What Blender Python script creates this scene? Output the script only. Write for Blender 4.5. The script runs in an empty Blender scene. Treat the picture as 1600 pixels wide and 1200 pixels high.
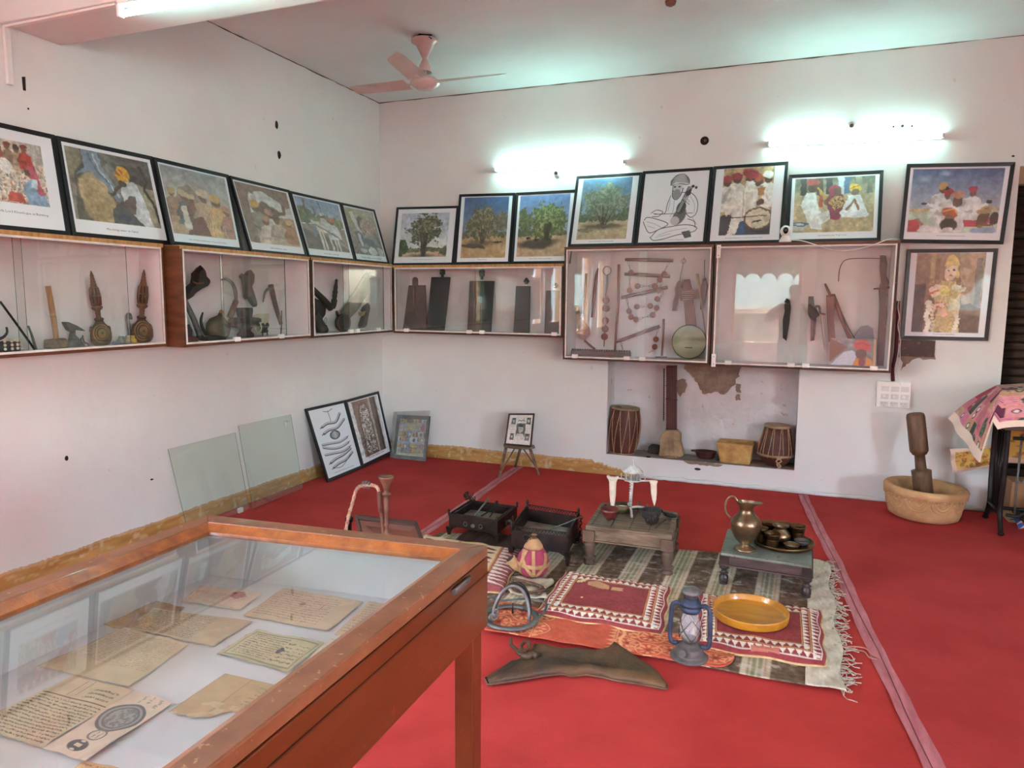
import bpy, math, random
import numpy as np
from mathutils import Vector, Matrix, Quaternion
random.seed(7); RNG=np.random.RandomState(7)
SC=bpy.context.scene; COL=SC.collection
PI=math.pi
# ---------------------------------------------------------------- camera
F=1115.75; YAW=-0.371096; PITCH=0.119498; ROLL=0.0082163; H0=1.55
cy_,sy_=math.cos(YAW),math.sin(YAW); cp_,sp_=math.cos(PITCH),math.sin(PITCH)
FW=Vector((sy_*cp_,cy_*cp_,-sp_)); RT0=Vector((cy_,-sy_,0)); UP0=RT0.cross(FW)
RT=RT0*math.cos(ROLL)+UP0*math.sin(ROLL); UP=UP0*math.cos(ROLL)-RT0*math.sin(ROLL)
CAM=Vector((0,0,H0))
cd=bpy.data.cameras.new('camera'); cam=bpy.data.objects.new('camera',cd); COL.objects.link(cam)
cd.sensor_width=36; cd.lens=F/1600*36; cd.clip_start=.02; cd.clip_end=200
mw=Matrix.Identity(4)
for i in range(3):
    mw[i][0]=RT[i]; mw[i][1]=UP[i]; mw[i][2]=-FW[i]; mw[i][3]=CAM[i]
cam.matrix_world=mw; SC.camera=cam
def ray(px,py): return RT*((px-800)/F)-UP*((py-600)/F)+FW
def at(px,py,**k):
    """measured point of the photograph on a real plane x=, y= or z="""
    (a,v),=k.items(); i='xyz'.index(a); d=ray(px,py); t=(v-CAM[i])/d[i]; return CAM+d*t
def mpp(p): return (Vector(p)-CAM).dot(FW)/F      # metres per pixel at a point
# ---------------------------------------------------------------- mesh builder
class MB:
    def __init__(s,mat=None):
        s.v=[];s.f=[];s.mi=[];s.sm=[];s.mats=[];s.cur=0;s.c=None
        if mat: s.use(mat)
    def use(s,m):
        if m not in s.mats: s.mats.append(m)
        s.cur=s.mats.index(m); return s
    def add(s,vs,fs,smooth=False):
        b=len(s.v); s.v.extend([tuple(p) for p in vs])
        for q in fs: s.f.append([b+i for i in q]); s.mi.append(s.cur); s.sm.append(smooth)
        return s
    def box(s,x0,x1,y0,y1,z0,z1):
        return s.hexa([(x0,y0,z0),(x1,y0,z0),(x1,y1,z0),(x0,y1,z0),(x0,y0,z1),(x1,y0,z1),(x1,y1,z1),(x0,y1,z1)])
    def hexa(s,p):
        return s.add(p,[(0,3,2,1),(4,5,6,7),(0,1,5,4),(1,2,6,5),(2,3,7,6),(3,0,4,7)])
    def bar(s,a,b,w,h,up=(0,0,1)):
        a=Vector(a);b=Vector(b);d=(b-a).normalized();up=Vector(up)
        sd=d.cross(up)
        if sd.length<1e-4: sd=d.cross(Vector((1,0,0)))
        sd.normalize(); u=sd.cross(d); sd=sd*w/2; u=u*h/2
        return s.hexa([a-sd-u,a+sd-u,b+sd-u,b-sd-u,a-sd+u,a+sd+u,b+sd+u,b-sd+u])
    def tube(s,pts,r,n=8,closed=False,smooth=True):
        pts=[Vector(p) for p in pts]; k=len(pts)
        rr=r if isinstance(r,(list,tuple)) else [r]*k
        T=[]
        for i in range(k):
            if closed: t=pts[(i+1)%k]-pts[i-1]
            else: t=pts[min(i+1,k-1)]-pts[max(i-1,0)]
            T.append(t.normalized() if t.length>1e-9 else Vector((0,0,1)))
        ref=Vector((0,0,1)) if abs(T[0].z)<.9 else Vector((1,0,0))
        nrm=(ref-T[0]*ref.dot(T[0])).normalized(); vs=[]
        for i in range(k):
            nrm=(nrm-T[i]*nrm.dot(T[i]))
            nrm=nrm.normalized() if nrm.length>1e-6 else T[i].orthogonal().normalized()
            bn=T[i].cross(nrm)
            for j in range(n):
                a=2*PI*j/n; vs.append(pts[i]+(nrm*math.cos(a)+bn*math.sin(a))*rr[i])
        fs=[]
        for i in range(k if closed else k-1):
            i2=(i+1)%k
            for j in range(n):
                j2=(j+1)%n; fs.append((i*n+j,i*n+j2,i2*n+j2,i2*n+j))
        s.add(vs,fs,smooth)
        if not closed:
            b=len(s.v)-len(vs)
            s.f.append([b+j for j in range(n)][::-1]); s.f.append([b+(k-1)*n+j for j in range(n)])
            s.mi+=[s.cur]*2; s.sm+=[False]*2
        return s
    def lathe(s,base,axis,prof,n=24,smooth=True,sq=(1,1),ref=None):
        base=Vector(base); ax=Vector(axis).normalized()
        rf=Vector(ref) if ref else (Vector((1,0,0)) if abs(ax.x)<.8 else Vector((0,1,0)))
        u=(rf-ax*rf.dot(ax)).normalized(); w=ax.cross(u); vs=[];fs=[]
        for h,r in prof:
            for j in range(n):
                a=2*PI*j/n; vs.append(base+ax*h+u*(math.cos(a)*r*sq[0])+w*(math.sin(a)*r*sq[1]))
        for i in range(len(prof)-1):
            for j in range(n):
                j2=(j+1)%n; fs.append((i*n+j,i*n+j2,(i+1)*n+j2,(i+1)*n+j))
        s.add(vs,fs,smooth); b=len(s.v)-len(vs)
        if prof[0][1]>1e-4: s.f.append([b+j for j in range(n)][::-1]); s.mi.append(s.cur); s.sm.append(False)
        if prof[-1][1]>1e-4: s.f.append([b+(len(prof)-1)*n+j for j in range(n)]); s.mi.append(s.cur); s.sm.append(False)
        return s
    def prism(s,poly,off,smooth=False):
        poly=[Vector(p) for p in poly]; off=Vector(off); n=len(poly)
        vs=poly+[p+off for p in poly]
        fs=[list(range(n))[::-1],list(range(n,2*n))]+[(i,(i+1)%n,n+(i+1)%n,n+i) for i in range(n)]
        return s.add(vs,fs,smooth)
    def ell(s,c,r,n=16,rot=None):
        c=Vector(c); r=(r,r,r) if not isinstance(r,(tuple,list)) else r; m=max(6,n//2); vs=[];fs=[]
        for i in range(m+1):
            t=PI*i/m
            for j in range(n):
                a=2*PI*j/n; p=Vector((math.sin(t)*math.cos(a)*r[0],math.sin(t)*math.sin(a)*r[1],math.cos(t)*r[2]))
                if rot: p=rot@p
                vs.append(c+p)
        for i in range(m):
            for j in range(n):
                j2=(j+1)%n; fs.append((i*n+j,(i+1)*n+j,(i+1)*n+j2,i*n+j2))
        return s.add(vs,fs,True)
    def grid(s,fn,nu,nv,smooth=True,cols=None):
        vs=[fn(i/(nu-1),j/(nv-1)) for j in range(nv) for i in range(nu)]
        fs=[(j*nu+i,j*nu+i+1,(j+1)*nu+i+1,(j+1)*nu+i) for j in range(nv-1) for i in range(nu-1)]
        if cols is not None:
            if s.c is None: s.c={}
            b=len(s.v); cc=np.asarray(cols).reshape(-1,3)
            for i in range(len(cc)): s.c[b+i]=cc[i]
        return s.add(vs,fs,smooth)
    def mesh(s,name,off):
        me=bpy.data.meshes.new(name); o=Vector(off)
        me.from_pydata([(p[0]-o.x,p[1]-o.y,p[2]-o.z) for p in s.v],[],s.f)
        for m in s.mats: me.materials.append(m)
        me.polygons.foreach_set('material_index',s.mi); me.polygons.foreach_set('use_smooth',s.sm)
        if s.c is not None:
            at_=me.attributes.new('Col','FLOAT_COLOR','POINT'); a=np.ones((len(s.v),4),dtype=np.float32); a[:,:3]=.5
            for k,cv in s.c.items(): a[k,:3]=cv
            at_.data.foreach_set('color',a.ravel())
        me.update(); return me
    def bounds(s):
        a=np.array(s.v,dtype=float); return a.min(0),a.max(0)
def smoothp(pts,k=6,closed=False):
    """catmull-rom through points"""
    P=[Vector(p) for p in pts]; n=len(P); out=[]
    rng=range(n if closed else n-1)
    for i in rng:
        p0=P[i-1] if (i>0 or closed) else P[0]; p1=P[i]; p2=P[(i+1)%n]; p3=P[(i+2)%n] if (i+2<n or closed) else P[-1]
        for j in range(k):
            t=j/k; out.append(.5*((2*p1)+(p2-p0)*t+(2*p0-5*p1+4*p2-p3)*t*t+(3*p1-p0-3*p2+p3)*t**3))
    if not closed: out.append(P[-1])
    return out
# ---------------------------------------------------------------- things
class T:
    """one thing: an Empty at its base that parents its parts"""
    def __init__(s,name,label,cat,group=None,base=None):
        s.name=name;s.label=label;s.cat=cat;s.group=group;s.base=base;s.p=[]
    def part(s,name,mb,parent=None,label=None,bevel=0,kind=None,sub=0,solid=0,cloth=None):
        s.p.append((name,mb,parent,label,bevel,kind,sub,solid)); return len(s.p)-1
    def done(s):
        lo=np.min([q[1].bounds()[0] for q in s.p],0); hi=np.max([q[1].bounds()[1] for q in s.p],0)
        b=Vector(s.base) if s.base else Vector(((lo[0]+hi[0])/2,(lo[1]+hi[1])/2,lo[2]))
        e=bpy.data.objects.new(s.name,None); COL.objects.link(e); e.location=b; e.empty_display_size=.05
        e['label']=s.label; e['category']=s.cat
        if s.group: e['group']=s.group
        obs=[]
        for (nm,mb,pa,lb,bv,kd,sub,sol) in s.p:
            o=bpy.data.objects.new(nm,mb.mesh(nm,b)); COL.objects.link(o)
            o.parent=e if pa is None else obs[pa]
            if lb: o['label']=lb
            if kd: o['kind']=kd
            mods(o,bv,sub,sol); obs.append(o)
        s.e=e; return e
def mods(o,bv,sub,sol):
    if sol: m=o.modifiers.new('sol','SOLIDIFY'); m.thickness=sol
    if bv: m=o.modifiers.new('bev','BEVEL'); m.width=bv; m.segments=2; m.limit_method='ANGLE'; m.angle_limit=.7
    if sub: m=o.modifiers.new('sub','SUBSURF'); m.levels=sub; m.render_levels=sub
def solo(name,mb,label=None,cat=None,group=None,kind=None,bevel=0,sub=0,solid=0,base=None):
    lo,hi=mb.bounds(); b=Vector(base) if base else Vector(((lo[0]+hi[0])/2,(lo[1]+hi[1])/2,lo[2]))
    o=bpy.data.objects.new(name,mb.mesh(name,b)); COL.objects.link(o); o.location=b
    if label: o['label']=label
    if cat: o['category']=cat
    if group: o['group']=group
    if kind: o['kind']=kind
    mods(o,bevel,sub,solid); return o
def struct(name,mb,bevel=0): return solo(name,mb,kind='structure',bevel=bevel)
def dup(root,loc,rotz=0,label=None):
    r=root.copy(); COL.objects.link(r); r.location=loc; r.rotation_euler=(0,0,rotz)
    if label: r['label']=label
    for ch in [c for c in bpy.data.objects if c.parent is root]:
        c=ch.copy(); COL.objects.link(c); c.parent=r
        for g in [q for q in bpy.data.objects if q.parent is ch]:
            d=g.copy(); COL.objects.link(d); d.parent=c
    return r
# ---------------------------------------------------------------- materials
def lin(c):
    c=np.asarray(c,dtype=float)/255.; return np.where(c<=.04045,c/12.92,((c+.055)/1.055)**2.4)
def L4(c): a=lin(c); return (float(a[0]),float(a[1]),float(a[2]),1)
class NT:
    def __init__(s,name):
        s.m=bpy.data.materials.new(name); s.m.use_nodes=True; s.n=s.m.node_tree; s.n.nodes.clear()
        s.out=s.n.nodes.new('ShaderNodeOutputMaterial')
    def new(s,t,**k):
        x=s.n.nodes.new(t)
        for a,b in k.items():
            if hasattr(x,a) and a not in x.inputs: setattr(x,a,b)
            else: x.inputs[a].default_value=b
        return x
    def ln(s,a,b): s.n.links.new(a,b)
MATS={}
def M(name,c,rough=.6,metal=0,c2=None,scale=6,stretch=(1,1,1),lo=.35,hi=.65,bump=0,bscale=60,coat=0,spots=None,spotscale=30,spot=.62,detail=5,bdist=.004,spec=.5):
    if name in MATS: return MATS[name]
    n=NT(name); b=n.new('ShaderNodeBsdfPrincipled'); n.ln(b.outputs[0],n.out.inputs[0])
    b.inputs['Roughness'].default_value=rough; b.inputs['Metallic'].default_value=metal; b.inputs['Coat Weight'].default_value=coat; b.inputs['Coat Roughness'].default_value=.08
    b.inputs['Specular IOR Level'].default_value=spec
    tc=n.new('ShaderNodeTexCoord'); mp=n.new('ShaderNodeMapping'); mp.inputs['Scale'].default_value=stretch; n.ln(tc.outputs['Object'],mp.inputs[0])
    if c2 is None: c2=[max(0,x*.86) for x in c]
    nz=n.new('ShaderNodeTexNoise'); nz.inputs['Scale'].default_value=scale; nz.inputs['Detail'].default_value=detail; nz.inputs['Roughness'].default_value=.6; n.ln(mp.outputs[0],nz.inputs[0])
    rp=n.new('ShaderNodeValToRGB'); e=rp.color_ramp.elements; e[0].position=lo;e[1].position=hi;e[0].color=L4(c2);e[1].color=L4(c); n.ln(nz.outputs[0],rp.inputs[0])
    colr=rp.outputs[0]
    if spots:
        z=n.new('ShaderNodeTexNoise'); z.inputs['Scale'].default_value=spotscale; z.inputs['Detail'].default_value=6; n.ln(tc.outputs['Object'],z.inputs[0])
        r2=n.new('ShaderNodeValToRGB'); e=r2.color_ramp.elements; e[0].position=spot;e[1].position=spot+.05;e[0].color=(0,0,0,1);e[1].color=(1,1,1,1); n.ln(z.outputs[0],r2.inputs[0])
        mx=n.new('ShaderNodeMix',data_type='RGBA'); n.ln(r2.outputs[0],mx.inputs[0]); n.ln(colr,mx.inputs[6]); mx.inputs[7].default_value=L4(spots); colr=mx.outputs[2]
    n.ln(colr,b.inputs['Base Color'])
    if bump:
        z=n.new('ShaderNodeTexNoise'); z.inputs['Scale'].default_value=bscale; z.inputs['Detail'].default_value=4; n.ln(mp.outputs[0],z.inputs[0])
        bp=n.new('ShaderNodeBump'); bp.inputs['Strength'].default_value=bump; bp.inputs['Distance'].default_value=bdist; n.ln(z.outputs[0],bp.inputs['Height']); n.ln(bp.outputs[0],b.inputs['Normal'])
    MATS[name]=n.m; return n.m
def MV(name,rough=.6,coat=0,bump=0,bscale=200):
    """colour comes from the printed or woven pattern stored on the mesh"""
    if name in MATS: return MATS[name]
    n=NT(name); b=n.new('ShaderNodeBsdfPrincipled'); n.ln(b.outputs[0],n.out.inputs[0]); b.inputs['Roughness'].default_value=rough
    b.inputs['Coat Weight'].default_value=coat; b.inputs['Coat Roughness'].default_value=.03
    a=n.new('ShaderNodeAttribute',attribute_name='Col'); n.ln(a.outputs[0],b.inputs['Base Color'])
    if bump:
        tc=n.new('ShaderNodeTexCoord'); z=n.new('ShaderNodeTexNoise'); z.inputs['Scale'].default_value=bscale; z.inputs['Detail'].default_value=3; n.ln(tc.outputs['Object'],z.inputs[0])
        bp=n.new('ShaderNodeBump'); bp.inputs['Strength'].default_value=bump; bp.inputs['Distance'].default_value=.004; n.ln(z.outputs[0],bp.inputs['Height']); n.ln(bp.outputs[0],b.inputs['Normal'])
    MATS[name]=n.m; return n.m
def MG(name,tint=(235,245,240),dust=.03,ior=1.5,boost=1.0):
    n=NT(name); tr=n.new('ShaderNodeBsdfTransparent'); tr.inputs[0].default_value=L4(tint)
    gl=n.new('ShaderNodeBsdfGlossy'); gl.inputs['Roughness'].default_value=.01; gl.inputs[0].default_value=(1,1,1,1)
    fr=n.new('ShaderNodeFresnel'); ge=n.new('ShaderNodeNewGeometry'); mi=n.new('ShaderNodeMix'); mi.inputs[2].default_value=ior; mi.inputs[3].default_value=1/ior; n.ln(ge.outputs['Backfacing'],mi.inputs[0]); n.ln(mi.outputs[0],fr.inputs[0])
    mu=n.new('ShaderNodeMath',operation='MULTIPLY'); n.ln(fr.outputs[0],mu.inputs[0]); mu.inputs[1].default_value=boost
    mx=n.new('ShaderNodeMixShader'); n.ln(mu.outputs[0],mx.inputs[0]); n.ln(tr.outputs[0],mx.inputs[1]); n.ln(gl.outputs[0],mx.inputs[2])
    df=n.new('ShaderNodeBsdfDiffuse'); df.inputs[0].default_value=(.75,.78,.76,1)
    m2=n.new('ShaderNodeMixShader'); m2.inputs[0].default_value=dust; n.ln(mx.outputs[0],m2.inputs[1]); n.ln(df.outputs[0],m2.inputs[2]); n.ln(m2.outputs[0],n.out.inputs[0])
    MATS[name]=n.m; return n.m
def ME(name,c,st):
    n=NT(name); e=n.new('ShaderNodeEmission'); e.inputs[0].default_value=L4(c); e.inputs[1].default_value=st; n.ln(e.outputs[0],n.out.inputs[0]); MATS[name]=n.m; return n.m
# ---------------------------------------------------------------- canvas for prints, paper and cloth
def vn(w,h,cx,cy,seed=0,octs=3):
    o=np.zeros((h,w)); amp=1;tot=0
    for k in range(octs):
        rs=np.random.RandomState(seed+k*31); gx=max(2,int(cx*2**k)+2); gy=max(2,int(cy*2**k)+2); g=rs.rand(gy,gx)
        X=np.linspace(0,gx-1.001,w); Y=np.linspace(0,gy-1.001,h); xi=X.astype(int); yi=Y.astype(int); fx=X-xi; fy=Y-yi
        fx=fx*fx*(3-2*fx); fy=fy*fy*(3-2*fy)
        a=g[np.ix_(yi,xi)];b=g[np.ix_(yi,xi+1)];c=g[np.ix_(yi+1,xi)];d=g[np.ix_(yi+1,xi+1)]
        o+=amp*((a*(1-fx)+b*fx)*(1-fy[:,None])+(c*(1-fx)+d*fx)*fy[:,None]); tot+=amp; amp*=.55
    return o/tot
class Cv:
    def __init__(s,w,h,c=(255,255,255)):
        s.w=w;s.h=h;s.a=np.ones((h,w,3))*np.array(c,dtype=float); s.U,s.V=np.meshgrid(np.linspace(0,1,w),np.linspace(0,1,h)); s.asp=w/h; s.k=0
    def mix(s,m,c):
        m=np.clip(m,0,1)[...,None]; s.a=s.a*(1-m)+np.asarray(c,dtype=float)*m; return s
    def grad(s,c0,c1,v0=0,v1=1):
        t=np.clip((s.V-v0)/(v1-v0),0,1)[...,None]; m=((s.V>=v0)&(s.V<=v1))[...,None]
        s.a=np.where(m,np.asarray(c0)*(1-t)+np.asarray(c1)*t,s.a); return s
    def _in(s,pts):
        m=np.zeros(s.U.shape,bool); n=len(pts)
        for i in range(n):
            x1,y1=pts[i];x2,y2=pts[(i+1)%n]
            if y1==y2: continue
            c=((y1>s.V)!=(y2>s.V))&(s.U<(x2-x1)*(s.V-y1)/(y2-y1)+x1); m^=c
        return m
    def poly(s,pts,c,al=1): return s.mix(s._in(pts)*al,c)
    def rect(s,x0,y0,x1,y1,c,al=1): return s.mix(((s.U>=x0)&(s.U<=x1)&(s.V>=y0)&(s.V<=y1))*al,c)
    def ell(s,cx,cy,rx,ry,c,rot=0,al=1,soft=.08):
        X=(s.U-cx)*s.asp;Y=s.V-cy;co,si=math.cos(rot),math.sin(rot); A=(X*co+Y*si)/(rx*s.asp);B=(-X*si+Y*co)/ry
        d=np.sqrt(A*A+B*B); return s.mix(np.clip((1+soft-d)/(2*soft),0,1)*al,c)
    def ring(s,cx,cy,rx,ry,w,c,al=1,rot=0):
        X=(s.U-cx)*s.asp;Y=s.V-cy;co,si=math.cos(rot),math.sin(rot); A=(X*co+Y*si)/(rx*s.asp);B=(-X*si+Y*co)/ry
        d=np.sqrt(A*A+B*B); return s.mix((np.abs(d-1)<w/ry)*al,c)
    def line(s,pts,w,c,al=1):
        m=np.zeros(s.U.shape)
        for (x1,y1),(x2,y2) in zip(pts[:-1],pts[1:]):
            dx=(x2-x1)*s.asp;dy=y2-y1;L=dx*dx+dy*dy+1e-12
            t=np.clip(((s.U-x1)*s.asp*dx+(s.V-y1)*dy)/L,0,1)
            d=np.hypot((s.U-x1)*s.asp-t*dx,s.V-y1-t*dy); m=np.maximum(m,np.clip((w*.5-d)*s.h+.5,0,1))
        return s.mix(m*al,c)
    def nz(s,amt,cx,cy=None,seed=0,octs=3,mask=None):
        n=(vn(s.w,s.h,cx,cy or cx,seed,octs)-.5)*2*amt
        if mask is not None: n=n*mask
        s.a=np.clip(s.a+n[...,None]*255,0,255); return s
    def blob(s,cx,cy,rx,ry,cs,seed=0,dens=.5,cells=30,rag=.5):
        n=vn(s.w,s.h,cells,cells,seed,3); n2=vn(s.w,s.h,cells*.35,cells*.35,seed+5,2); d=np.sqrt(((s.U-cx)/rx)**2+((s.V-cy)/ry)**2)
        m=(d+ (n2-.5)*rag*1.6 + (n-.5)*rag<1)
        s.mix(m*1.,cs[0]); s.mix((m&(n>dens))*1.,cs[1])
        if len(cs)>2: s.mix((m&(n>dens+.12))*1.,cs[2])
        return s
    def writing(s,x0,y0,x1,y1,rows,c,al=.7,seed=0,fill=.62,cells=60):
        n=vn(s.w,s.h,cells,rows*4,seed,2); ph=(s.V-y0)/(y1-y0)*rows; fr=np.abs((ph%1)-.5)
        j=vn(s.w,s.h,cells*1.6,rows*2,seed+7,2)-.5; fr=np.abs(((ph+.55*j)%1)-.5); t=vn(s.w,s.h,cells*.8,rows*3,seed+9,1)
        m=((s.U>x0)&(s.U<x1)&(s.V>y0)&(s.V<y1)&(fr<.10+.12*t)&(n>1-fill)); return s.mix(m*al*(.55+.45*t),c)
    def paste(s,o,x0,y0,x1,y1):
        xi0,xi1=int(x0*(s.w-1)),int(x1*(s.w-1)); yi0,yi1=int(y0*(s.h-1)),int(y1*(s.h-1))
        X=np.clip(np.linspace(0,o.w-1,xi1-xi0).astype(int),0,o.w-1);Y=np.clip(np.linspace(0,o.h-1,yi1-yi0).astype(int),0,o.h-1)
        s.a[yi0:yi1,xi0:xi1]=o.a[np.ix_(Y,X)]; return s
    def warp(s,amt=.02,cells=7,seed=0,grain=.10,fade_haze=0,fc=(170,168,164)):
        """break up clean outlines the way small photographs do"""
        dx=(vn(s.w,s.h,cells,cells,seed+50,3)-.5)*2*amt*s.w; dy=(vn(s.w,s.h,cells,cells,seed+60,3)-.5)*2*amt*s.h
        Y,X=np.mgrid[0:s.h,0:s.w]; X=np.clip(X+dx,0,s.w-1).astype(int); Y=np.clip(Y+dy,0,s.h-1).astype(int); s.a=s.a[Y,X]
        g=vn(s.w,s.h,s.w/5,s.h/5,seed+70,3)-.5; g2=vn(s.w,s.h,s.w/14,s.h/14,seed+80,2)-.5; s.a=s.a*(1+grain*3.2*g+grain*2.2*g2)[...,None]
        l=s.a.mean(2,keepdims=True); s.a=np.clip(l+(s.a-l)*.82,0,255); s.a=s.a*(1-fade_haze)+np.array(fc)*fade_haze; return s  # blends in grey: faded ink and the glazing's hazy reflections, strongest on left wall
    def lin(s): return lin(np.clip(s.a,0,255))
def bil(A,B,C,D):
    """A top-left, B top-right, C bottom-right, D bottom-left"""
    A,B,C,D=map(Vector,(A,B,C,D)); return lambda u,v:(A*(1-u)+B*u)*(1-v)+(D*(1-u)+C*u)*v
def sheet(cv,fn,mat,off=None):
    """printed sheet following fn(u,v); reads as a thin solid when off is given"""
    mb=MB(mat); mb.grid(fn,cv.w,cv.h,True,cv.lin())
    if off is not None:
        A,B,C,D=fn(0,0),fn(1,0),fn(1,1),fn(0,1); o=Vector(off); b=len(mb.v); mb.add([A,B,C,D,A+o,B+o,C+o,D+o],[(4,5,6,7),(0,1,5,4),(1,2,6,5),(2,3,7,6),(3,0,4,7)])
        for i in range(8): mb.c[b+i]=cv.lin()[0,0]
    return mb
SKYST=1.8; SUNST=1.6; WLE=1.0; EXPO=2.83; TUBEST=8.5
# ================================================================ materials
WALL=M('wall_paint',(227,229,226),.75,c2=(218,218,216),scale=1.3,lo=.3,hi=.7,bump=.35,bscale=9,bdist=.01,spots=(206,198,192),spotscale=11,spot=.70)
NICHE=M('niche_paint',(222,220,222),.8,c2=(206,200,200),scale=3,bump=.6,bscale=22,bdist=.012,spots=(190,178,168),spotscale=16,spot=.66)
CEIL=M('ceiling_paint',(222,230,229),.8,c2=(212,218,217),scale=1.1,bump=.3,bscale=12,bdist=.01)
CARP=M('red_carpet',(192,70,67),.95,c2=(176,60,58),scale=2.2,bump=.7,bscale=420,bdist=.003,spots=(196,84,78),spotscale=95,spot=.73,spec=.1)
CARP2=M('red_carpet_bright',(200,70,63),.95,c2=(184,60,56),scale=2.2,bump=.7,bscale=420,bdist=.003,spots=(205,90,84),spotscale=95,spot=.73,spec=.1)
TAPE=M('pink_tape',(205,128,132),.7,c2=(180,98,104),scale=9,stretch=(3,.6,1),bump=.3)
PLY=M('raw_ply_edge',(196,150,92),.6,c2=(160,112,62),scale=7,stretch=(6,6,1),bump=.2)
BRN=M('brown_wood',(116,70,42),.45,c2=(84,42,22),scale=6,stretch=(1,1,5),bump=.25,bscale=90,spots=(176,140,104),spotscale=38,spot=.72)
BRND=M('dark_brown_wood',(74,40,26),.5,c2=(46,26,18),scale=8,bump=.3,spots=(150,116,88),spotscale=44,spot=.72)
WHITEB=M('white_bead',(232,228,224),.5,c2=(208,200,194),scale=14)
LINE=M('cabinet_lining',(224,215,216),.7,c2=(210,198,200),scale=3,bump=.25,bscale=30)
BLK=M('black_frame',(24,25,29),.35,c2=(17,18,21),scale=12)
GL=MG('clear_glass',(252,254,253),.008,1.5,.9)
GLT=MG('tabletop_glass',(252,254,253),.012,1.5,1.0)
GLG=MG('leaning_glass',(248,252,249),.035,1.45,.7)
GEDGE=M('glass_edge',(70,112,98),.2,c2=(52,92,80))
CLIP=M('white_clip',(244,240,236),.4,c2=(232,226,222))
PRINT=MV('printed_photo',.45)
PAPER=MV('old_paper',.8)
CLOTH=MV('woven_cloth',.95,bump=.5,bscale=260)
TABW=M('varnished_table_wood',(106,52,23),.3,c2=(86,40,16),scale=3,stretch=(3,.5,2),bump=.12,bscale=50,coat=.4,spots=(120,50,20),spotscale=22,spot=.66)
TABT=M('worn_table_rim',(146,94,62),.4,c2=(120,72,44),scale=9,bump=.15,coat=.3,spots=(178,128,92),spotscale=60,spot=.66)
TABO=M('orange_moulding',(170,98,40),.28,c2=(134,70,26),scale=26,bump=.3,bscale=160,coat=.5)
WTRAY=M('white_tray',(226,230,230),.7,c2=(212,216,218),scale=4,bump=.1)
IRON=M('dark_iron',(64,46,38),.55,metal=.55,c2=(34,26,24),scale=14,bump=.4,bscale=90)
STEEL=M('grey_iron',(128,126,122),.5,metal=.6,c2=(92,90,88),scale=18,bump=.3)
BRASS=M('aged_brass',(158,132,100),.33,metal=.9,c2=(118,98,76),scale=7,bump=.1)
BRASSD=M('dark_brass',(134,104,68),.33,metal=.9,c2=(84,64,44),scale=9,bump=.1)
OLDW=M('weathered_wood',(134,112,88),.75,c2=(88,68,50),scale=5,stretch=(1.2,9,6),bump=.6,bscale=50)
OLDG=M('green_worn_paint',(124,132,118),.7,c2=(92,96,84),scale=7,bump=.4,bscale=60,spots=(110,84,62),spotscale=30,spot=.6)
PURP=M('purplish_wood',(92,68,62),.6,c2=(58,42,38),scale=7,stretch=(1,6,6),bump=.4)
DKW=M('blackened_wood',(52,40,34),.6,c2=(32,25,22),scale=9,bump=.5,bscale=60)
MDW=M('carved_brown_wood',(112,78,54),.65,c2=(74,48,34),scale=10,bump=.5,bscale=70)
LTW=M('pale_handle_wood',(184,142,98),.6,c2=(142,100,62),scale=6,stretch=(5,5,1),bump=.3)
RDW=M('reddish_wood',(134,72,52),.6,c2=(96,48,36),scale=6,stretch=(3,3,1),bump=.3)
LEA=M('brown_leather',(104,72,38),.6,c2=(54,38,24),scale=5,bump=.6,bscale=40,bdist=.008)
HIDE=M('drum_skin',(176,152,118),.7,c2=(132,106,78),scale=10,bump=.3)
CORD=M('cotton_cord',(196,170,138),.85,c2=(160,132,100),scale=40)
GREYC=M('grey_white_paint',(206,202,192),.6,c2=(150,146,138),scale=18,bump=.3)
SAND=M('sandstone',(206,166,118),.85,c2=(178,134,88),scale=7,bump=.7,bscale=60,bdist=.006)
CLOTHW=M('cream_cloth',(226,212,192),.9,c2=(200,184,162),scale=12,bump=.3)
WHITE=M('white_plastic',(240,238,234),.35,c2=(228,226,222))
FANP=M('fan_pink_white',(214,190,184),.3,c2=(196,168,162),coat=.4)
BLACKP=M('black_gloss',(12,12,14),.2,c2=(8,8,10))
CONC=M('bare_plaster',(166,144,128),.9,c2=(128,106,92),scale=8,bump=.9,bscale=40,bdist=.01)
OCHRE=MV('ochre_skirting_paint',.6,bump=.3,bscale=60)
TUBE=ME('tube_glow',(192,255,246),TUBEST)
YEL=M('yellow_wood_tray',(206,144,42),.3,c2=(172,112,26),scale=5,stretch=(1,4,1),coat=.5,bump=.1)
BLUE=M('blue_lantern_paint',(74,86,106),.5,metal=.4,c2=(44,52,70),scale=14,bump=.3,spots=(92,80,72),spotscale=30,spot=.62)
DUSTM=M('dusty_metal',(112,104,98),.7,metal=.3,c2=(80,72,68),scale=14,bump=.4)
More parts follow.
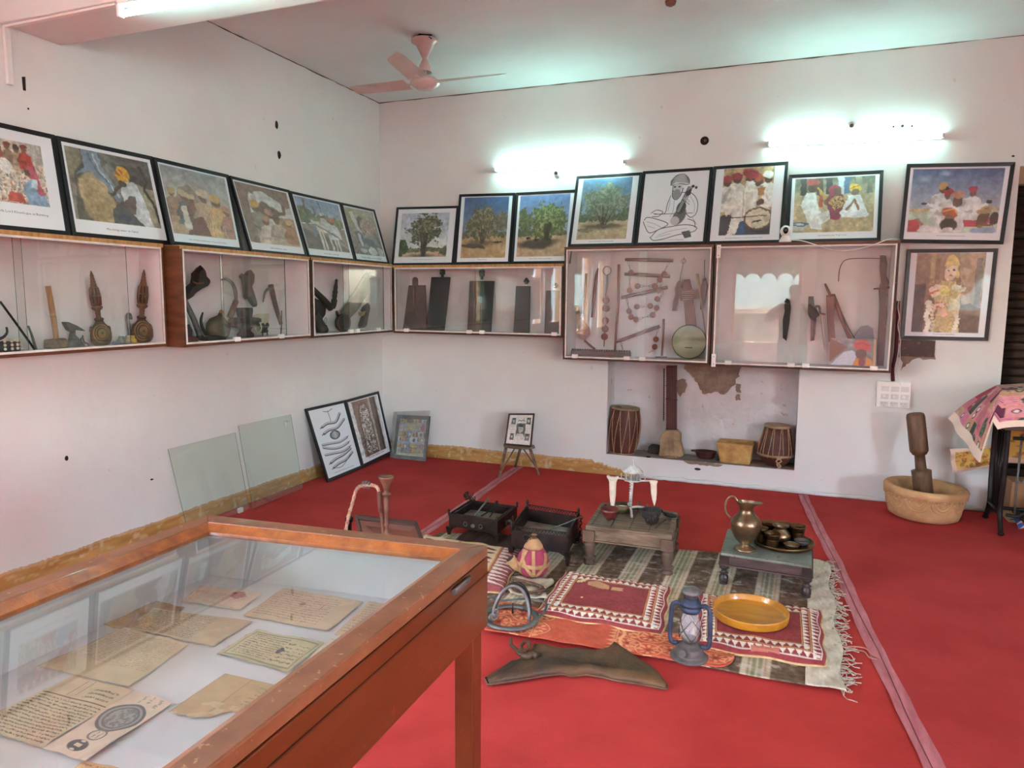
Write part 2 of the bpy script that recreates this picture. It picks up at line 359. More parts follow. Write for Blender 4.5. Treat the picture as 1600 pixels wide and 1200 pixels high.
# ================================================================ room
XL,YB,ZC,YF,XR=-3.75,6.1,3.38,-4.0,4.6
def boxes(mat,*bs):
    m=MB(mat)
    for b in bs: m.box(*b)
    return m
struct('floor',boxes(M('cement_floor',(120,112,104),.8),(XL-.2,XR+.2,YF-.2,YB+.4,-.12,0)))
struct('ceiling',boxes(CEIL,(XL-.2,XR+.2,YF-.2,YB+.4,ZC,ZC+.15)))
m=boxes(WALL,(XL-.2,-1.475,YB,YB+.35,0,ZC),(-1.475,.085,YB,YB+.35,0,.185),(-1.475,.085,YB,YB+.35,1.2,ZC),(.085,1.44,YB,YB+.35,0,ZC),(1.44,3.9,YB,YB+.35,2.5,ZC),(3.9,XR+.2,YB,YB+.35,0,ZC))
m.use(NICHE); m.box(-1.475,.085,YB+.27,YB+.349,.185,1.2)
m.box(-1.4749,-1.4729,YB+.003,YB+.27,.185,1.2); m.box(.0829,.0849,YB+.003,YB+.27,.185,1.2)
m.use(M('niche_shelf_cement',(150,140,130),.85,c2=(120,110,100),scale=12,bump=.5)); m.box(-1.4729,.0829,YB+.004,YB+.27,.185,.1885)
struct('wall_back',m)
m=MB(WALL)
WL=[(-3.6,-2.9,.9,2.4),(-2.4,-1.2,.9,2.4),(-.47,.24,1.1,2.4),(.56,1.18,1.1,2.4)]  # first two openings added to let in more daylight
def wall_with_windows(axis,c0,c1,s0,s1,wins):
    m=MB(WALL); cur=s0
    def bx(a,b,z0,z1):
        if b-a<1e-4 or z1-z0<1e-4: return
        if axis=='x': m.box(c0,c1,a,b,z0,z1)
        else: m.box(a,b,c0,c1,z0,z1)
    for (a,b,z0,z1) in wins: bx(cur,a,0,ZC); bx(a,b,0,z0); bx(a,b,z1,ZC); cur=b
    bx(cur,s1,0,ZC); return m
struct('wall_left',wall_with_windows('x',XL-.2,XL,YF-.2,YB,WL))
WFr=[(-1.17,.15,.64,2.43),(2.8,4.4,.3,2.7)]  # second opening added to throw daylight on the back wall
struct('wall_front',wall_with_windows('y',YF-.2,YF,XL,XR,WFr))
WRt=[(-.9,.3,.9,2.4)]
struct('wall_right',wall_with_windows('x',XR,XR+.2,YF-.2,YB,WRt))
WDF=M('window_frame_wood',(214,170,120),.5,c2=(184,134,86),scale=8)
k=1
for axis,c,ws in (('x',XL-.1,WL),('y',YF-.1,WFr),('x',XR+.1,WRt)):
    for (a,b,z0,z1) in ws:
        m=MB(WDF); t=.05
        segs=[(a,a+t,z0,z1),(b-t,b,z0,z1),(a+t,b-t,z0,z0+t),(a+t,b-t,z1-t,z1)]
        for s0,s1,q0,q1 in segs:
            if axis=='x': m.box(c-.05,c+.05,s0,s1,q0,q1)
            else: m.box(s0,s1,c-.05,c+.05,q0,q1)
        struct('window_%d'%k,m,.004); k+=1
# beam across the ceiling
m=MB(WALL); m.box(XL,XR,2.55,2.885,2.885,ZC); struct('beam',m,.006)
# dark rolling shutter in its opening
m=MB(M('shutter_slat_steel',(78,58,46),.5,metal=.5,c2=(40,30,26),scale=10,stretch=(.6,1,8),bump=.4)); z=.02
while z<2.44:
    m.lathe((1.44,YB+.12,z+.03),(1,0,0),[(0,.03),(2.46,.03)],10,True,(.55,1.1),(0,1,0)); z+=.062
m.box(1.44,3.9,YB+.13,YB+.16,0,2.5); m.use(M('shutter_box_tan',(176,150,116),.6)); m.box(1.44,3.9,YB+.02,YB+.2,2.38,2.5)
struct('door_1',m)
# ochre painted skirtings, ragged along the top
def skirt(name,fn,L,h,end=None,seed=0):
    nu=int(L/.012); cv=Cv(nu,12,(184,136,74)); cv.nz(.12,nu/14,3,seed); n=vn(nu,12,nu/5,6,seed+3,3); n2=vn(nu,12,nu/30,2,seed+9,2)
    m=(n>.62)&((cv.V>.35)|(n2>.55)); cv.mix(m*.6,(208,182,146)); m2=(vn(nu,12,nu/3,1,seed+20,2)>.72); cv.mix(m2*.5,(222,210,196)); cv.mix((cv.V>.85)*.6,(206,178,150))
    top=[h*(1+.025*math.sin(i*.11)+.03*math.sin(i*.029)+.07*(random.random()-.5)) for i in range(nu)]
    if end is not None:
        for i in range(nu):
            t=(i/(nu-1)-end)/(1-end)
            if t>0: top[i]*=max(.04,1-t+.2*(random.random()-.5))
    mb=MB(OCHRE); mb.grid(lambda u,v:fn(u,top[int(round(u*(nu-1)))]*v,.006),nu,12,False,cv.lin())
    b=len(mb.v); cl=cv.lin(); r=[fn(i/(nu-1),top[i],0) for i in range(nu)]+[fn(i/(nu-1),top[i],.006) for i in range(nu)]
    mb.add(r,[(i,i+1,nu+i+1,nu+i) for i in range(nu-1)])
    for i in range(2*nu): mb.c[b+i]=cl[11,i%nu]
    struct(name,mb)
skirt('baseboard_left',lambda u,z,d:(XL+d,YF+(YB-YF)*u,z),10.1,.108,seed=3)
skirt('baseboard_back',lambda u,z,d:(XL+2.66*u,YB-d,z),2.66,.128,.80,seed=6)
# lumpy plaster line where the carpet meets the back wall
m=MB(WALL); pts=[(-1.2+i*.05,YB-.006,.012+.012*random.random()) for i in range(53)]; m.tube(pts,[.010+.012*random.random() for _ in pts],8); struct('trim_1',m)
# thin uneven grey crack lines at the ceiling edge
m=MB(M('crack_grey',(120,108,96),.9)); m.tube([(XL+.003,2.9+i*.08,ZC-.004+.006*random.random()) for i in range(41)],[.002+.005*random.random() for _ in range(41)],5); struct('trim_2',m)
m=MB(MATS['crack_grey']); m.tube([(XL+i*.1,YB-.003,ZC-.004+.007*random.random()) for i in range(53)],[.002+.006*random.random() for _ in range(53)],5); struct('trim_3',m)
# bare plaster patches
def patch(name,pts,off,mat=CONC,seed=1,jit=.10):
    rs=random.Random(seed); P=[Vector(p) for p in pts]; out=[]
    for i in range(len(P)):
        a,b=P[i],P[(i+1)%len(P)]
        for j in range(5):
            t=j/5; q=a.lerp(b,t); e=(b-a).length*jit; out.append(q+Vector((rs.uniform(-e,e),0,rs.uniform(-e,e))))
    m=MB(mat); m.prism(out,off); struct(name,m)
yn=YB+.268
patch('trim_4',[at(x,y,y=yn) for x,y in [(1068,560),(1071,578),(1082,588),(1092,600),(1098,617),(1118,612),(1133,617),(1150,598),(1158,574),(1162,560)]],(0,-.006,0))
patch('trim_5',[at(x,y,y=yn) for x,y in [(1058,593),(1072,592),(1073,606),(1062,620),(1057,612)]],(0,-.005,0),seed=4)
patch('trim_6',[at(x,y,y=yn) for x,y in [(1150,600),(1157,600),(1158,613),(1150,613)]],(0,-.008,0),seed=5)
patch('trim_7',[at(x,y,y=yn) for x,y in [(1150,617),(1156,616),(1157,625),(1149,625)]],(0,-.008,0),seed=6)
patch('trim_8',[at(x,y,y=YB) for x,y in [(1404,528),(1462,530),(1459,559),(1424,562),(1408,578)]],(0,-.003,0),seed=7)
patch('trim_9',[at(x,y,y=YB) for x,y in [(1066,719),(1090,721),(1112,724),(1131,726),(1124,729),(1100,727),(1074,724)]],(0,-.004,0),seed=9,jit=.03)
# small holes and marks in the walls
HOLE=M('dark_hole',(48,30,24),.9,c2=(26,18,16)); kk=10
for (px,py,w,h) in [(432,195,5,8),(436,242,5,9),(30,0,0,0),(44,170,2,2),(104,716,4,5),(237,749,4,2)]:
    if w==0: continue
    c=at(px,py,x=XL); s=mpp(c); m=MB(HOLE); m.prism([c+Vector((0,math.cos(a)*w*s*random.uniform(.6,1.0)*.9,math.sin(a)*h*s*random.uniform(.6,.85))) for a in [i*PI/5 for i in range(10)]],(.003,0,0)); struct('trim_%d'%kk,m); kk+=1
for (px,py,w,h) in [(1396,198,1.5,1.5),(1410,197,2.2,2.2),(1425,197,1.5,1.5),(1583,244,2,1.5),(1013,714,4,1.5),(1090,733,5,2)]:
    c=at(px,py,y=YB); s=mpp(c); m=MB(HOLE); m.prism([c+Vector((math.cos(a)*w*s,0,math.sin(a)*h*s*random.uniform(.8,1.1))) for a in [i*PI/5 for i in range(10)]],(0,-.003,0)); struct('trim_%d'%kk,m); kk+=1
c=at(1101,220,y=YB); s=mpp(c); m=MB(HOLE); m.lathe(c,(0,-1,0),[(0,.031),(.004,.034),(.006,.028),(.002,.024)],20); m.use(M('rust_red',(150,60,44),.6)); m.ell(c+Vector((.004,-.004,0)),(.011,.006,.012),10)
solo('wall_socket_hole',m,'small round dark hole with reddish core in the wall between the two tube lights','hole')
# ================================================================ carpet
def sheet_box(mat,quad,z0,z1,wob=.0,n=1):
    m=MB(mat); a,b,c,d=[Vector((q[0],q[1],z0)) for q in quad]; o=Vector((0,0,z1-z0)); m.hexa([a,b,c,d,a+o,b+o,c+o,d+o]); return m
def tape_x(y,t): return {1:-2.27+(-2.19+2.27)*(6.03-y)/1.97,2:.16+(.315-.16)*(6.0-y)/1.5}[t]
def carp(mat,l,r):
    m=MB(mat); ny=30; ys=[YF+.05+(YB-.03-YF-.05)*j/(ny-1) for j in range(ny)]
    def fn(u,v): y=ys[int(round(v*(ny-1)))]; return (l(y)*(1-u)+r(y)*u,y,.006+.0022*math.sin(y*2.3+u*5)*math.sin(u*9+y)**2)
    m.grid(fn,24,ny); 
    vs=[fn(0,v/(ny-1)) for v in range(ny)]+[(l(ys[v]),ys[v],.0005) for v in range(ny)]; m.add(vs,[(i,i+1,ny+i+1,ny+i) for i in range(ny-1)])
    vs=[fn(u/23,1) for u in range(24)]+[(fn(u/23,1)[0],ys[-1],.0005) for u in range(24)]; m.add(vs,[(i,i+1,24+i+1,24+i) for i in range(23)]); return m
solo('carpet',carp(CARP,lambda y:XL+.03,lambda y:tape_x(y,1)-.002),'red felt carpet sheet on the floor left of both pink seam tapes','carpet')
solo('carpet',carp(CARP2,lambda y:tape_x(y,1)+.002,lambda y:tape_x(y,2)-.002),'bright red felt carpet sheet between the two pink seam tapes','carpet')
solo('carpet',carp(CARP,lambda y:tape_x(y,2)+.002,lambda y:XR-.05),'red felt carpet sheet running right from the right-hand pink tape','carpet')
for t,lab,w in ((1,'long pink cloth tape over the carpet seam by the little tripod stool',.04),(2,'long pink cloth tape over the carpet seam right of the brass pitcher table',.036)):
    m=MB(TAPE); n=80; y0,y1=(-3.9,6.04)
    def fn(u,v):
        y=y0+(y1-y0)*v; return (tape_x(y,t)+(u-.5)*2*w+.006*math.sin(y*3.1)+.003*math.sin(y*17),y,.0095+.001*math.sin(y*9+u*4))
    m.grid(fn,5,n); m.use(M('seam_dark',(120,58,66),.8)); m.tube([(tape_x(y0+(y1-y0)*i/60,t)+.004*math.sin(i*.9),y0+(y1-y0)*i/60,.0108) for i in range(61)],.0014,5)
    solo('seam_tape',m,lab,'tape')
# ================================================================ cabinets
def mapL(s,d,z): return Vector((XL+d,s,z))
def mapB(s,d,z): return Vector((s,YB-d,z))
def mbox(m,f,s0,s1,d0,d1,z0,z1):
    m.hexa([f(s0,d0,z0),f(s1,d0,z0),f(s1,d1,z0),f(s0,d1,z0),f(s0,d0,z1),f(s1,d0,z1),f(s1,d1,z1),f(s0,d1,z1)])
def cabinet(label,f,s0,s1,z0,z1,D,outer,topmat,panes,clips,bead=.012,lips=None,side=None,bot=None):
    c=T('wall_display_cabinet',label,'display cabinet','glass-fronted wall cabinets'); t=.02
    m=MB(outer); mbox(m,f,s0,s1,.001,.012,z0,z1); mbox(m,f,s0,s0+t,.012,D,z0,z1); mbox(m,f,s1-t,s1,.012,D,z0,z1); mbox(m,f,s0+t,s1-t,.012,D,z0,z0+t)
    if bot: mbox(m,f,s0,s1,D,D+.006,z0,z0+.014)
    b=c.part('body',m,bevel=.002)
    m=MB(topmat); mbox(m,f,s0+.0005,s1-.0005,.012,D+.003,z1-t,z1+.002); c.part('top_board',m,bevel=.002)
    m=MB(LINE); e=.003; mbox(m,f,s0+t,s1-t,.0125,.0145,z0+t,z1-t); mbox(m,f,s0+t,s0+t+e,.0145,D-.01,z0+t,z1-t); mbox(m,f,s1-t-e,s1-t,.0145,D-.01,z0+t,z1-t); mbox(m,f,s0+t+e,s1-t-e,.0145,D-.01,z1-t-e,z1-t); mbox(m,f,s0+t+e,s1-t-e,.0145,D-.01,z0+t,z0+t+e)
    c.part('lining',m,label='pinkish white painted inside')
    m=MB(WHITEB); q=.004
    w_=.017; mbox(m,f,s0+w_,s1-w_,D,D+q,z1-t-bead,z1-t); mbox(m,f,s0+w_,s1-w_,D,D+q,z0+t-.003,z0+t+bead-.003); mbox(m,f,s0+w_,s0+w_+bead,D,D+q,z0+t+bead-.003,z1-t-bead); mbox(m,f,s1-w_-bead,s1-w_,D,D+q,z0+t+bead-.003,z1-t-bead)
    c.part('bead',m,bevel=.0015,label='thin white wooden bead')
    for (a,b,dd) in panes:
        m=MB(GL); zz0,zz1=z0+t+.004,z1-t-.004; d0=D-.012-dd; d1=d0+.004
        P=[f(a,d0,zz0),f(b,d0,zz0),f(b,d1,zz0),f(a,d1,zz0),f(a,d0,zz1),f(b,d0,zz1),f(b,d1,zz1),f(a,d1,zz1)]
        m.add(P,[(2,3,7,6)]) ; m.add(P,[(0,1,5,4)]); m.use(GEDGE); m.add(P,[(1,2,6,5),(3,0,4,7)]); gp=c.part('glass_pane',m)
    for (s,z) in clips:
        m=MB(CLIP); mbox(m,f,s-.026,s+.026,D-.018,D+.009,z-.016,z+.016); c.part('clip',m,gp,bevel=.006)
    return c.done()
def cs(px,py,D,f):   # pixel -> (s,z) on a cabinet front
    if f is mapL: p=at(px,py,x=XL+D); return p.y,p.z
    p=at(px,py,y=YB-D); return p.x,p.z
D1,D2,D3=.19,.30,.30
sL=lambda px,py,D:cs(px,py,D,mapL)[0]
a=sL(40,450,D1);b=sL(28,450,D1);e=sL(203,450,D1)
cabinet('cabinet with carved flasks and mallet on left wall, nearest the viewer',mapL,1.35,3.315,1.24,1.857,D1,BRN,PLY,[(1.4,a,0),(b,e,.008)],[])
cabinet('cabinet with round gourd and sickle in the middle of the left wall row',mapL,3.335,4.585,1.235,1.85,D2,BRN,PLY,[(sL(347,450,D2),sL(447,450,D2),0),(sL(352,450,D2),sL(449,450,D2),.008)],[(sL(371,528,D2),1.262),(sL(440,524,D2),1.262)])
cabinet('narrow cabinet with leather powder flask at the room corner, on left wall',mapL,4.60,5.80,1.23,1.85,D3,BRND,PLY,[(sL(538,450,D3),sL(600,450,D3),0),(sL(548,450,D3),sL(602,450,D3),.008)],[(sL(549,518,D3),1.262),(sL(559,517,D3),1.262),(sL(592,512,D3),1.262)])
DB=.30
sB=lambda px,py,D=DB:cs(px,py,D,mapB)
cabinet('low cabinet of dark slate boards on back wall beside the corner',mapB,-3.445,-1.80,1.222,1.84,DB,BRND,PLY,[(-3.41,-2.55,0),(-2.62,-1.825,.008)],[(sB(635,511)[0],1.25),(sB(733,517)[0],1.25),(sB(753,519)[0],1.25),(sB(866,521)[0],1.25)],bead=.014)
cabinet('tall cabinet with gourd flute and belled camel harness on back wall',mapB,-1.79,-.585,1.04,1.975,DB+.02,BRND,BRN,[(-1.76,-1.10,0),(-1.17,-.61,.008)],[(sB(899,554.6)[0],1.07),(sB(980,559)[0],1.07),(sB(1004,559)[0],1.07)],bead=.012)
cabinet('tall cabinet with a small photo and tall carved staff on back wall, right end',mapB,-.578,.69,1.035,1.978,DB+.02,BRND,BRN,[(-.55,.15,0),(.06,.66,.008)],[(sB(1138,564)[0],1.066),(sB(1236,568)[0],1.066),(sB(1259,569)[0],1.066),(sB(1365,572)[0],1.066)],bead=.012)
for px,py,lab in ((1123,393,'small white metal joining plate at the top between the two tall cabinets'),(1115,563,'small white metal joining plate at the foot between the two tall cabinets')):
    p=at(px,py,y=YB-DB-.03); m=MB(CLIP); m.box(p.x-.016,p.x+.016,p.y-.004,p.y+.004,p.z-.05,p.z+.05); m.use(STEEL); m.ell(p+Vector((0,-.005,.03)),(.004,.003,.004),8); m.ell(p+Vector((0,-.005,-.03)),(.004,.003,.004),8)
    solo('joining_plate',m,lab,'plate',bevel=.002)
# ================================================================ prints
def tree_pic(seed,sky0,sky1,ground,crown,cs,trunk,hz=.7,w=96,h=78,extra=None):
    c=Cv(w,h); c.grad(sky0,sky1,0,hz+.02); c.rect(0,hz,1,1,ground); g=(c.V>hz)*1.; c.nz(.06,20,20,seed,3,g)
    for i in range(9):
        x=(i+.3)/9; c.blob(x,hz-.01,.09,.05,[(88,92,62),(110,112,74),(130,128,90)],seed+i,.5,30)
    cx,cy,rx,ry=crown; c.ell(cx-.02,hz+.13,rx*.8,.045,(84,66,50),al=.7,soft=.4)
    for k,(dx,wd) in enumerate(trunk): c.line([(cx+dx*.2,hz+.14),(cx+dx,cy+ry*.1)],wd,(74,58,42))
    c.blob(cx,cy,rx,ry,cs,seed+2,.48,34,.55)
    for k,(dx,wd) in enumerate(trunk): c.line([(cx+dx*.2,hz+.12),(cx+dx*1.2,cy+ry*.3)],wd*.5,(60,48,36),.8)
    if extra: extra(c)
    return c
def fig(c,x,y,s,robe,turban,skin=(122,84,62),lean=0):
    """small sitting or standing figure seen in a photograph"""
    a=1/c.asp
    c.poly([(x-.32*s*a,y+s),(x-.26*s*a+lean*s,y+.35*s),(x+lean*s,y+.2*s),(x+.26*s*a+lean*s,y+.35*s),(x+.36*s*a,y+s)],robe)
    c.line([(x-.2*s*a+lean*s,y+.4*s),(x-.34*s*a,y+.7*s),(x+.02*s,y+.72*s)],.1*s,[v*.82 for v in robe])
    c.ell(x+lean*s,y+.12*s,.12*s*a,.14*s,skin); c.ell(x+lean*s,y+.02*s,.16*s*a,.11*s,turban)
def P_L0():
    c=Cv(120,104,(214,196,176)); c.nz(.22,26,22,3,3)
    n=vn(120,104,34,30,5,2); 
    for i,(t,col) in enumerate(((.66,(196,120,90)),(.70,(120,140,160)),(.73,(230,214,190)),(.77,(170,70,60)),(.80,(90,80,74)))):
        c.mix((np.roll(n,i*17,1)>t)*(c.V>.35)*.9,col)
    c.rect(.62,0,1,.3,(184,178,170)); c.nz(.08,12,12,9)
    for x,y,s,r,t in [(.06,.06,.3,(90,110,150),(30,26,24)),(.2,.05,.34,(110,120,130),(40,34,30)),(.34,.1,.36,(190,62,50),(60,40,30)),(.46,.06,.36,(150,120,96),(120,60,50)),(.6,.08,.4,(176,150,120),(70,50,40)),(.72,.05,.38,(200,60,44),(140,40,34))]: fig(c,x,y,s,r,t)
    c.ell(.38,.42,.1,.12,(226,220,214)); c.rect(.84,.02,.87,.6,(196,196,190))
    c.poly([(.66,1),(.62,.74),(.7,.6),(.84,.6),(.93,.76),(1,1)],(130,170,206)); c.poly([(.66,.5),(.74,.34),(.84,.42),(.96,.8),(.86,.84),(.74,.58)],(206,86,110)); c.ell(.7,.48,.05,.06,(120,80,60)); c.poly([(.74,.58),(.84,.56),(.84,.74),(.74,.72)],(200,222,230))
    c.poly([(.34,.98),(.4,.82),(.56,.8),(.62,.98)],(208,74,58)); c.nz(.07,40,34,13)
    c.warp(.03,9,48,.11,.04); o=Cv(170,150,(236,236,244)); o.paste(c,.12,.12,.86,.77); return o
def P_L1():
    c=Cv(150,120,(118,116,108)); c.grad((110,106,100),(150,142,124),0,1); c.nz(.12,10,8,3)
    c.poly([(0,0),(.16,0),(.12,.3),(0,.42)],(150,138,112)); c.poly([(.5,.12),(.86,.1),(1,.3),(1,.5),(.8,.42),(.56,.3)],(90,88,84)); c.poly([(.7,.36),(1,.42),(1,1),(.88,1),(.74,.62)],(158,148,120)); c.line([(.86,.1),(.92,.3),(.88,.46),(.96,.62),(1,.9)],.04,(74,62,50))
    c.poly([(.06,.34),(.14,.2),(.3,.14),(.42,.3),(.5,.6),(.55,1),(.02,1)],(96,92,80)); c.ell(.24,.55,.17,.26,(188,162,118),.3); c.ell(.3,.78,.2,.24,(172,148,106),.3); c.nz(.07,30,26,8)
    c.poly([(.17,0),(.36,0),(.38,.2),(.5,.45),(.56,.66),(.5,.68),(.36,.42),(.24,.28),(.08,.36),(.18,.22)],(124,148,172)); c.line([(.3,.02),(.34,.22),(.52,.6)],.03,(196,200,206)); c.line([(.24,.03),(.28,.2),(.44,.44)],.02,(90,110,136))
    c.ell(.62,.26,.09,.115,(226,160,40),.3); c.ell(.58,.24,.05,.05,(176,104,24)); c.line([(.55,.2),(.66,.3),(.7,.36)],.02,(244,190,70))
    c.poly([(.6,.36),(.74,.34),(.84,.52),(.88,.86),(.9,1),(.7,1),(.62,.78),(.56,.56)],(206,208,216)); c.ell(.6,.4,.05,.05,(80,58,46)); c.poly([(.66,.56),(.74,.58),(.7,.82),(.6,.86),(.56,.7)],(110,92,80)); c.line([(.6,.42),(.5,.5),(.46,.58)],.05,(92,70,56)); c.poly([(.56,.66),(.68,.86),(.8,1),(.42,1),(.42,.8)],(84,84,84)); c.ell(.56,.9,.07,.05,(60,70,96)); c.nz(.04,50,40,19)
    c.warp(.02,9,49,.11,.04); o=Cv(170,140,(238,238,246)); o.paste(c,.035,.045,.965,.86); return o
def P_L2():
    c=Cv(116,104); c.grad((150,160,166),(206,206,196),0,.6); c.rect(0,.5,1,1,(190,150,116)); c.nz(.08,16,12,2)
    c.line([(0,.22),(.46,.02)],.02,(186,184,178)); c.poly([(.12,.5),(.2,.3),(.34,.2),(.46,.34),(.52,.5)],(150,128,108))
    for x,y,s,r,t in [(.08,.34,.4,(170,120,90),(190,150,80)),(.26,.36,.5,(96,110,110),(214,180,140)),(.36,.4,.42,(140,84,70),(224,196,150)),(.56,.3,.66,(206,170,130),(232,210,180)),(.76,.36,.64,(226,170,90),(236,180,90)),(.92,.5,.5,(186,110,90),(200,140,110))]: fig(c,x,y,s,r,t)
    for i in range(5): c.line([(.54+.03*i,.5),(.5+.045*i,.98)],.012,(236,214,186),.8)
    for i in range(4): c.line([(.72+.03*i,.5),(.7+.05*i,.98)],.012,(244,206,140),.8)
    c.poly([(.22,1),(.34,.74),(.5,.7),(.6,1)],(120,60,50)); c.nz(.08,60,50,4,2,(c.V>.7)*1.); c.poly([(.18,.6),(.26,.56),(.3,.9),(.2,.92)],(226,222,214)); c.nz(.04,40,36,6)
    c.warp(.03,9,50,.11,.30); o=Cv(132,118,(226,230,240)); o.paste(c,.03,.03,.97,.9); return o
def camel(c,x,y,s,col):
    a=1/c.asp
    c.ell(x,y,.26*s*a,.13*s,col); c.ell(x-.02*s,y-.1*s,.1*s*a,.09*s,col)
    c.line([(x+.22*s*a,y+.02*s),(x+.36*s*a,y-.02*s),(x+.4*s*a,y-.24*s)],.07*s,col); c.ell(x+.44*s*a,y-.26*s,.08*s*a,.04*s,col)
    for dx in (-.2,-.13,.12,.2): c.line([(x+dx*s*a,y+.06*s),(x+(dx-.01)*s*a,y+.42*s)],.035*s,col)
def P_L3():
    c=Cv(96,104,(216,218,220)); c.rect(0,.48,1,1,(204,178,146)); c.nz(.06,20,16,3)
    camel(c,.46,.42,.9,(112,88,70)); camel(c,.8,.66,.5,(176,130,90)); c.rect(.6,.5,1,.86,(164,120,84),.6)
    for x,y,s,r,t in [(.26,.3,.6,(150,140,130),(226,166,60)),(.5,.42,.5,(214,204,194),(180,130,100)),(.4,.54,.5,(226,206,190),(200,150,110)),(.62,.5,.5,(190,170,150),(90,70,60)),(.86,.56,.4,(180,120,80),(220,170,110))]: fig(c,x,y,s,r,t)
    n=[(0,0),(1,0),(1,.3),(.9,.3),(.74,.18),(.62,.12),(.44,.06),(.34,.08),(.26,.16),(.22,.12),(.16,.2),(.14,.6),(.18,1),(0,1)]
    c.poly(n,(138,108,92)); c.nz(.07,26,26,5); c.warp(.03,9,51,.11,.22); o=Cv(112,118,(228,232,240)); o.paste(c,.03,.03,.97,.9); return o
def P_L4():
    c=Cv(96,104); c.grad((120,150,190),(180,196,214),0,.5); c.blob(.12,.34,.2,.18,[(90,110,74),(110,128,84)],3); c.blob(.6,.42,.4,.14,[(104,120,80),(126,140,92)],4); c.rect(0,.52,1,1,(150,134,118)); c.poly([(0,.6),(.5,.7),(1,.94),(1,1),(0,1)],(112,102,94)); c.nz(.06,20,20,6)
    wb=(224,216,208)
    c.ell(.5,.52,.26,.12,wb); c.poly([(.22,.4),(.36,.44),(.4,.6),(.3,.62),(.2,.5)],(206,198,192)); c.line([(.2,.36),(.14,.2),(.16,.04)],.04,(90,84,80)); c.line([(.26,.36),(.36,.28),(.34,.14)],.035,(110,104,98)); c.poly([(.2,.5),(.3,.5),(.28,.74),(.22,.74)],(120,130,160))
    for x in (.34,.42,.56,.66,.74): c.line([(x,.58),(x+.04,.98)],.04,wb)
    fig(c,.72,.34,.42,(220,220,226),(206,96,50)); fig(c,.52,.26,.3,(214,214,214),(230,228,226)); c.line([(.5,.02),(.54,.34)],.01,(70,60,54)); c.line([(.3,.5),(.66,.64),(.92,.8)],.02,(96,76,62)); c.nz(.04,50,40,8)
    c.warp(.025,9,52,.11,.16); o=Cv(112,118,(228,232,240)); o.paste(c,.03,.03,.97,.9); return o
def P_L5():
    c=Cv(80,96,(150,136,120)); c.grad((190,176,150),(120,114,110),0,1); c.nz(.12,20,24,3); c.ell(.14,.2,.14,.2,(150,146,92)); c.poly([(.1,.1),(.24,.06),(.4,.5),(.3,.6)],(214,216,220)); c.ell(.42,.3,.12,.16,(92,70,62)); c.blob(.66,.34,.26,.2,[(176,120,104),(206,176,156)],4,.5,30)
    c.poly([(.1,.5),(.3,.48),(.5,.74),(.2,.8)],(96,100,112)); c.poly([(.2,.55),(.3,.54),(.34,.78),(.26,.78)],(206,210,220)); c.poly([(.4,.6),(.7,.66),(.9,.86),(.5,.92)],(86,96,112)); c.ell(.62,.9,.14,.09,(226,226,226)); c.ell(.88,.9,.1,.1,(206,200,196)); c.ell(.3,.9,.1,.05,(210,206,200)); c.nz(.06,40,40,9)
    c.warp(.04,9,53,.11,.28); o=Cv(96,110,(224,228,236)); o.paste(c,.03,.03,.97,.9); return o
def margin(c,w,h,l,t,r,b,col=(236,236,244),amt=.022,fade_haze=.05): c.warp(amt,8,w,.10,fade_haze); o=Cv(w,h,col); o.paste(c,l,t,1-r,1-b); return o
def P_B1(): return margin(tree_pic(3,(176,190,214),(226,224,222),(206,168,140),(.5,.36,.32,.34),[(74,78,56),(104,108,78),(140,142,112)],[(-.06,.09),(.05,.11),(0,.1)],.84,extra=lambda c:(c.blob(.06,.8,.12,.17,[(66,84,40),(92,110,56)],4),c.blob(.95,.86,.08,.09,[(86,98,60),(112,120,78)],5))),110,96,.075,.085,.095,.1)
def P_B2(): return margin(tree_pic(13,(62,92,150),(128,152,190),(196,156,106),(.46,.42,.38,.26),[(98,90,64),(126,116,82),(150,140,104)],[(-.09,.03),(.03,.03),(.1,.03),(-.02,.03)],.62,72,96,lambda c:(c.blob(.86,.4,.14,.18,[(104,94,74),(128,116,90)],7),c.ell(.26,.8,.28,.035,(92,70,52),.1),c.ell(.8,.74,.12,.02,(50,44,42)))),84,108,.08,.02,.06,.05)
def P_B3(): return margin(tree_pic(23,(84,116,186),(150,172,206),(204,170,130),(.58,.4,.36,.26),[(86,98,48),(118,128,62),(150,154,88)],[(-.03,.12),(.03,.12)],.62,72,96,lambda c:(c.blob(.12,.44,.16,.2,[(92,100,60),(116,122,78)],8),c.ell(.36,.8,.36,.07,(88,70,58),soft=.3),c.ell(.2,.7,.05,.025,(40,30,28)),c.ell(.38,.72,.07,.02,(44,34,30)))),84,108,.06,.02,.06,.06)
def P_B4(): return margin(tree_pic(33,(70,112,158),(140,162,184),(190,170,130),(.5,.38,.46,.28),[(98,110,88),(120,130,104),(140,148,122)],[(-.16,.025),(-.04,.04),(.05,.03),(.18,.02)],.66,84,104,lambda c:(c.ell(.52,.78,.34,.02,(100,90,70),soft=.4),c.blob(.1,.64,.12,.07,[(84,98,66),(100,112,78)],9),c.blob(.92,.6,.14,.1,[(84,100,66),(104,118,80)],11),c.blob(.16,.84,.16,.04,[(112,112,82),(140,134,98)],12))),96,116,.09,.02,.09,.06)
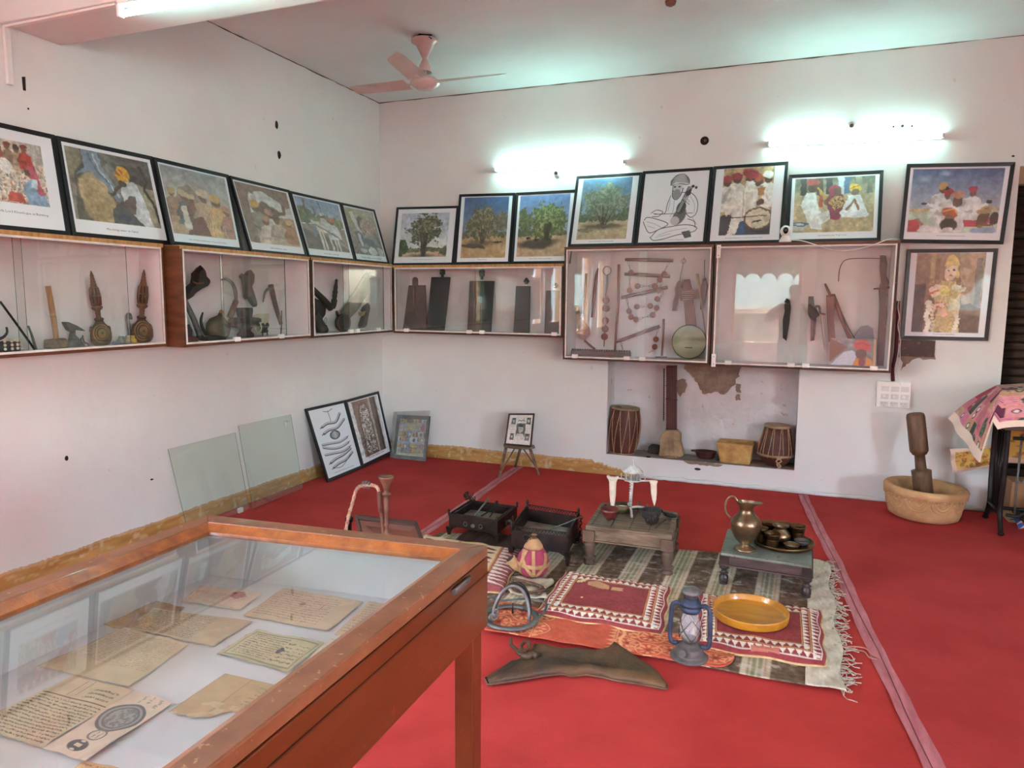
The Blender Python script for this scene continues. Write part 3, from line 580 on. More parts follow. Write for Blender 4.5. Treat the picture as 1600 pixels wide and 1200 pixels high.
def P_B5():
    c=Cv(190,209,(238,238,246)); K=(40,40,44); G=(150,150,156)
    def S(pts,w=.012,col=K):
        q=[Vector((x,y,0)) for x,y in pts]; q=smoothp(q,5); c.line([(p.x,p.y) for p in q],w*.68,col)
    c.ell(.56,.13,.14,.085,(214,214,218)); 
    for k in range(5): S([(.42,.13+.015*k),(.5,.06+.02*k),(.62,.06+.022*k),(.7,.12+.012*k)],.009)
    S([(.42,.14),(.44,.19),(.56,.17),(.69,.19),(.7,.12),(.62,.04),(.5,.05),(.42,.14)],.012)
    c.ell(.53,.23,.075,.06,(206,204,206)); S([(.46,.2),(.46,.26),(.5,.3)]); c.ell(.49,.215,.018,.012,K); c.ell(.56,.215,.018,.012,K); S([(.46,.27),(.47,.36),(.53,.4),(.59,.34),(.62,.24)],.02,(90,90,94)); c.ell(.53,.32,.06,.07,G); 
    S([(.44,.34),(.4,.46),(.38,.58),(.3,.6),(.2,.59)]); S([(.6,.3),(.76,.32),(.86,.44),(.86,.6),(.78,.66),(.7,.6)]); S([(.5,.4),(.5,.56),(.46,.64)],.009,G); S([(.44,.4),(.42,.56)],.009,G)
    S([(.74,.36),(.82,.48),(.82,.6)],.008,G); S([(.22,.6),(.5,.6),(.8,.6)],.010); S([(.16,.58),(.24,.54),(.34,.57),(.28,.63),(.18,.63)])
    c.ell(.6,.64,.09,.13,(110,108,112),.5); c.ell(.62,.52,.07,.09,(80,78,82),.3); c.ell(.54,.7,.07,.06,(196,196,198)); c.line([(.58,.56),(.72,.24)],.045,(150,148,150)); c.line([(.55,.57),(.7,.22)],.008,K); c.line([(.62,.57),(.76,.24)],.008,K); c.ell(.77,.22,.025,.02,K); c.ell(.82,.24,.02,.02,K); c.poly([(.66,.3),(.76,.24),(.74,.34),(.68,.36)],(60,58,62)); S([(.64,.38),(.7,.4),(.74,.44)],.02,(190,186,188)); S([(.62,.41),(.69,.44),(.74,.48)],.01)
    S([(.06,.68),(.1,.64),(.22,.66),(.44,.74),(.3,.82),(.16,.86),(.08,.76),(.05,.7)],.013); S([(.1,.7),(.24,.74),(.36,.8)],.008,G); S([(.12,.76),(.24,.8)],.008,G); S([(.2,.92),(.3,.82),(.5,.78),(.72,.76),(.88,.8),(.84,.86),(.6,.9),(.4,.95),(.24,.97),(.18,.92)],.013); S([(.3,.9),(.5,.84),(.74,.81)],.008,G); S([(.26,.93),(.5,.88)],.008,G)
    c.poly([(.66,.86),(.78,.84),(.82,.93),(.72,.95)],(90,88,90)); S([(.74,.68),(.84,.72),(.86,.8)]); S([(.8,.66),(.88,.76)],.008,G)
    return c
def P_B6():
    c=Cv(84,116,(200,160,110)); c.nz(.2,12,6,3,3,(c.V<.2)*1.)
    for x,y,s,r,t in [(.08,.14,.5,(226,218,214),(180,50,56)),(.26,.1,.5,(230,222,216),(176,44,50)),(.7,.14,.5,(224,200,180),(190,90,40)),(.88,.1,.5,(234,230,228),(236,230,226))]: fig(c,x,y,s,r,t,(96,62,48))
    c.rect(0,.7,1,1,(70,64,74)); c.poly([(.3,.7),(.5,.7),(.5,1),(.3,1)],(56,84,130))
    c.poly([(.06,.64),(.2,.4),(.42,.3),(.62,.3),(.86,.36),(.9,.6),(.7,.72),(.62,.8),(.4,.8),(.3,1),(.14,1),(.22,.66),(.1,.72)],(236,226,218)); c.line([(.42,.34),(.44,.76)],.012,(180,164,152)); c.poly([(.46,.36),(.6,.36),(.62,.76),(.48,.76)],(222,206,196))
    c.ell(.54,.19,.1,.09,(116,72,56)); c.ell(.54,.26,.1,.06,(236,232,228)); c.ell(.54,.285,.06,.04,(228,222,218)); c.ell(.54,.09,.17,.075,(190,44,56),.3); c.line([(.4,.08),(.56,.05),(.68,.1)],.015,(150,30,44)); c.ell(.5,.175,.015,.01,(30,20,20)); c.ell(.58,.175,.015,.01,(30,20,20)); c.line([(.46,.215),(.54,.205),(.62,.215)],.02,(240,238,236))
    c.line([(.72,.6),(.76,.3)],.05,(214,160,110)); c.poly([(.68,.3),(.84,.3),(.82,.42),(.7,.42)],(196,120,60)); c.ell(.74,.76,.26,.16,(224,206,178),.3); c.ring(.74,.76,.26,.16,.012,(120,90,70)); c.line([(.04,.73),(.5,.74),(.9,.72)],.012,(60,40,34)); c.ell(.76,.52,.07,.05,(110,70,54)); c.line([(.64,.82),(.8,.8)],.02,(50,40,36)); c.nz(.03,50,60,6)
    return margin(c,104,124,.13,.01,.13,.07)
def P_B7():
    c=Cv(128,92,(196,170,126)); c.grad((120,110,92),(206,182,140),0,.5); c.nz(.1,20,12,3)
    for x,cl in ((.1,(60,52,44)),(.3,(90,74,56)),(.42,(70,64,66)),(.58,(200,206,216)),(.66,(84,110,150)),(.8,(150,140,110)),(.94,(110,112,92))): c.rect(x-.04,0,x+.04,.3,cl)
    c.poly([(.08,.5),(.14,.26),(.24,.24),(.3,.5),(.34,.66),(.56,.62),(.54,.7),(.34,.84),(.36,.94),(.22,.94),(.14,.7)],(236,234,234)); c.poly([(.3,.66),(.52,.58),(.56,.64),(.36,.82)],(222,218,216)); c.ell(.22,.16,.07,.1,(100,66,50)); c.ell(.22,.06,.09,.06,(190,60,60)); c.line([(.28,.18),(.4,.4)],.04,(214,150,60)); c.poly([(.3,.3),(.34,.3),(.36,.54),(.3,.52)],(206,80,40)); c.ell(.42,.44,.06,.06,(140,90,66))
    c.poly([(.4,.4),(.46,.2),(.56,.2),(.64,.44),(.58,.76),(.46,.76)],(150,56,74)); c.ell(.5,.22,.08,.1,(180,50,80),.3); c.ell(.54,.26,.05,.07,(120,80,62)); c.blob(.54,.46,.1,.12,[(190,130,70),(220,180,110),(120,60,50)],5,.5,40); c.ell(.52,.74,.06,.05,(176,44,80))
    c.poly([(.62,.56),(.66,.34),(.82,.32),(.88,.56),(.94,.7),(.9,.76),(.6,.74),(.58,.66)],(228,230,236)); c.ell(.75,.2,.075,.075,(230,190,50),.3); c.line([(.69,.2),(.8,.16)],.02,(200,90,40)); c.ell(.75,.28,.05,.06,(140,92,70)); c.line([(.66,.6),(.74,.42),(.8,.6)],.04,(150,100,76)); c.ell(.06,.88,.1,.09,(206,206,200)); c.ring(.06,.84,.1,.03,.01,(70,110,160)); c.nz(.035,60,40,6)
    return margin(c,144,108,.045,.035,.04,.1)
def P_B8():
    c=Cv(128,92); c.grad((92,110,158),(190,196,214),0,.66); c.ell(.12,.14,.08,.05,(190,204,226),al=.5,soft=.6); c.ell(.36,.06,.06,.03,(200,212,230),al=.5,soft=.6); c.rect(0,.62,1,1,(196,214,196)); c.blob(.1,.64,.14,.04,[(200,170,120),(220,190,140)],2); c.blob(.86,.62,.16,.04,[(190,160,110),(210,180,130)],3)
    c.poly([(0,.8),(.1,.76),(.14,1),(0,1)],(214,70,76)); c.rect(.62,.76,.9,.9,(206,70,90)); fig(c,.68,.3,.5,(230,230,232),(176,56,76))
    fig(c,.34,.24,.5,(224,222,226),(206,150,80)); fig(c,.41,.34,.5,(232,228,230),(190,50,56)); c.ell(.39,.3,.02,.03,(40,30,34))
    c.poly([(.46,.62),(.18,.52),(.18,.56),(.4,.7),(.5,1),(.62,1),(.62,.66),(.86,.56),(.86,.52),(.58,.58)],(236,234,238)); c.ell(.15,.53,.035,.025,(70,50,44)); c.ell(.87,.51,.035,.025,(70,50,44)); c.ell(.53,.5,.05,.09,(110,76,60)); c.ell(.53,.4,.07,.06,(206,140,110)); 
    c.poly([(.3,.86),(.42,.8),(.52,.8),(.6,.9),(.62,1),(.26,1)],(232,228,232)); c.ell(.45,.68,.095,.085,(212,84,44),.3); c.line([(.37,.66),(.5,.62),(.54,.7)],.02,(232,190,90)); c.ell(.45,.78,.06,.06,(150,100,76)); c.ell(.45,.88,.1,.1,(50,36,34),.3); c.ell(.45,.96,.06,.05,(226,214,214))
    c.line([(.1,.78),(.16,.9)],.05,(180,130,104)); c.poly([(.14,.88),(.3,.9),(.3,1),(.1,1)],(226,224,230)); c.ell(.83,.76,.06,.16,(110,76,50),.3); c.ell(.83,.66,.09,.04,(190,150,100)); c.poly([(.72,.92),(.96,.9),(1,1),(.7,1)],(150,170,210)); c.ell(.95,.78,.05,.1,(90,60,44)); c.rect(.76,.86,.96,.9,(150,90,50)); c.nz(.03,60,44,7)
    return margin(c,144,108,.035,.03,.04,.09)
def P_B9():
    c=Cv(100,116,(160,122,96)); c.grad((170,130,100),(120,88,74),0,1); c.rect(0,.38,.16,1,(86,66,56)); c.rect(.2,0,.28,.4,(190,150,100)); c.rect(.3,.05,.36,.45,(150,110,70)); c.poly([(.62,0),(1,0),(1,1),(.76,1),(.7,.5)],(196,150,120)); c.rect(.88,.06,.97,.7,(140,110,104)); c.poly([(.66,.66),(.84,.62),(1,.7),(1,1),(.66,1)],(116,78,64)); c.nz(.08,20,20,3)
    c.poly([(.26,.5),(.4,.34),(.6,.34),(.7,.5),(.68,.8),(.72,1),(.3,1),(.36,.7)],(206,176,112)); c.nz(.14,44,50,5,2,((c.U>.24)&(c.U<.74)&(c.V>.3))*1.)
    c.ell(.52,.22,.1,.12,(240,206,178),.2); c.poly([(.42,.14),(.46,.04),(.52,0),(.58,.03),(.64,.14)],(232,190,110)); c.ell(.62,.26,.03,.05,(230,190,110)); c.ell(.48,.2,.016,.012,(60,40,40)); c.ell(.56,.2,.016,.012,(60,40,40)); c.ell(.52,.27,.03,.01,(190,80,70))
    c.poly([(.2,.46),(.3,.38),(.44,.4),(.4,.5),(.26,.56)],(240,210,180)); c.line([(.2,.52),(.42,.44)],.02,(206,90,60)); c.blob(.44,.46,.08,.06,[(226,206,80),(240,226,130)],3,.5,40); c.blob(.66,.44,.1,.05,[(240,236,214),(226,214,160)],4,.5,40); c.blob(.4,.64,.12,.05,[(206,100,80),(240,214,190)],6,.5,40); c.ell(.46,.74,.05,.05,(240,190,160))
    for i in range(9): c.ell(.22+.02*math.sin(i*1.2),.62+.045*i,.05,.028,(244,236,214)); c.ell(.3+.015*math.cos(i),.64+.045*i,.03,.02,(226,206,166))
    for i in range(6): c.ell(.66+.02*math.sin(i),.78+.04*i,.035,.022,(240,232,214))
    c.nz(.03,60,60,9); return margin(c,120,132,.09,.015,.075,.04)
def P_F1():
    c=Cv(138,225,(238,239,247)); K=(34,34,38)
    def S(pts,w=.008,col=K):
        q=smoothp([Vector((x,y,0)) for x,y in pts],5); c.line([(p.x,p.y) for p in q],w*.85,col)
    S([(.5,.06),(.51,.22)]); S([(.38,.055),(.5,.07),(.64,.04)],.008)
    def pod(y,x0,x1,dy,up):
        pts=[(x0,y),(x0+.16,y-.03),(x0+.4,y-.025*up),(x1,y+dy)]; S(pts,.045,(60,60,64)); S([(a,b-.006) for a,b in pts],.026,(200,200,206)); S([(a,b+.012) for a,b in pts],.012,K); S([(x0,y),(x0-.06,y+.015)],.014)
    pod(.27,.24,.8,-.13,1); pod(.37,.24,.88,-.13,1.4)
    c.ell(.52,.43,.13,.062,(190,190,196)); 
    for k in range(8): c.ring(.52,.43,.13*abs(math.cos(k*.38))+.01,.062,.0035,K,.8)
    c.ring(.52,.43,.13,.062,.006,K)
    for y,f in ((.52,1),(.6,-1),(.67,1)):
        pts=[(.82,y+.0),(.6,y+.03),(.36,y+.015),(.12,y-.02+.02*f)]; S(pts,.04,(70,70,74)); S([(a,b-.005) for a,b in pts],.024,(206,206,212)); S([(.82,y),(.88,y-.015)],.01)
    pod(.8,.2,.84,-.1,2); pod(.88,.24,.86,-.12,2); S([(.3,.9),(.5,.9),(.8,.78)],.008)
    return c
def P_F2():
    c=Cv(84,150,(150,118,100)); c.nz(.08,16,30,2); c.poly([(.24,.16),(.32,.06),(.44,.03),(.56,.08),(.62,.2),(.66,1),(.2,1)],(122,92,78)); n=vn(84,150,46,84,3,2); c.mix((n>.53)*(c._in([(.28,.18),(.36,.09),(.44,.06),(.53,.1),(.58,.2),(.62,.96),(.26,.96)]))*1.,(232,226,222)); c.mix((vn(84,150,30,50,8,2)>.6)*(c.V>.62)*(c.U<.64)*.9,(70,44,36)); c.rect(.66,0,.72,1,(190,170,150)); c.rect(.72,0,.84,1,(104,82,72)); c.rect(.84,0,.9,1,(60,48,44)); c.poly([(0,0),(.1,0),(.14,1),(0,1)],(236,234,238)); c.rect(.92,0,1,1,(214,210,214))
    return margin(c,92,156,.0,.02,.03,.07)
def P_poster():
    c=Cv(84,120,(176,190,206)); c.rect(0,0,1,.12,(96,70,70)); cols=[(214,90,70),(230,196,120),(120,150,190),(240,236,230),(150,90,60),(206,170,60),(90,110,80),(226,150,110)]
    rs=random.Random(4)
    for j,(y0,y1) in enumerate(((.01,.11),(.36,.5),(.5,.62),(.68,.8),(.8,.92))):
        x=.02
        while x<.95:
            w=rs.uniform(.1,.2); c.rect(x,y0,min(.98,x+w-.015),y1,rs.choice(cols)); c.ell(x+w/2,(y0+y1)/2,w*.25,(y1-y0)*.35,rs.choice(cols)); x+=w
    c.rect(.26,.15,.74,.22,(246,222,90)); c.rect(.2,.25,.76,.31,(246,232,150)); c.writing(.26,.15,.74,.22,2,(150,180,200),.8,3); c.writing(.2,.25,.76,.31,2,(120,150,190),.8,4)
    c.ell(.1,.28,.07,.1,(226,206,200)); c.ell(.88,.24,.07,.1,(206,80,90)); c.rect(.46,.5,.72,.66,(226,230,240)); c.ell(.6,.58,.05,.05,(50,60,80)); c.rect(0,.93,1,1,(240,236,170)); c.blob(.56,.72,.14,.05,[(206,210,70),(226,226,110)],3)
    c.warp(.03,9,3,.14); return c
def P_easel():
    c=Cv(72,96,(222,216,206))
    def face(x0,y0,x1,y1,d): 
        c.rect(x0,y0,x1,y1,(90,88,86)); cx=(x0+x1)/2; w=x1-x0;h=y1-y0; c.ell(cx,y0+.42*h,w*.27,h*.3,(184,180,174)); c.poly([(x0,y1),(x0+.15*w,y0+.78*h),(x1-.15*w,y0+.78*h),(x1,y1)],d); c.ell(cx,y0+.18*h,w*.25,h*.12,(50,48,48)); c.ell(cx-.08*w,y0+.4*h,w*.05,h*.03,(50,48,46)); c.ell(cx+.08*w,y0+.4*h,w*.05,h*.03,(50,48,46))
    face(.1,.1,.28,.32,(120,118,116)); face(.74,.09,.92,.31,(60,58,58)); face(.1,.64,.28,.86,(70,68,68)); face(.74,.63,.92,.86,(130,128,124)); face(.34,.28,.72,.74,(206,202,196))
    c.line([(.4,.2),(.46,.17),(.52,.21),(.6,.16),(.66,.21)],.02,(60,58,56)); c.writing(.38,.1,.64,.13,1,(60,60,60),.9,2); c.writing(.3,.77,.72,.86,3,(90,88,86),.7,4); c.writing(.1,.36,.26,.4,1,(120,118,116),.8,6); c.writing(.78,.36,.9,.4,1,(120,118,116),.8,7); c.warp(.012,9,3,.06); return c
def text_mesh(txt,size,org,ud,vd,mat,h=.0004):
    cu=bpy.data.curves.new('t','FONT'); cu.body=txt; cu.size=size; cu.resolution_u=1; o=bpy.data.objects.new('t',cu); COL.objects.link(o); bpy.context.view_layer.update()
    me=bpy.data.meshes.new_from_object(o.evaluated_get(bpy.context.evaluated_depsgraph_get())); bpy.data.objects.remove(o); n=ud.cross(vd).normalized()
    mb=MB(mat); vs=[Vector(org)+ud*v.co.x+vd*v.co.y+n*h for v in me.vertices]; xs=[v.co.x for v in me.vertices] or [0]; sh=ud*(-(min(xs)+max(xs))/2)
    mb.add([v+sh for v in vs],[list(p.vertices) for p in me.polygons]); bpy.data.meshes.remove(me); return mb
# ---------------------------------------------------------------- frames
INK=M('print_ink',(58,58,66),.8)
def frame(label,q,cv,bw=.021,th=.018,caption=None,capw=.5,group='black framed photographs',mat=None,cat='picture frame',cap_v=.955,name='picture_frame',glaze=True,paper=None,n2=None):
    A,B,C,D=map(Vector,q)            # top-left, top-right, bottom-right, bottom-left outer corners of the face
    pn=(B-A).cross(D-A); rd=C-CAM; C=CAM+rd*((A-CAM).dot(pn)/rd.dot(pn))   # keep the frame flat
    U=((B-A)+(C-D)).normalized(); V=((A-D)+(B-C)); V=(V-U*V.dot(U)).normalized(); N=U.cross(V).normalized()
    if N.dot(CAM-A)<0: N=-N
    mat=mat or BLK; t=T(name,label,cat,group)
    fn=bil(A,B,C,D); W=(B-A).length; H=(D-A).length; bu=bw/W; bv=bw/H
    I=[fn(bu,bv),fn(1-bu,bv),fn(1-bu,1-bv),fn(bu,1-bv)]; O=[A,B,C,D]; m=MB(mat)
    for i in range(4):
        j=(i+1)%4; m.hexa([O[i]-N*th,O[j]-N*th,I[j]-N*th,I[i]-N*th,O[i],O[j],I[j]-N*.003,I[i]-N*.003])
    m.add([I[0]-N*(th-.002),I[1]-N*(th-.002),I[2]-N*(th-.002),I[3]-N*(th-.002)],[(0,1,2,3),(3,2,1,0)])
    t.part('frame',m,bevel=.0012)
    I2=[p-N*.008 for p in I]; pr_=t.part('print',sheet(cv,bil(*I2),PRINT))
    if glaze:
        I3=[p-N*.0055 for p in I]; m=MB(GL); m.add(I3,[(0,1,2,3)]); t.part('glazing',m)
    if caption:
        f2=bil(*I2); base=f2(.5,cap_v); w=(I[1]-I[0]).length*capw; t.part('caption',text_mesh(caption,w/len(caption)*1.95,base,U,V,INK),pr_)
    return t.done()
def qL(tl,tr,br,bl,xb,zb=None,xt=XL+.02):
    c,d=at(*br,x=xb),at(*bl,x=xb)
    if zb: c.z=zb;d.z=zb
    return [at(*tl,x=xt),at(*tr,x=xt),c,d]
def qB(tl,tr,br,bl,yb,zb=None,yt=YB-.02):
    c,d=at(*br,y=yb),at(*bl,y=yb)
    if zb: c.z=zb;d.z=zb
    return [at(*tl,y=yt),at(*tr,y=yt),c,d]
zt=1.861
q=qL((-75,174),(86.5,211),(111,366),(-40,349),XL+D1-.01,zt); frame('framed photo of a crowded bazaar with a pink-veiled woman, at the left picture edge',q,P_L0(),.024,caption='ing folk Lord Khemlogue at Barmlog',capw=.72,cap_v=.865)
frame('framed photo of a man in a yellow turban beside a camel, on the left wall',qL((88,211.5),(239,244.5),(269,380.5),(114,366.5),XL+D1-.01,zt),P_L1(),.024,caption='Men brings water on Camel.',capw=.42,cap_v=.94)
frame('framed photo of women in orange and cream before a grey sky, left wall',qL((240,245),(357.5,273),(381,392),(270,381),XL+.24,zt-.004),P_L2(),.024,caption='Jogi community giving blessings on Guru in their festival',capw=.7,cap_v=.962)
frame('framed photo of a camel and men seen through an arch, on the left wall',qL((359,274),(452.5,297),(481,400.5),(393,391.5),XL+.27,zt-.006),P_L3(),.021,caption='Camel with their owner',capw=.36,cap_v=.962)
frame('framed photo of a white long-horned bullock with drivers, on the left wall',qL((453.5,298),(532.5,316),(556,407.5),(483,400.8),XL+.27,zt-.006),P_L4(),.021,caption='Farmer with ox and plough',capw=.36,cap_v=.962)
frame('framed grey-brown photo of people at work, nearest the corner on the left wall',qL((533.5,316.3),(585.5,327.5),(609,412),(557,407.7),XL+.27,zt-.006),P_L5(),.021,caption='Potters working on wheel of village',capw=.8,cap_v=.962)
zb=1.847; 
frame('lowest framed photo on the back wall, a broad dark tree under pale sky',qB((619.5,323.7),(716.5,321.5),(708,413.7),(611.5,412.5),YB-.26,zb),P_B1(),.021,caption='Desert tree Khejri (Prosopis Cineraria)',capw=.42,cap_v=.945)
frame('framed photo of a brownish tree with a reclining animal on sand, second from the corner',qB((717.5,303.5),(805,301),(797,414.5),(709,413.7),YB-.26,zb),P_B2(),.0235,caption='Desert tree',capw=.2,cap_v=.972)
frame('framed photo of a green tree shading two dark animals, third from the corner',qB((806,301),(902,296),(891,414.5),(798,414.5),YB-.26,zb),P_B3(),.0235,caption='Desert tree with Prosopis Juliflora',capw=.5,cap_v=.968)
zb=1.984
frame('framed photo of a wide thin-leaved tree under deep blue sky, back wall',qB((901,275),(1003.5,269),(990.5,383.5),(887,385),YB-.28,zb),P_B4(),.0235,caption='Desert tree Khejri (Acacia Senegal)',capw=.5,cap_v=.972)
frame('framed black line drawing of a seated turbaned fiddler on the back wall',qB((1004.5,267.5),(1114,260.5),(1102.5,379),(991.5,383.5),YB-.28,zb),P_B5(),.0235,caption='Folk musicians of Thar desert (Manganiyar)',capw=.5,cap_v=.972)
frame('framed photo of a white-bearded musician in a red turban with round fiddle',qB((1115,260),(1232,252),(1222,377),(1103.5,379),YB-.28,zb),P_B6(),.0235,caption='A veteran Manganiyar community performs music.',capw=.62,cap_v=.967)
frame('wide framed photo of three seated men, one yellow-turbaned, beside the white camera',qB((1233,273),(1381,265.5),(1376,374),(1227,377),YB-.28,zb),P_B7(),.025,caption='Jogi community plays "Pungi" (been)',capw=.4,cap_v=.95)
frame('framed photo of men with spread arms under blue sky, above the deity photo',qB((1417.5,256),(1587,253),(1568,381.5),(1405,379),YB-.06,None,YB-.022),P_B8(),.026,caption='Dancers performing Rajasthani rural dance',capw=.36,cap_v=.95)
frame('framed photo of a garlanded golden deity, right of the tall cabinets',qB((1418,389.5),(1560,388),(1544,533),(1407,530),YB-.024,None,YB-.024),P_B9(),.026,caption='Pooja Sangeet of Jaisalmer',capw=.34,cap_v=.978)
c1=at(513,753,z=.01);c1.x=XL+.17;c2=at(569.5,732,z=.01);c2.x=XL+.16; c3=at(611,706,z=.01); c3.x=XL+.13
def qz(tl,tr,c,d): return [at(*tl,x=XL+.022),at(*tr,x=XL+.022),c,d]
lo=.012
pD=at(513,753,z=lo); pM=at(569.8,730.5,z=lo); pC=at(610,706,z=lo); pM.x=min(pM.x,XL+.19); pC.x=XL+.12; pC.y=min(pC.y,YB-.03)
frame('framed black and white drawing of carved pods and a ball, standing on the carpet',[at(478,638.5,x=XL+.022),at(539.5,625,x=XL+.022),pM,pD],P_F1(),.024,caption='a drawing of different fruits and pods of the Thar',capw=.75,cap_v=.965)
frame('framed photo of a carved lattice arch, standing on the carpet next to the pod drawing',[at(540,625,x=XL+.022),at(592,611,x=XL+.022),pC,pM],P_F2(),.026,caption='Wooden lattice door',capw=.6,cap_v=.962)
# poster in plastic wrapping
A,B=at(620.7,648,y=YB-.05),at(671.5,650,y=YB-.05); C,D=at(667,718.5,z=.012),at(610.5,715.5,z=.012); D.y=C.y=(C.y+D.y)/2
frame('small black framed poster of many coloured pictures, wrapped in clear plastic',[A,B,C,D],P_poster(),.03,name='wrapped_poster',cat='poster',group=None)
m=MB(MG('plastic_wrap',(240,240,240),.10,1.45,1.6)); A2,B2=at(616,643,y=YB-.055),at(673,641,y=YB-.055); fb=bil(A2,B2,C+Vector((.02,-.02,0)),D+Vector((-.01,-.02,0)))
m.grid(lambda u,v:fb(u,v)+Vector((0,-.012-.008*math.sin(u*13+v*7)*math.sin(v*11),0)),16,20); 
m.grid(lambda u,v:fb(u,v)+Vector((0,-.03-.008*math.sin(u*13+v*7)*math.sin(v*11),0)) if False else fb(u,v)+Vector((.002,-.014-.008*math.sin(u*13+v*7)*math.sin(v*11),.001)),16,20)
solo('plastic_bag',m,'clear crinkled plastic bag around the small coloured poster in the corner','plastic bag')
# easel stool with framed portraits
p=[at(780,746,z=.012),at(842.5,742.5,z=.012),at(808.5,727,z=.012)]; p[2].y=YB-.09; top=.245
t=T('tripod_stool','small rough wooden tripod stool at the back wall carrying a framed sheet of portraits','stool'); m=MB(OLDW)
e=[at(788,700,z=top),at(797,695,z=top),at(826,695,z=top),at(832,700,z=top),at(812,703,z=top)]; cc=sum(e,Vector())/5
e=[Vector((cc.x+math.cos(a)*.15,cc.y+math.sin(a)*.10,top)) for a in [i*PI/5 for i in range(10)]]; m.prism(e,(0,0,.018)); t.part('seat',m,bevel=.004)
tp=[cc+Vector((-.11,-.03,0)),cc+Vector((.10,0,0)),cc+Vector((0,.05,0))]
for a,b in zip(p,tp): m=MB(OLDW); m.tube([a+Vector((0,0,-.004)),(a+b)/2,b+Vector((0,0,.003))],[.011,.013,.015],8); t.part('leg',m)
m=MB(OLDW); m.tube([p[0]+Vector((.012,.01,.05)),tp[0]+Vector((.08,.02,0))],[.006,.006],6); t.part('brace',m); m=MB(OLDW); m.tube([p[1]+Vector((-.02,.01,.05)),tp[1]+Vector((-.07,.0,0))],[.006,.006],6); t.part('brace',m); t.done()
yq=cc.y-.045; frame('small dark framed sheet of five grey portraits, resting on the tripod stool',[at(794.5,646,y=yq+.06),at(835,645.7,y=yq+.06),Vector((at(830,696,y=yq).x,yq,top+.02)),Vector((at(787.5,695.5,y=yq).x,yq,top+.02))],P_easel(),.014,.012,mat=M('maroon_frame',(56,28,28),.4),name='portrait_frame',group=None)
# ================================================================ things in the cabinets
def X(px,py,pl): return at(px,py,**pl)
def silh(px,pl,th,mat,mb=None,zmin=None,bulge=0):
    """solid cut from an outline measured on a plane, with real thickness towards the room"""
    mb=mb or MB(mat); mb.use(mat); P=[X(x,y,pl) for x,y in px]
    if zmin is not None:
        for p in P: p.z=max(p.z,zmin)
    off=Vector((th,0,0)) if 'x' in pl else Vector((0,-th,0)); c=sum(P,Vector())/len(P)
    if bulge:
        n=len(P); Q=[c+(p-c)*(1-bulge)+off*.5 for p in P]; R=[c+(p-c)*(1-bulge)-off*.5 for p in P]
        mb.add(R+P+Q,[list(range(n))[::-1],list(range(2*n,3*n))]+[(i,(i+1)%n,n+(i+1)%n,n+i) for i in range(n)]+[(n+i,n+(i+1)%n,2*n+(i+1)%n,2*n+i) for i in range(n)])
    else: mb.prism([p-off*.5 for p in P],off)
    return mb
def ptube(px,pl,rpx,mat,mb=None,n=8,k=4,zmin=None):
    mb=mb or MB(mat); mb.use(mat); P=[X(x,y,pl) for x,y in px]; s=mpp(P[0]); rr=rpx if isinstance(rpx,(list,tuple)) else [rpx]*len(P)
    if zmin is not None:
        for p,r_ in zip(P,rr): p.z=max(p.z,zmin+r_*s*.3)
    if k>1 and len(P)>2:
        Q=smoothp(P,k); R=[]; 
        for i in range(len(Q)): t=i/(len(Q)-1)*(len(P)-1); a=int(min(t,len(P)-2)); R.append((rr[a]*(1-(t-a))+rr[a+1]*(t-a))*s)
    else: Q=P;R=[r_*s for r_ in rr]
    mb.tube(Q,R,n); return mb
def plathe(b,t,pl,prof,mat,mb=None,n=20,sq=(1,1),zb=None):
    """turned shape: base px, top px; profile (0..1, radius px)"""
    mb=mb or MB(mat); mb.use(mat); B=X(*b,pl); Tt=X(*t,pl)
    if zb is not None: B.z=zb
    s=mpp(B); L=(Tt-B).length; mb.lathe(B,Tt-B,[(h*L,r_*s) for h,r_ in prof],n,True,sq); return mb
zc=1.264
A1={'x':XL+.075}
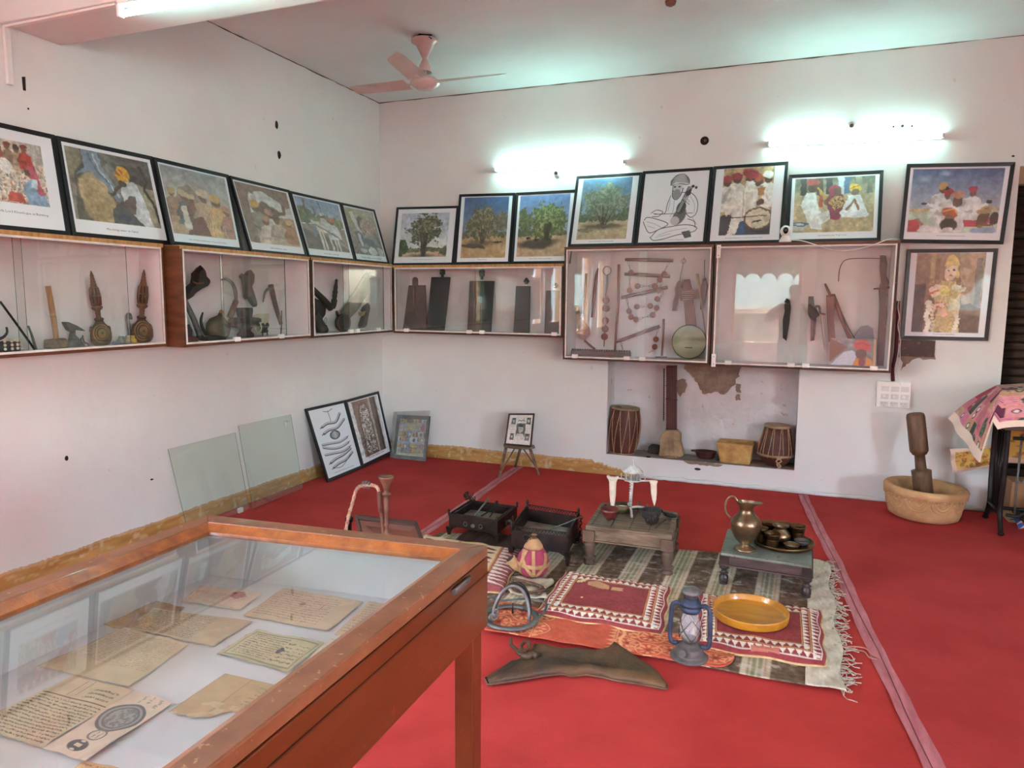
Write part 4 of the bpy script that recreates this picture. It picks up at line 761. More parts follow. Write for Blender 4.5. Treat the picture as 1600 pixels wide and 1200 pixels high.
def flask(label,b,nk,tp,rb,flip,cpx,mat2):
    t=T('carved_flask',label,'flask','ornate carved flasks with tall pierced stoppers')
    m=plathe(b,nk,A1,[(0,rb*.35),(.06,rb*.7),(.25,rb*.98),(.5,rb),(.72,rb*.85),(.88,rb*.5),(1,6)],MDW,sq=(.55,1),n=28)
    c=X(*cpx,{'x':XL+.075+rb*.0021}); s=mpp(c)
    for rr,tt in ((rb*.78,.0035),(rb*.58,.003),(rb*.36,.003)): 
        m.use(mat2); m.tube([c+Vector((-.014*(rr/rb)**2,math.cos(a)*rr*s,math.sin(a)*rr*s)) for a in [i*2*PI/28 for i in range(28)]],tt,6,True)
    for i in range(8):
        a=i*PI/4; m.use(mat2); m.ell(c+Vector((-.001,math.cos(a)*rb*.22*s,math.sin(a)*rb*.22*s)),(.005,.009,.009),8)
    t.part('body',m)
    m=MB(MDW); L=1
    B=X(*nk,A1);Tt=X(*tp,A1);ax=(Tt-B);L=ax.length;ax.normalize();s=mpp(B)
    m.lathe(B,ax,[(0,6*s),(.04*L,7*s),(.07*L,3.6*s),(.2*L,3.8*s),(.24*L,7.5*s),(.28*L,8*s),(.3*L,5.5*s)],16)
    m.lathe(B+ax*.3*L,ax,[(0,6*s),(.02*L,7*s),(.03*L,3*s),(.34*L,3*s),(.35*L,7*s),(.37*L,6*s)],16)
    u=Vector((1,0,0)); w=ax.cross(u).normalized()
    for k in range(8):
        a=k*PI/4; d=u*math.cos(a)+w*math.sin(a); m.tube([B+ax*.31*L+d*6*s,B+ax*.47*L+d*7*s,B+ax*.66*L+d*5.6*s],1.3*s,6)
    m.lathe(B+ax*.48*L,ax,[(0,7.4*s),(.03*L,7.4*s)],16)
    m.lathe(B+ax*.67*L,ax,[(0,5.6*s),(.04*L,4.2*s),(.05*L,5*s),(.09*L,3.4*s),(.1*L,4.2*s),(.15*L,2.8*s),(.16*L,3.6*s),(.21*L,2.2*s),(.22*L,3*s),(.28*L,1.6*s),(.33*L,.6*s)],14)
    t.part('stopper',m)
    for sgn in (-1,1):
        m=MB(MDW); q=B-ax*.02+Vector((0,sgn*.045,-.02)); m.tube(smoothp([q+Vector((0,0,-.015)),q+Vector((0,sgn*.012,.006)),q+Vector((0,sgn*.02,-.006)),q+Vector((0,sgn*.02,-.022))],4),.004,6); t.part('lug',m)
    t.done()
FL2=M('flask_inlay_green',(120,124,84),.6,c2=(164,118,60),scale=26)
FL3=M('flask_inlay_brown',(150,116,80),.6,c2=(96,86,60),scale=26)
flask('carved round flask with tall pierced stopper, in the middle of the nearest cabinet',(160,541),(155,501),(142,423),17.5,1,(160,521),FL2)
flask('carved round flask with tall pierced stopper, at the right end of the nearest cabinet',(224,536),(221,498),(225,421),19,1,(225,517),FL3)
t=T('wooden_mallet','pale-handled mallet with a block head standing head down in the nearest cabinet','mallet')
t.part('head',silh([(74,545),(74,531),(97,528),(102,533),(102,543)],A1,.06,OLDW,zmin=zc),bevel=.004); t.part('handle',ptube([(88,531),(84,500),(79,470),(75,447)],A1,[3.6,4.2,4,4],LTW),label='pale worn handle'); t.done()
m=silh([(102,547),(109,534),(112,519),(106,516),(101,508),(99,503),(104,503),(118,509),(131,517),(121,516),(115,515),(115,523),(124,532),(131,544)],A1,.035,STEEL,zmin=zc); solo('hoe_blade',m,'grey iron hoe blade with a beaked top beside the mallet in the nearest cabinet','tool',bevel=.002)
m=ptube([(44,509),(50,525),(56,546)],A1,[1.6,1.8,2.2],STEEL,zmin=zc); ptube([(46,535),(57,547)],A1,1.4,STEEL,m); solo('iron_tongs',m,'thin grey iron tongs leaning left of the mallet in the nearest cabinet','tongs')
m=ptube([(0,471),(30,512),(54,546)],{'x':XL+.10},1.9,BLACKP,zmin=zc); solo('black_rod',m,'long thin black rod leaning across the left part of the nearest cabinet','rod')
t=T('studded_bowl','dark box-like bowl edged with pale shell studs at the left picture edge, nearest cabinet','bowl')
m=plathe((0,548),(0,533),A1,[(0,24),(.2,27),(1,27),(1,24),(.5,23)],DKW,zb=zc); t.part('bowl',m)
for i in range(18):
    c=X(0,540,A1); s=mpp(c); a=i*2*PI/18; m=MB(CLOTHW)
    for dz in (-8,-2,4): m.ell(c+Vector((math.cos(a)*28*s,math.sin(a)*28*s,-dz*s)),(.007,.007,.008),8)
    t.part('shell_stud',m,label='pale shell studs')
m=ptube([(-4,531),(6,526),(11,519),(10,511)],A1,[2.5,2.2,1.8,1.6],DKW); t.part('ladle_handle',m); t.done()
m=ptube([(129,524),(131,533),(137,537),(139,544)],A1,1.2,STEEL,zmin=zc); ptube([(127,527),(127,533),(131,536)],A1,1.1,STEEL,m); ptube([(126,541),(133,537)],A1,1.1,STEEL,m); solo('small_pincers',m,'little grey iron pincers between hoe blade and carved flask, nearest cabinet','pincers')
for px,py,r_,c,lab in ((189,540,7,M('grey_jar',(150,146,140)),'tiny grey jar beside the right-hand carved flask'),(200,539,7,M('tan_jar',(176,158,130)),'tiny tan jar, middle of the three beside the right-hand carved flask'),(208,539,6.5,M('yellow_jar',(196,158,66)),'tiny yellow jar touching the right-hand carved flask')):
    m=plathe((px,py+1),(px,py-15),A1,[(0,r_*.8),(.1,r_),(.45,r_*.8),(.7,3),(.8,3.5),(1,3.2)],c,zb=zc); solo('small_jar',m,lab,'jar','tiny jars in the nearest cabinet')
m=ptube([(203,538),(202,515),(199,494),(203,491),(205,499)],{'x':XL+.05},[2.6,2.6,2.4,2.2,2],STEEL,zmin=zc); solo('curled_stick',m,'thin grey stick with a curled top behind the tiny jars, nearest cabinet','stick')
m=silh([(178,540),(190,541),(190,535),(178,534)],{'x':XL+.11},.03,M('blue_grey_slab',(120,130,150)),zmin=zc); solo('small_whetstone',m,'small bluish slab lying in front of the tiny jars, nearest cabinet','stone',bevel=.002)
# middle cabinet
A2={'x':XL+.12}; A2b={'x':XL+.06}; zc2=1.259
t=T('carved_boot_form','dark carved wooden boot-shaped form mounted high at the left of the middle cabinet','wooden form'); m=silh([(286,461),(290,453),(302,443),(304,431),(304,424),(311,417),(313,414),(317,420),(319,430),(325,436),(326,441),(322,448),(310,454),(298,462),(291,470)],A2,.07,DKW,bulge=.2); t.part('body',m); ptubem=ptube([(302,440),(308,443),(318,442)],{'x':XL+.16},1.6,MDW); t.part('band',ptubem); t.done()
m=ptube([(287,466),(303,500),(314,532)],A2,[4,4.4,5],STEEL,zmin=zc2); m.use(DKW); plathe((314,533),(311,524),A2,[(0,6),(.6,6.5),(1,5)],DKW,m,12); solo('leaning_staff',m,'thick grey-brown staff leaning below the boot form, middle cabinet','staff')
m=ptube([(317,488),(314,500),(316,512),(322,523)],A2,[1.2,2.2,2.4,2.2],DKW,zmin=zc2); solo('curved_horn',m,'slim dark curved horn between the leaning staff and the round gourd','horn')
t=T('round_gourd','round brown gourd water bottle with a pale stopper in the middle cabinet','gourd'); m=plathe((338,530),(345,490),A2,[(0,8),(.06,15),(.25,20),(.5,21),(.7,17),(.85,8),(.9,5),(1,4)],M('gourd_brown',(104,92,70),.6,c2=(70,60,46),scale=9,bump=.5),zb=zc2,sq=(.75,1)); t.part('body',m); m=plathe((345,492),(347,485),A2,[(0,3.6),(.7,3.6),(1,3)],LTW); t.part('stopper',m); t.done()
t=T('sickle','sickle with a curved grey blade and thick handle beside the round gourd','sickle'); m=ptube([(346,437),(354,436),(363,443),(368,456),(369,470)],A2,[1.6,2.6,3,3,2.4],STEEL); t.part('blade',m); m=ptube([(369,470),(365,480),(359,496)],A2,[4.2,4.5,5],MDW); t.part('handle',m); t.done()
m=silh([(374,430),(377,427),(383,429),(386,423),(392,421),(396,427),(395,440),(391,448),(396,462),(401,479),(395,480),(388,466),(383,468),(381,450),(379,436)],A2b,.04,M('greyed_wood',(112,104,98),.7,c2=(84,76,70),scale=9,bump=.4),bulge=.15); solo('carved_stick',m,'flat grey carved stick with a forked top hanging high in the middle cabinet','carved stick')
t=T('footed_mortar','dark turned wooden footed mortar with wide flange in the middle cabinet','mortar'); m=plathe((384,530),(382,481),A2,[(0,12),(.1,13),(.22,8),(.3,10),(.36,21),(.42,22),(.5,21),(.52,24),(.62,24.5),(.66,20),(.68,11),(.9,12.5),(1,12),(1,9.5),(.8,8)],DKW,zb=zc2,n=28); t.part('body',m); t.done()
t=T('pick_tool','narrow pick with a hooked grey tip and straight wooden shaft in the middle cabinet','pick'); m=ptube([(439,506),(430,475),(423,445)],A2b,[3,3.6,4.2],MDW); t.part('handle',m); m=ptube([(424,448),(415,456),(411,472)],A2b,[2.6,2,1],STEEL); t.part('tip',m); t.done()
m=ptube([(440,485),(440,505),(439,527)],{'x':XL+.16},[.8,1,1.2],IRON,zmin=zc2); m.use(CLIP); solo('iron_spike',m,'thin upright iron spike at the right of the middle cabinet','spike')
m=silh([(395,494),(402,490),(421,490),(419,510),(412,522),(404,516)],{'x':XL+.05},.004,M('parchment',(206,194,164),.8)); solo('parchment_piece',m,'pale parchment piece behind the footed mortar','parchment')
c=X(404,512,{'x':XL+.20}); m=MB(CLOTHW); m.tube([c+Vector((0,math.cos(a)*.03,math.sin(a)*.035)) for a in [i*2*PI/20 for i in range(20)]],.005,6,True); solo('white_ring',m,'small white ring leaning on the footed mortar','ring')
m=MB(DKW); c=X(413,511,A2)
for i in range(5): m.ell(c+Vector((0,-.03+.016*i,.012*math.sin(i*2))),(.014,.012,.02),8)
m.tube([c+Vector((0,-.03,-.03)),c+Vector((0,.03,-.03))],.012,8); m.tube([c+Vector((0,-.02,-.035)),c+Vector((0,-.02,zc2-c.z))],.004,6); m.tube([c+Vector((0,.03,-.035)),c+Vector((0,.03,zc2-c.z))],.004,6); solo('toy_cart',m,'small dark wooden piece with knobs right of the footed mortar','carving')
m=plathe((296,531),(293,507),A2,[(0,9),(.15,10),(.3,5),(.6,6),(1,3)],DKW,zb=zc2,n=14); solo('turned_stand',m,'small dark turned stand at the left foot of the middle cabinet','stand')
m=silh([(287,533),(305,534),(307,529),(300,525),(288,526)],{'x':XL+.2},.05,M('dark_red_lump',(110,44,40),.8,c2=(60,40,34)),zmin=zc2); solo('red_bundle',m,'small dark red bundle on the cabinet floor beneath the boot form','bundle',bevel=.003)
m=silh([(319,533),(349,531),(348,527),(335,524),(321,527)],{'x':XL+.2},.06,DKW,zmin=zc2); solo('dark_tray',m,'low dark wooden tray on the cabinet floor before the round gourd','tray',bevel=.003)
# corner cabinet
A3={'x':XL+.12}; zc3=1.254
t=T('powder_flask','dark leather powder flask with thick hanging spout, left in the corner cabinet','powder flask')
m=silh([(485,460),(492,466),(503,470),(509,478),(507,494),(501,502),(493,500),(487,492)],A3,.05,DKW,bulge=.25); t.part('body',m); m=ptube([(484,448),(497,460),(508,471),(517,482)],{'x':XL+.15},[5,5,5.4,5.6],DKW); t.part('barrel',m); m=plathe((489,490),(505,518),A3,[(0,8),(.3,9),(.8,8.5),(.82,10),(1,9.5)],DKW); t.part('spout',m)
c=X(509,501,{'x':XL+.16}); m=MB(STEEL); m.tube([c+Vector((0,math.cos(a)*.014,math.sin(a)*.025)) for a in [i*2*PI/16 for i in range(16)]],.0025,5,True); t.part('ring',m,label='small metal ring'); t.done()
m=plathe((521,482),(526,436),{'x':XL+.06},[(0,2.6),(.1,4),(.28,4.8),(.35,3),(.4,4),(.5,3.4),(.55,4.2),(.65,3),(.7,3.4),(.9,2),(.95,2.4),(1,1)],DKW,n=12); solo('carved_dagger',m,'black carved dagger-like peg standing above the round flask, corner cabinet','dagger')
t=T('round_leather_flask','round dark leather flask with a stitched rim in the corner cabinet','flask'); c=X(535,501,{'x':XL+.15}); c.z=zc3+.075; m=MB(DKW); m.ell(c,(.04,.10,.078),24); t.part('body',m); m=MB(MDW); m.tube([c+Vector((.02,math.cos(a)*.094,math.sin(a)*.073)) for a in [i*2*PI/30 for i in range(30)]],.0035,6,True); t.part('stitched_rim',m); m=MB(DKW); m.tube([c+Vector((0,-.06,.055)),c+Vector((0,-.085,.10))],[.014,.010],8); t.part('spout',m); t.done()
m=silh([(531,487),(547,466),(563,440),(571,425),(577,427),(579,440),(577,452),(569,468),(559,485),(545,500),(536,505)],{'x':XL+.05},.035,M('green_reflection_tint',(98,104,82),.5,c2=(64,66,56),scale=14,bump=.4),bulge=.2); solo('wedge_board',m,'long tapering board coloured with a green glass reflection, leaning right, corner cabinet','board')  # green reflection in the cabinet glass painted into the wedge's colour
t=T('black_jug','small black handled jug at the right of the corner cabinet','jug'); m=silh([(561,513),(566,497),(571,490),(566,484),(570,476),(575,472),(576,480),(573,494),(570,512)],A3,.05,DKW,zmin=zc3,bulge=.2); t.part('body',m); m=silh([(560,488),(571,486),(568,493),(562,494)],{'x':XL+.18},.01,LTW); t.part('label_tag',m); t.done()
# slates
BB={'y':YB-.05}; zs=1.246
def slate(label,q,knob,mat,lean=.10,stroke=False):
    t=T('slate_board',label,'writing board','old wooden writing boards in the low cabinet'); P=[]
    for i,(x,y) in enumerate(q):
        p=X(x,y,{'y':YB-(.03 if i<2 else .15)})
        if i>=2: p.z=zs
        P.append(p)
    m=MB(mat); m.prism(P,(0,-.018,0)); t.part('board',m,bevel=.004)
    (kx,ky,kt,kw,shape)=knob; b=X(kx,ky,{'y':YB-.04}); s=mpp(b); h=(ky-kt)*s; m=MB(mat)
    if shape=='round': m.prism([b+Vector(((-kw*s if i==0 else kw*s) if i<2 else kw*s*math.cos((i-2)*PI/6),0,(0 if i<2 else h-kw*s+kw*s*math.sin((i-2)*PI/6)))) for i in range(9)],(0,-.016,0))
    elif shape=='cap': m.lathe(b+Vector((0,-.008,0)),(0,0,1),[(0,kw*s*.5),(h*.3,kw*s*.55),(h*.35,kw*s),(h*.7,kw*s*.95),(h*.75,kw*s*1.05),(h,kw*s*.8)],12)
    else: m.lathe(b+Vector((0,-.008,0)),(0,0,1),[(0,kw*s*.5),(h*.25,kw*s*.6),(h*.35,kw*s),(h*.55,kw*s*.9),(h,kw*s*.2)],12)
    t.part('knob',m,bevel=.002)
    if stroke:
        m=MB(MDW); a=X(647,447,{'y':YB-.075}); b2=X(647,478,{'y':YB-.11}); m.bar(a,b2,.02,.012,(0,-1,0)); t.part('spine',m,0)
    t.done()
SL1=M('brown_slate_board',(86,66,56),.6,c2=(58,44,38),scale=9,bump=.4,spots=(130,104,84),spotscale=50,spot=.7)
SL2=M('black_slate_board',(44,42,44),.5,c2=(28,28,30),scale=9,bump=.4,spots=(84,74,68),spotscale=60,spot=.72)
slate('brown board with a rounded handle, first from the left in the low cabinet',[(630,446),(665.5,445.5),(668,512),(627,511)],(649.5,446,433,4.5,'round'),SL1,stroke=True)
slate('tall black board with a capped knob, second from the left in the low cabinet',[(675,433),(704.5,433),(695,514),(667,513)],(692,433,421,4.5,'cap'),SL2)
slate('wide black board with a carved knob, third from left in the low cabinet',[(735,439),(773,439),(768,517),(731,516)],(753.5,437,421,4.5,'cap'),SL2)
m=MB(SL1); a=[X(735.5,440,{'y':YB-.055}),X(752,439.5,{'y':YB-.055}),X(750,517,{'y':YB-.175}),X(732,516,{'y':YB-.175})]; a[2].z=a[3].z=zs; m.prism(a,(0,-.008,0)); solo('thin_brown_board',m,'thin brown board resting against the left half of the black board, low cabinet','writing board',bevel=.002)
slate('black board with a pointed knob, fourth from the left in the low cabinet',[(807,447),(829.5,447),(828,520),(803,519)],(823,444,434,5,'point'),SL2)
slate('dark board with a small pointed knob, at the right end of the low cabinet',[(854,454),(880,454),(878,524),(851,522)],(868.5,450,442,4.5,'point'),SL1)
# instruments cabinet
I1={'y':YB-.05}; I2_={'y':YB-.09}; zi=1.066
t=T('gourd_flute','pale brown gourd pipe with a dark mouthpiece at the left of the tall cabinet','gourd flute')
m=MB(RDW); ptube([(901,478),(903,493),(906,503),(911,514),(911,522),(909,530)],I2_,[3.2,3.8,5,10.5,11.5,4],M('gourd_tan',(168,112,84),.5,c2=(140,84,62),scale=8),m,n=20,k=5); t.part('gourd',m); m=ptube([(900,477),(903,491)],I2_,[3.6,4],MDW); t.part('mouthpiece',m); m=ptube([(913,532),(922,540),(930,546)],I2_,[1.8,2,2],RDW); t.part('pipe',m); t.done()
def stick(name,lab,px,r_,mat,cat): solo(name,ptube(px,I1,r_,mat,zmin=zi),lab,cat)
stick('dark_flute','blackish flute hanging above the gourd pipe, first of the hanging rods',[(916,427),(915,445),(910,491)],[2.2,2,2],DKW,'flute')
stick('reed_pipe','reddish brown reed pipe, second of the hanging rods in the tall cabinet',[(935,419),(931,436),(925,496)],[1.4,2.6,2.1],RDW,'pipe')
stick('long_staff','long thin reddish staff reaching down to the cabinet floor, fourth of the hanging rods',[(967,413),(966,470),(963,510),(961,548)],[2.2,2,1.8,1.8],RDW,'staff')
def chainl(m,a,b,nn,w=.008,r_=.002,yy=0):
    a=Vector(a);b=Vector(b);d=(b-a); L=d.length/nn; u=d.normalized(); s=u.cross(Vector((0,1,0))).normalized()
    for i in range(nn):
        c=a+d*((i+.5)/nn); v=s if i%2==0 else Vector((0,1,0)); m.tube([c+u*math.cos(q)*L*.62+v*math.sin(q)*w for q in [k*2*PI/10 for k in range(10)]],r_,5,True)
def disc(m,px,py,r_,pl=I2_,th=.012):
    c=X(px,py,pl); s=mpp(c); m.lathe(c+Vector((0,th/2,0)),(0,-1,0),[(0,r_*s*.8),(th*.3,r_*s),(th*.7,r_*s),(th,r_*s*.8)],16)
t=T('bead_hanger','string of flat round wooden discs hanging from an iron ring, third of the hanging rods','bead string')
c=X(948.5,423,I1); m=MB(IRON); m.tube([c+Vector((math.cos(a)*.036,0,math.sin(a)*.036)) for a in [i*2*PI/20 for i in range(20)]],.003,6,True); t.part('ring',m); m=ptube([(948.5,429),(948,447),(946,465)],I1,[1.4,1.8,1.2],DKW); t.part('strap',m)
for px,py in ((947,469),(947,482),(946,501),(945.5,514),(944.5,526)): m=MB(RDW); disc(m,px,py,5.6,I1); t.part('disc',m)
m=ptube([(947,470),(944,535),(944,541)],I1,[.8,1,.4],RDW); t.part('cord',m); t.done()
t=T('belled_harness_frame','wooden ladder-like camel harness frame hung with round bells and wire links','harness'); 
for a,b in (((977,405.5),(1052,407)),((976,428),(1047,432)),((971,465),(1043,449)),((963,534),(1031,510))):
    m=ptube([a,((a[0]+b[0])/2,(a[1]+b[1])/2),b],I1,[2.4,2.8,2.6],RDW); t.part('bar',m)
for px,py in ((986,426),(1038,428),(1031,437),(996,447),(1023,447),(984,454),(1029,454),(995,479),(1016,478),(1027,467),(1026,481),(983,486),(986,495),(1020,492),(994,499),(1025,530),(1023,542)): m=MB(RDW); disc(m,px,py,4.6); t.part('bell',m)
m=MB(IRON)
for a,b in (((981,408),(985,423)),((1046,409),(1038,424)),((984,430),(984,451)),((1036,432),(1024,445)),((1035,440),(1030,452)),((979,466),(983,484)),((985,489),(986,495)),((1036,456),(1027,478)),((1027,484),(1020,490)),((999,447),(1021,447)),((999,479),(1013,479)),((998,498),(1018,493)),((1028,513),(1025,526)),((1023,545),(1014,551)),((970,535),(973,546))):
    A_=X(*a,I2_);B_=X(*b,I2_); chainl(m,A_,B_,max(2,int((A_-B_).length/.035)),.007,.0016)
t.part('wire_link',m); t.done()
t=T('bowed_fiddle','brown bowed fiddle with many side strings, standing in the middle of the tall cabinet','fiddle')
m=silh([(1068,437),(1078,436),(1081,450),(1085,480),(1090,520),(1072,521),(1069,480),(1066,452)],I1,.03,RDW,bulge=.1); t.part('neck',m)
m=silh([(1064,450),(1060,455),(1064,470),(1094,466),(1095,450),(1087,452)],{'y':YB-.08},.02,RDW); t.part('peg_block',m)
for k in range(5): m=ptube([(1066,456+k*3),(1084,455+k*3)],{'y':YB-.095},.7,M('pale_string',(206,180,150))); t.part('string',m,0)
t.done()
def fish(lab,px,top,mat=RDW):
    t=T('carved_paddle',lab,'carved paddle','carved wooden paddles in the tall cabinet'); t.part('body',silh(px,I1,.03,mat,bulge=.2)); t.part('hanging_cord',ptube(top,I1,.5,IRON,k=1)); t.done()
fish('carved fish-shaped paddle hanging left of the bowed fiddle',[(1058,441),(1062,437),(1065,442),(1065,456),(1061,472),(1058,486),(1050,486),(1052,470),(1055,460),(1054,450)],[(1062,438),(1066,418),(1069,402)])
fish('carved long paddle hanging right of the bowed fiddle',[(1098,436),(1103,434),(1106,446),(1102,470),(1099,483),(1094,484),(1094,460),(1096,446)],[(1101,435),(1101,420),(1101,406)])
c=X(1068,408,I1); m=MB(IRON); m.tube([c+Vector((math.cos(a)*.018,0,math.sin(a)*.018)) for a in [i*2*PI/14 for i in range(14)]],.002,5,True); solo('wire_loop',m,'small wire loop above the fish-shaped paddle','wire loop')
m=ptube([(1089,428),(1093,450),(1098,490),(1102,520),(1104,545)],I2_,[2.6,2,1.2,1,1],LTW); solo('fiddle_bow',m,'long pale curved bow crossing right of the bowed fiddle','bow')
m=ptube([(1037,498),(1036,530),(1034,556)],I2_,[2,1.8,1.8],RDW,zmin=zi); ptube([(1024,558),(1042,558)],I2_,1.2,RDW,m,zmin=zi); solo('flute_stand',m,'short reddish pipe standing on a foot bar at the bottom of the tall cabinet','pipe')
t=T('toothed_bar','long low wooden bar with a row of teeth lying along the cabinet floor','toothed bar'); m=MB(PURP); a=X(893,556,{'y':YB-.16});b=X(985,560,{'y':YB-.16}); a.z=b.z=zi+.022; m.bar(a,b,.05,.04); t.part('bar',m,bevel=.003)
m=MB(PURP)
for i in range(24): q=a.lerp(b,(i+.5)/24); m.box(q.x-.004,q.x+.004,q.y-.02,q.y+.02,q.z+.018,q.z+.034)
t.part('tooth_row',m,kind=None); t.done()
t=T('round_drum_frame','large round pale-green flat drum with a dark rim low in the tall cabinet','drum'); c=X(1077,531,{'y':YB-.10}); c.z=zi+.14; m=MB(M('greenish_skin',(176,176,140),.6,c2=(150,146,112),scale=6)); m.lathe(c+Vector((0,.02,0)),(0,-1,0),[(0,.13),(.035,.135),(.036,.13),(.037,.0)],36); t.part('skin',m); m=MB(DKW); m.tube([c+Vector((math.cos(a)*.136,0,math.sin(a)*.136)) for a in [i*2*PI/36 for i in range(36)]],.006,6,True); t.part('rim',m); m=MB(DKW); m.box(c.x-.03,c.x+.03,c.y-.024,c.y-.018,c.z-.05,c.z-.042); t.part('bridge',m); t.done()
# right tall cabinet
t=T('carved_staff','tall crooked carved wooden staff standing at the right end of the tall cabinet','staff'); m=silh([(1375,399),(1384,399),(1386,412),(1385,430),(1389,440),(1386,452),(1385,475),(1388,500),(1384,512),(1386,530),(1384,574),(1370,574),(1372,520),(1374,480),(1373,452),(1376,440),(1374,420)],I1,.04,MDW,zmin=zi,bulge=.15); t.part('shaft',m); m=ptube([(1365,451.5),(1377,450.5),(1390,449)],{'y':YB-.08},1.4,MDW); t.part('crossbar',m); t.done()
t=T('bow_fiddle_neck','tall narrow wooden instrument with a pointed top beside leaning bows','instrument'); m=silh([(1291,461),(1303,459),(1305,470),(1303,500),(1306,534),(1294,534),(1292,500)],I1,.05,RDW,bulge=.1); t.part('body',m); m=ptube([(1289,443),(1293,452),(1298,463)],I1,[1.4,2,2],RDW); t.part('top_peg',m); t.done()
stick('leaning_bow','thin bow leaning to the right behind the small photo, tall cabinet',[(1302,460),(1315,498),(1328,528),(1340,540)],[2.6,3,2.8,2.4],RDW,'bow')
stick('leaning_rod','thin dark rod leaning beside the bow, right tall cabinet',[(1306,466),(1322,505),(1338,534)],[.9,.9,.9],DKW,'rod')
stick('thin_bow','slim pale bow leaning left of the narrow instrument',[(1281,477),(1284,510),(1289,548)],[1,1,1],LTW,'bow')
m=ptube([(1310,440),(1312,420),(1322,406),(1350,403.5),(1383,404)],{'y':YB-.02},.5,DKW); solo('black_wire',m,'thin black wire running along the inside back of the right tall cabinet','wire')
cv=Cv(76,46,(150,140,146)); cv.nz(.2,10,7,3); cv.poly([(0,.0),(.4,.3),(.0,.9)],(120,80,60)); cv.poly([(.02,1),(.3,.5),(.5,.42),(.6,.6),(.5,1)],(206,206,222)); cv.ell(.7,.25,.19,.22,(206,74,70),.2); cv.line([(.55,.2),(.7,.14),(.86,.24)],.06,(170,50,54)); cv.ell(.68,.55,.12,.18,(110,64,58)); cv.poly([(.5,1),(.58,.7),(.7,.8),(.7,1)],(226,140,50)); cv.poly([(.78,1),(.8,.68),(.9,.74),(.94,1)],(230,150,60)); cv.ell(.7,.86,.07,.16,(150,60,60)); cv.poly([(.94,0),(1,0),(1,1),(.94,1)],(226,186,140)); cv.nz(.05,34,20,7)
a=X(1295,574,{'y':YB-.17});a.z=zi;b=X(1368,576,{'y':YB-.17});b.z=zi;b.y=a.y; h=.20
m=sheet(cv,bil((a.x,a.y+.05,zi+h),(b.x,b.y+.05,zi+h),b,a),PRINT,(0,.006,.001)); solo('small_photo_print',m,'small unframed photo of a man in a red turban standing in the right tall cabinet','photo print')
m=silh([(1332,536),(1338,520),(1346,510),(1356,508),(1364,514),(1366,536)],{'y':YB-.05},.03,M('blue_grey_stone',(120,122,136),.7)); solo('rounded_plaque',m,'rounded bluish grey plaque standing behind the small photo','plaque')
t=T('mirrored_arm_shape','dark arm shape with a side knob in right tall cabinet, standing for a reflection','arm shape'); m=silh([(1263,463),(1271,463),(1273,478),(1281,492),(1276,497),(1274,520),(1272,532),(1266,533),(1266,500),(1262,490)],I1,.04,DKW,bulge=.15); t.part('body',m); m=ptube([(1272,480),(1280,479),(1282,489),(1290,491)],I1,[2,1.8,1.4,.8],DKW); t.part('arm',m); t.done()  # solid dark shape in place of the person's mirrored arm
m=silh([(1225,472),(1229,466),(1234,469),(1236,480),(1234,500),(1229,533),(1223,528),(1223,500),(1226,486)],I1,.04,DKW,bulge=.15); solo('mirrored_hand_shape',m,'dark hand-and-arm shape left of centre in right tall cabinet, standing for a reflection','arm shape')  # built arm silhouette, stands for the mirrored person in the glass
# ================================================================ niche
zn=.1888
t=T('barrel_drum','large reddish barrel drum laced with pale cord, standing at the left of the wall niche','drum'); B=at(972,707,y=YB+.115); B.z=zn; H=.405; ax=Vector((.022,0,.405)).normalized()
DR=M('drum_red_wood',(104,56,42),.55,c2=(70,36,28),scale=7,bump=.4,spots=(150,100,80),spotscale=40,spot=.72)
prof=[(0,.115),(.02,.118),(.1,.134),(.2,.143),(.3,.138),(.39,.122),(.4,.118)]; m=MB(DR); m.lathe(B,ax,prof,32); t.part('shell',m)
m=MB(HIDE); m.lathe(B+ax*.395,ax,[(0,.124),(.008,.128),(.016,.123),(.014,.10),(.013,.0)],32); t.part('skin',m); m=MB(DKW); m.ell(B+ax*.412+Vector((-.06,-.03,0)),(.03,.022,.003),12); t.part('skin_patch',m,1,label='black tuning patch')
m=MB(HIDE); m.lathe(B+ax*.001,ax,[(0,.119),(.012,.122)],32); t.part('lower_hoop',m)
m=MB(CORD); u=Vector((1,0,0));w=Vector((0,1,0))
def rad(h):
    for (h0,r0),(h1,r1) in zip(prof[:-1],prof[1:]):
        if h0<=h<=h1: return r0+(r1-r0)*(h-h0)/(h1-h0)
    return prof[-1][1]
nl=11
for k in range(nl):
    a0=2*PI*k/nl; a1=2*PI*(k+.5)/nl; a2=2*PI*(k+1)/nl
    for s0,s1 in ((a0,a1),(a2,a1)):
        pts=[]
        for i in range(9):
            f_=i/8; h=.395-.385*f_; a=s0+(s1-s0)*f_; pts.append(B+ax*h+(u*math.cos(a)+w*math.sin(a))*(rad(max(0,min(.4,h)))+.004))
        m.tube(pts,.0028,5)
t.part('lacing',m,0,label='pale cord lacing'); t.done()
t=T('long_neck_fiddle','long plank-necked fiddle with skin-covered box body leaning in the wall niche','fiddle'); yy=YB+.15
m=silh([(1041,671),(1041.5,571),(1057.5,571),(1057.5,671)],{'y':yy},.028,M('dark_red_neck',(92,48,40),.55,c2=(70,34,30),scale=6,bump=.3)); t.part('neck',m,bevel=.002)
m=silh([(1030,712),(1032,700),(1032,684),(1034,678),(1041,671),(1058,671),(1064,677),(1064,690),(1068,705),(1069,710),(1064,713),(1040,714)],{'y':yy-.01},.09,HIDE,zmin=zn); t.part('sound_box',m,bevel=.006,label='pale skin-covered body')
m=MB(BLACKP); 
for k in range(26): c=at(1037.5-.5*(k/26),577+k*3.1,y=yy-.015); m.ell(c,(.007,.006,.006),6)
m.tube([at(1037.5,576,y=yy),at(1037,658,y=yy)],.003,5); t.part('side_beads',m,label='row of black beads')
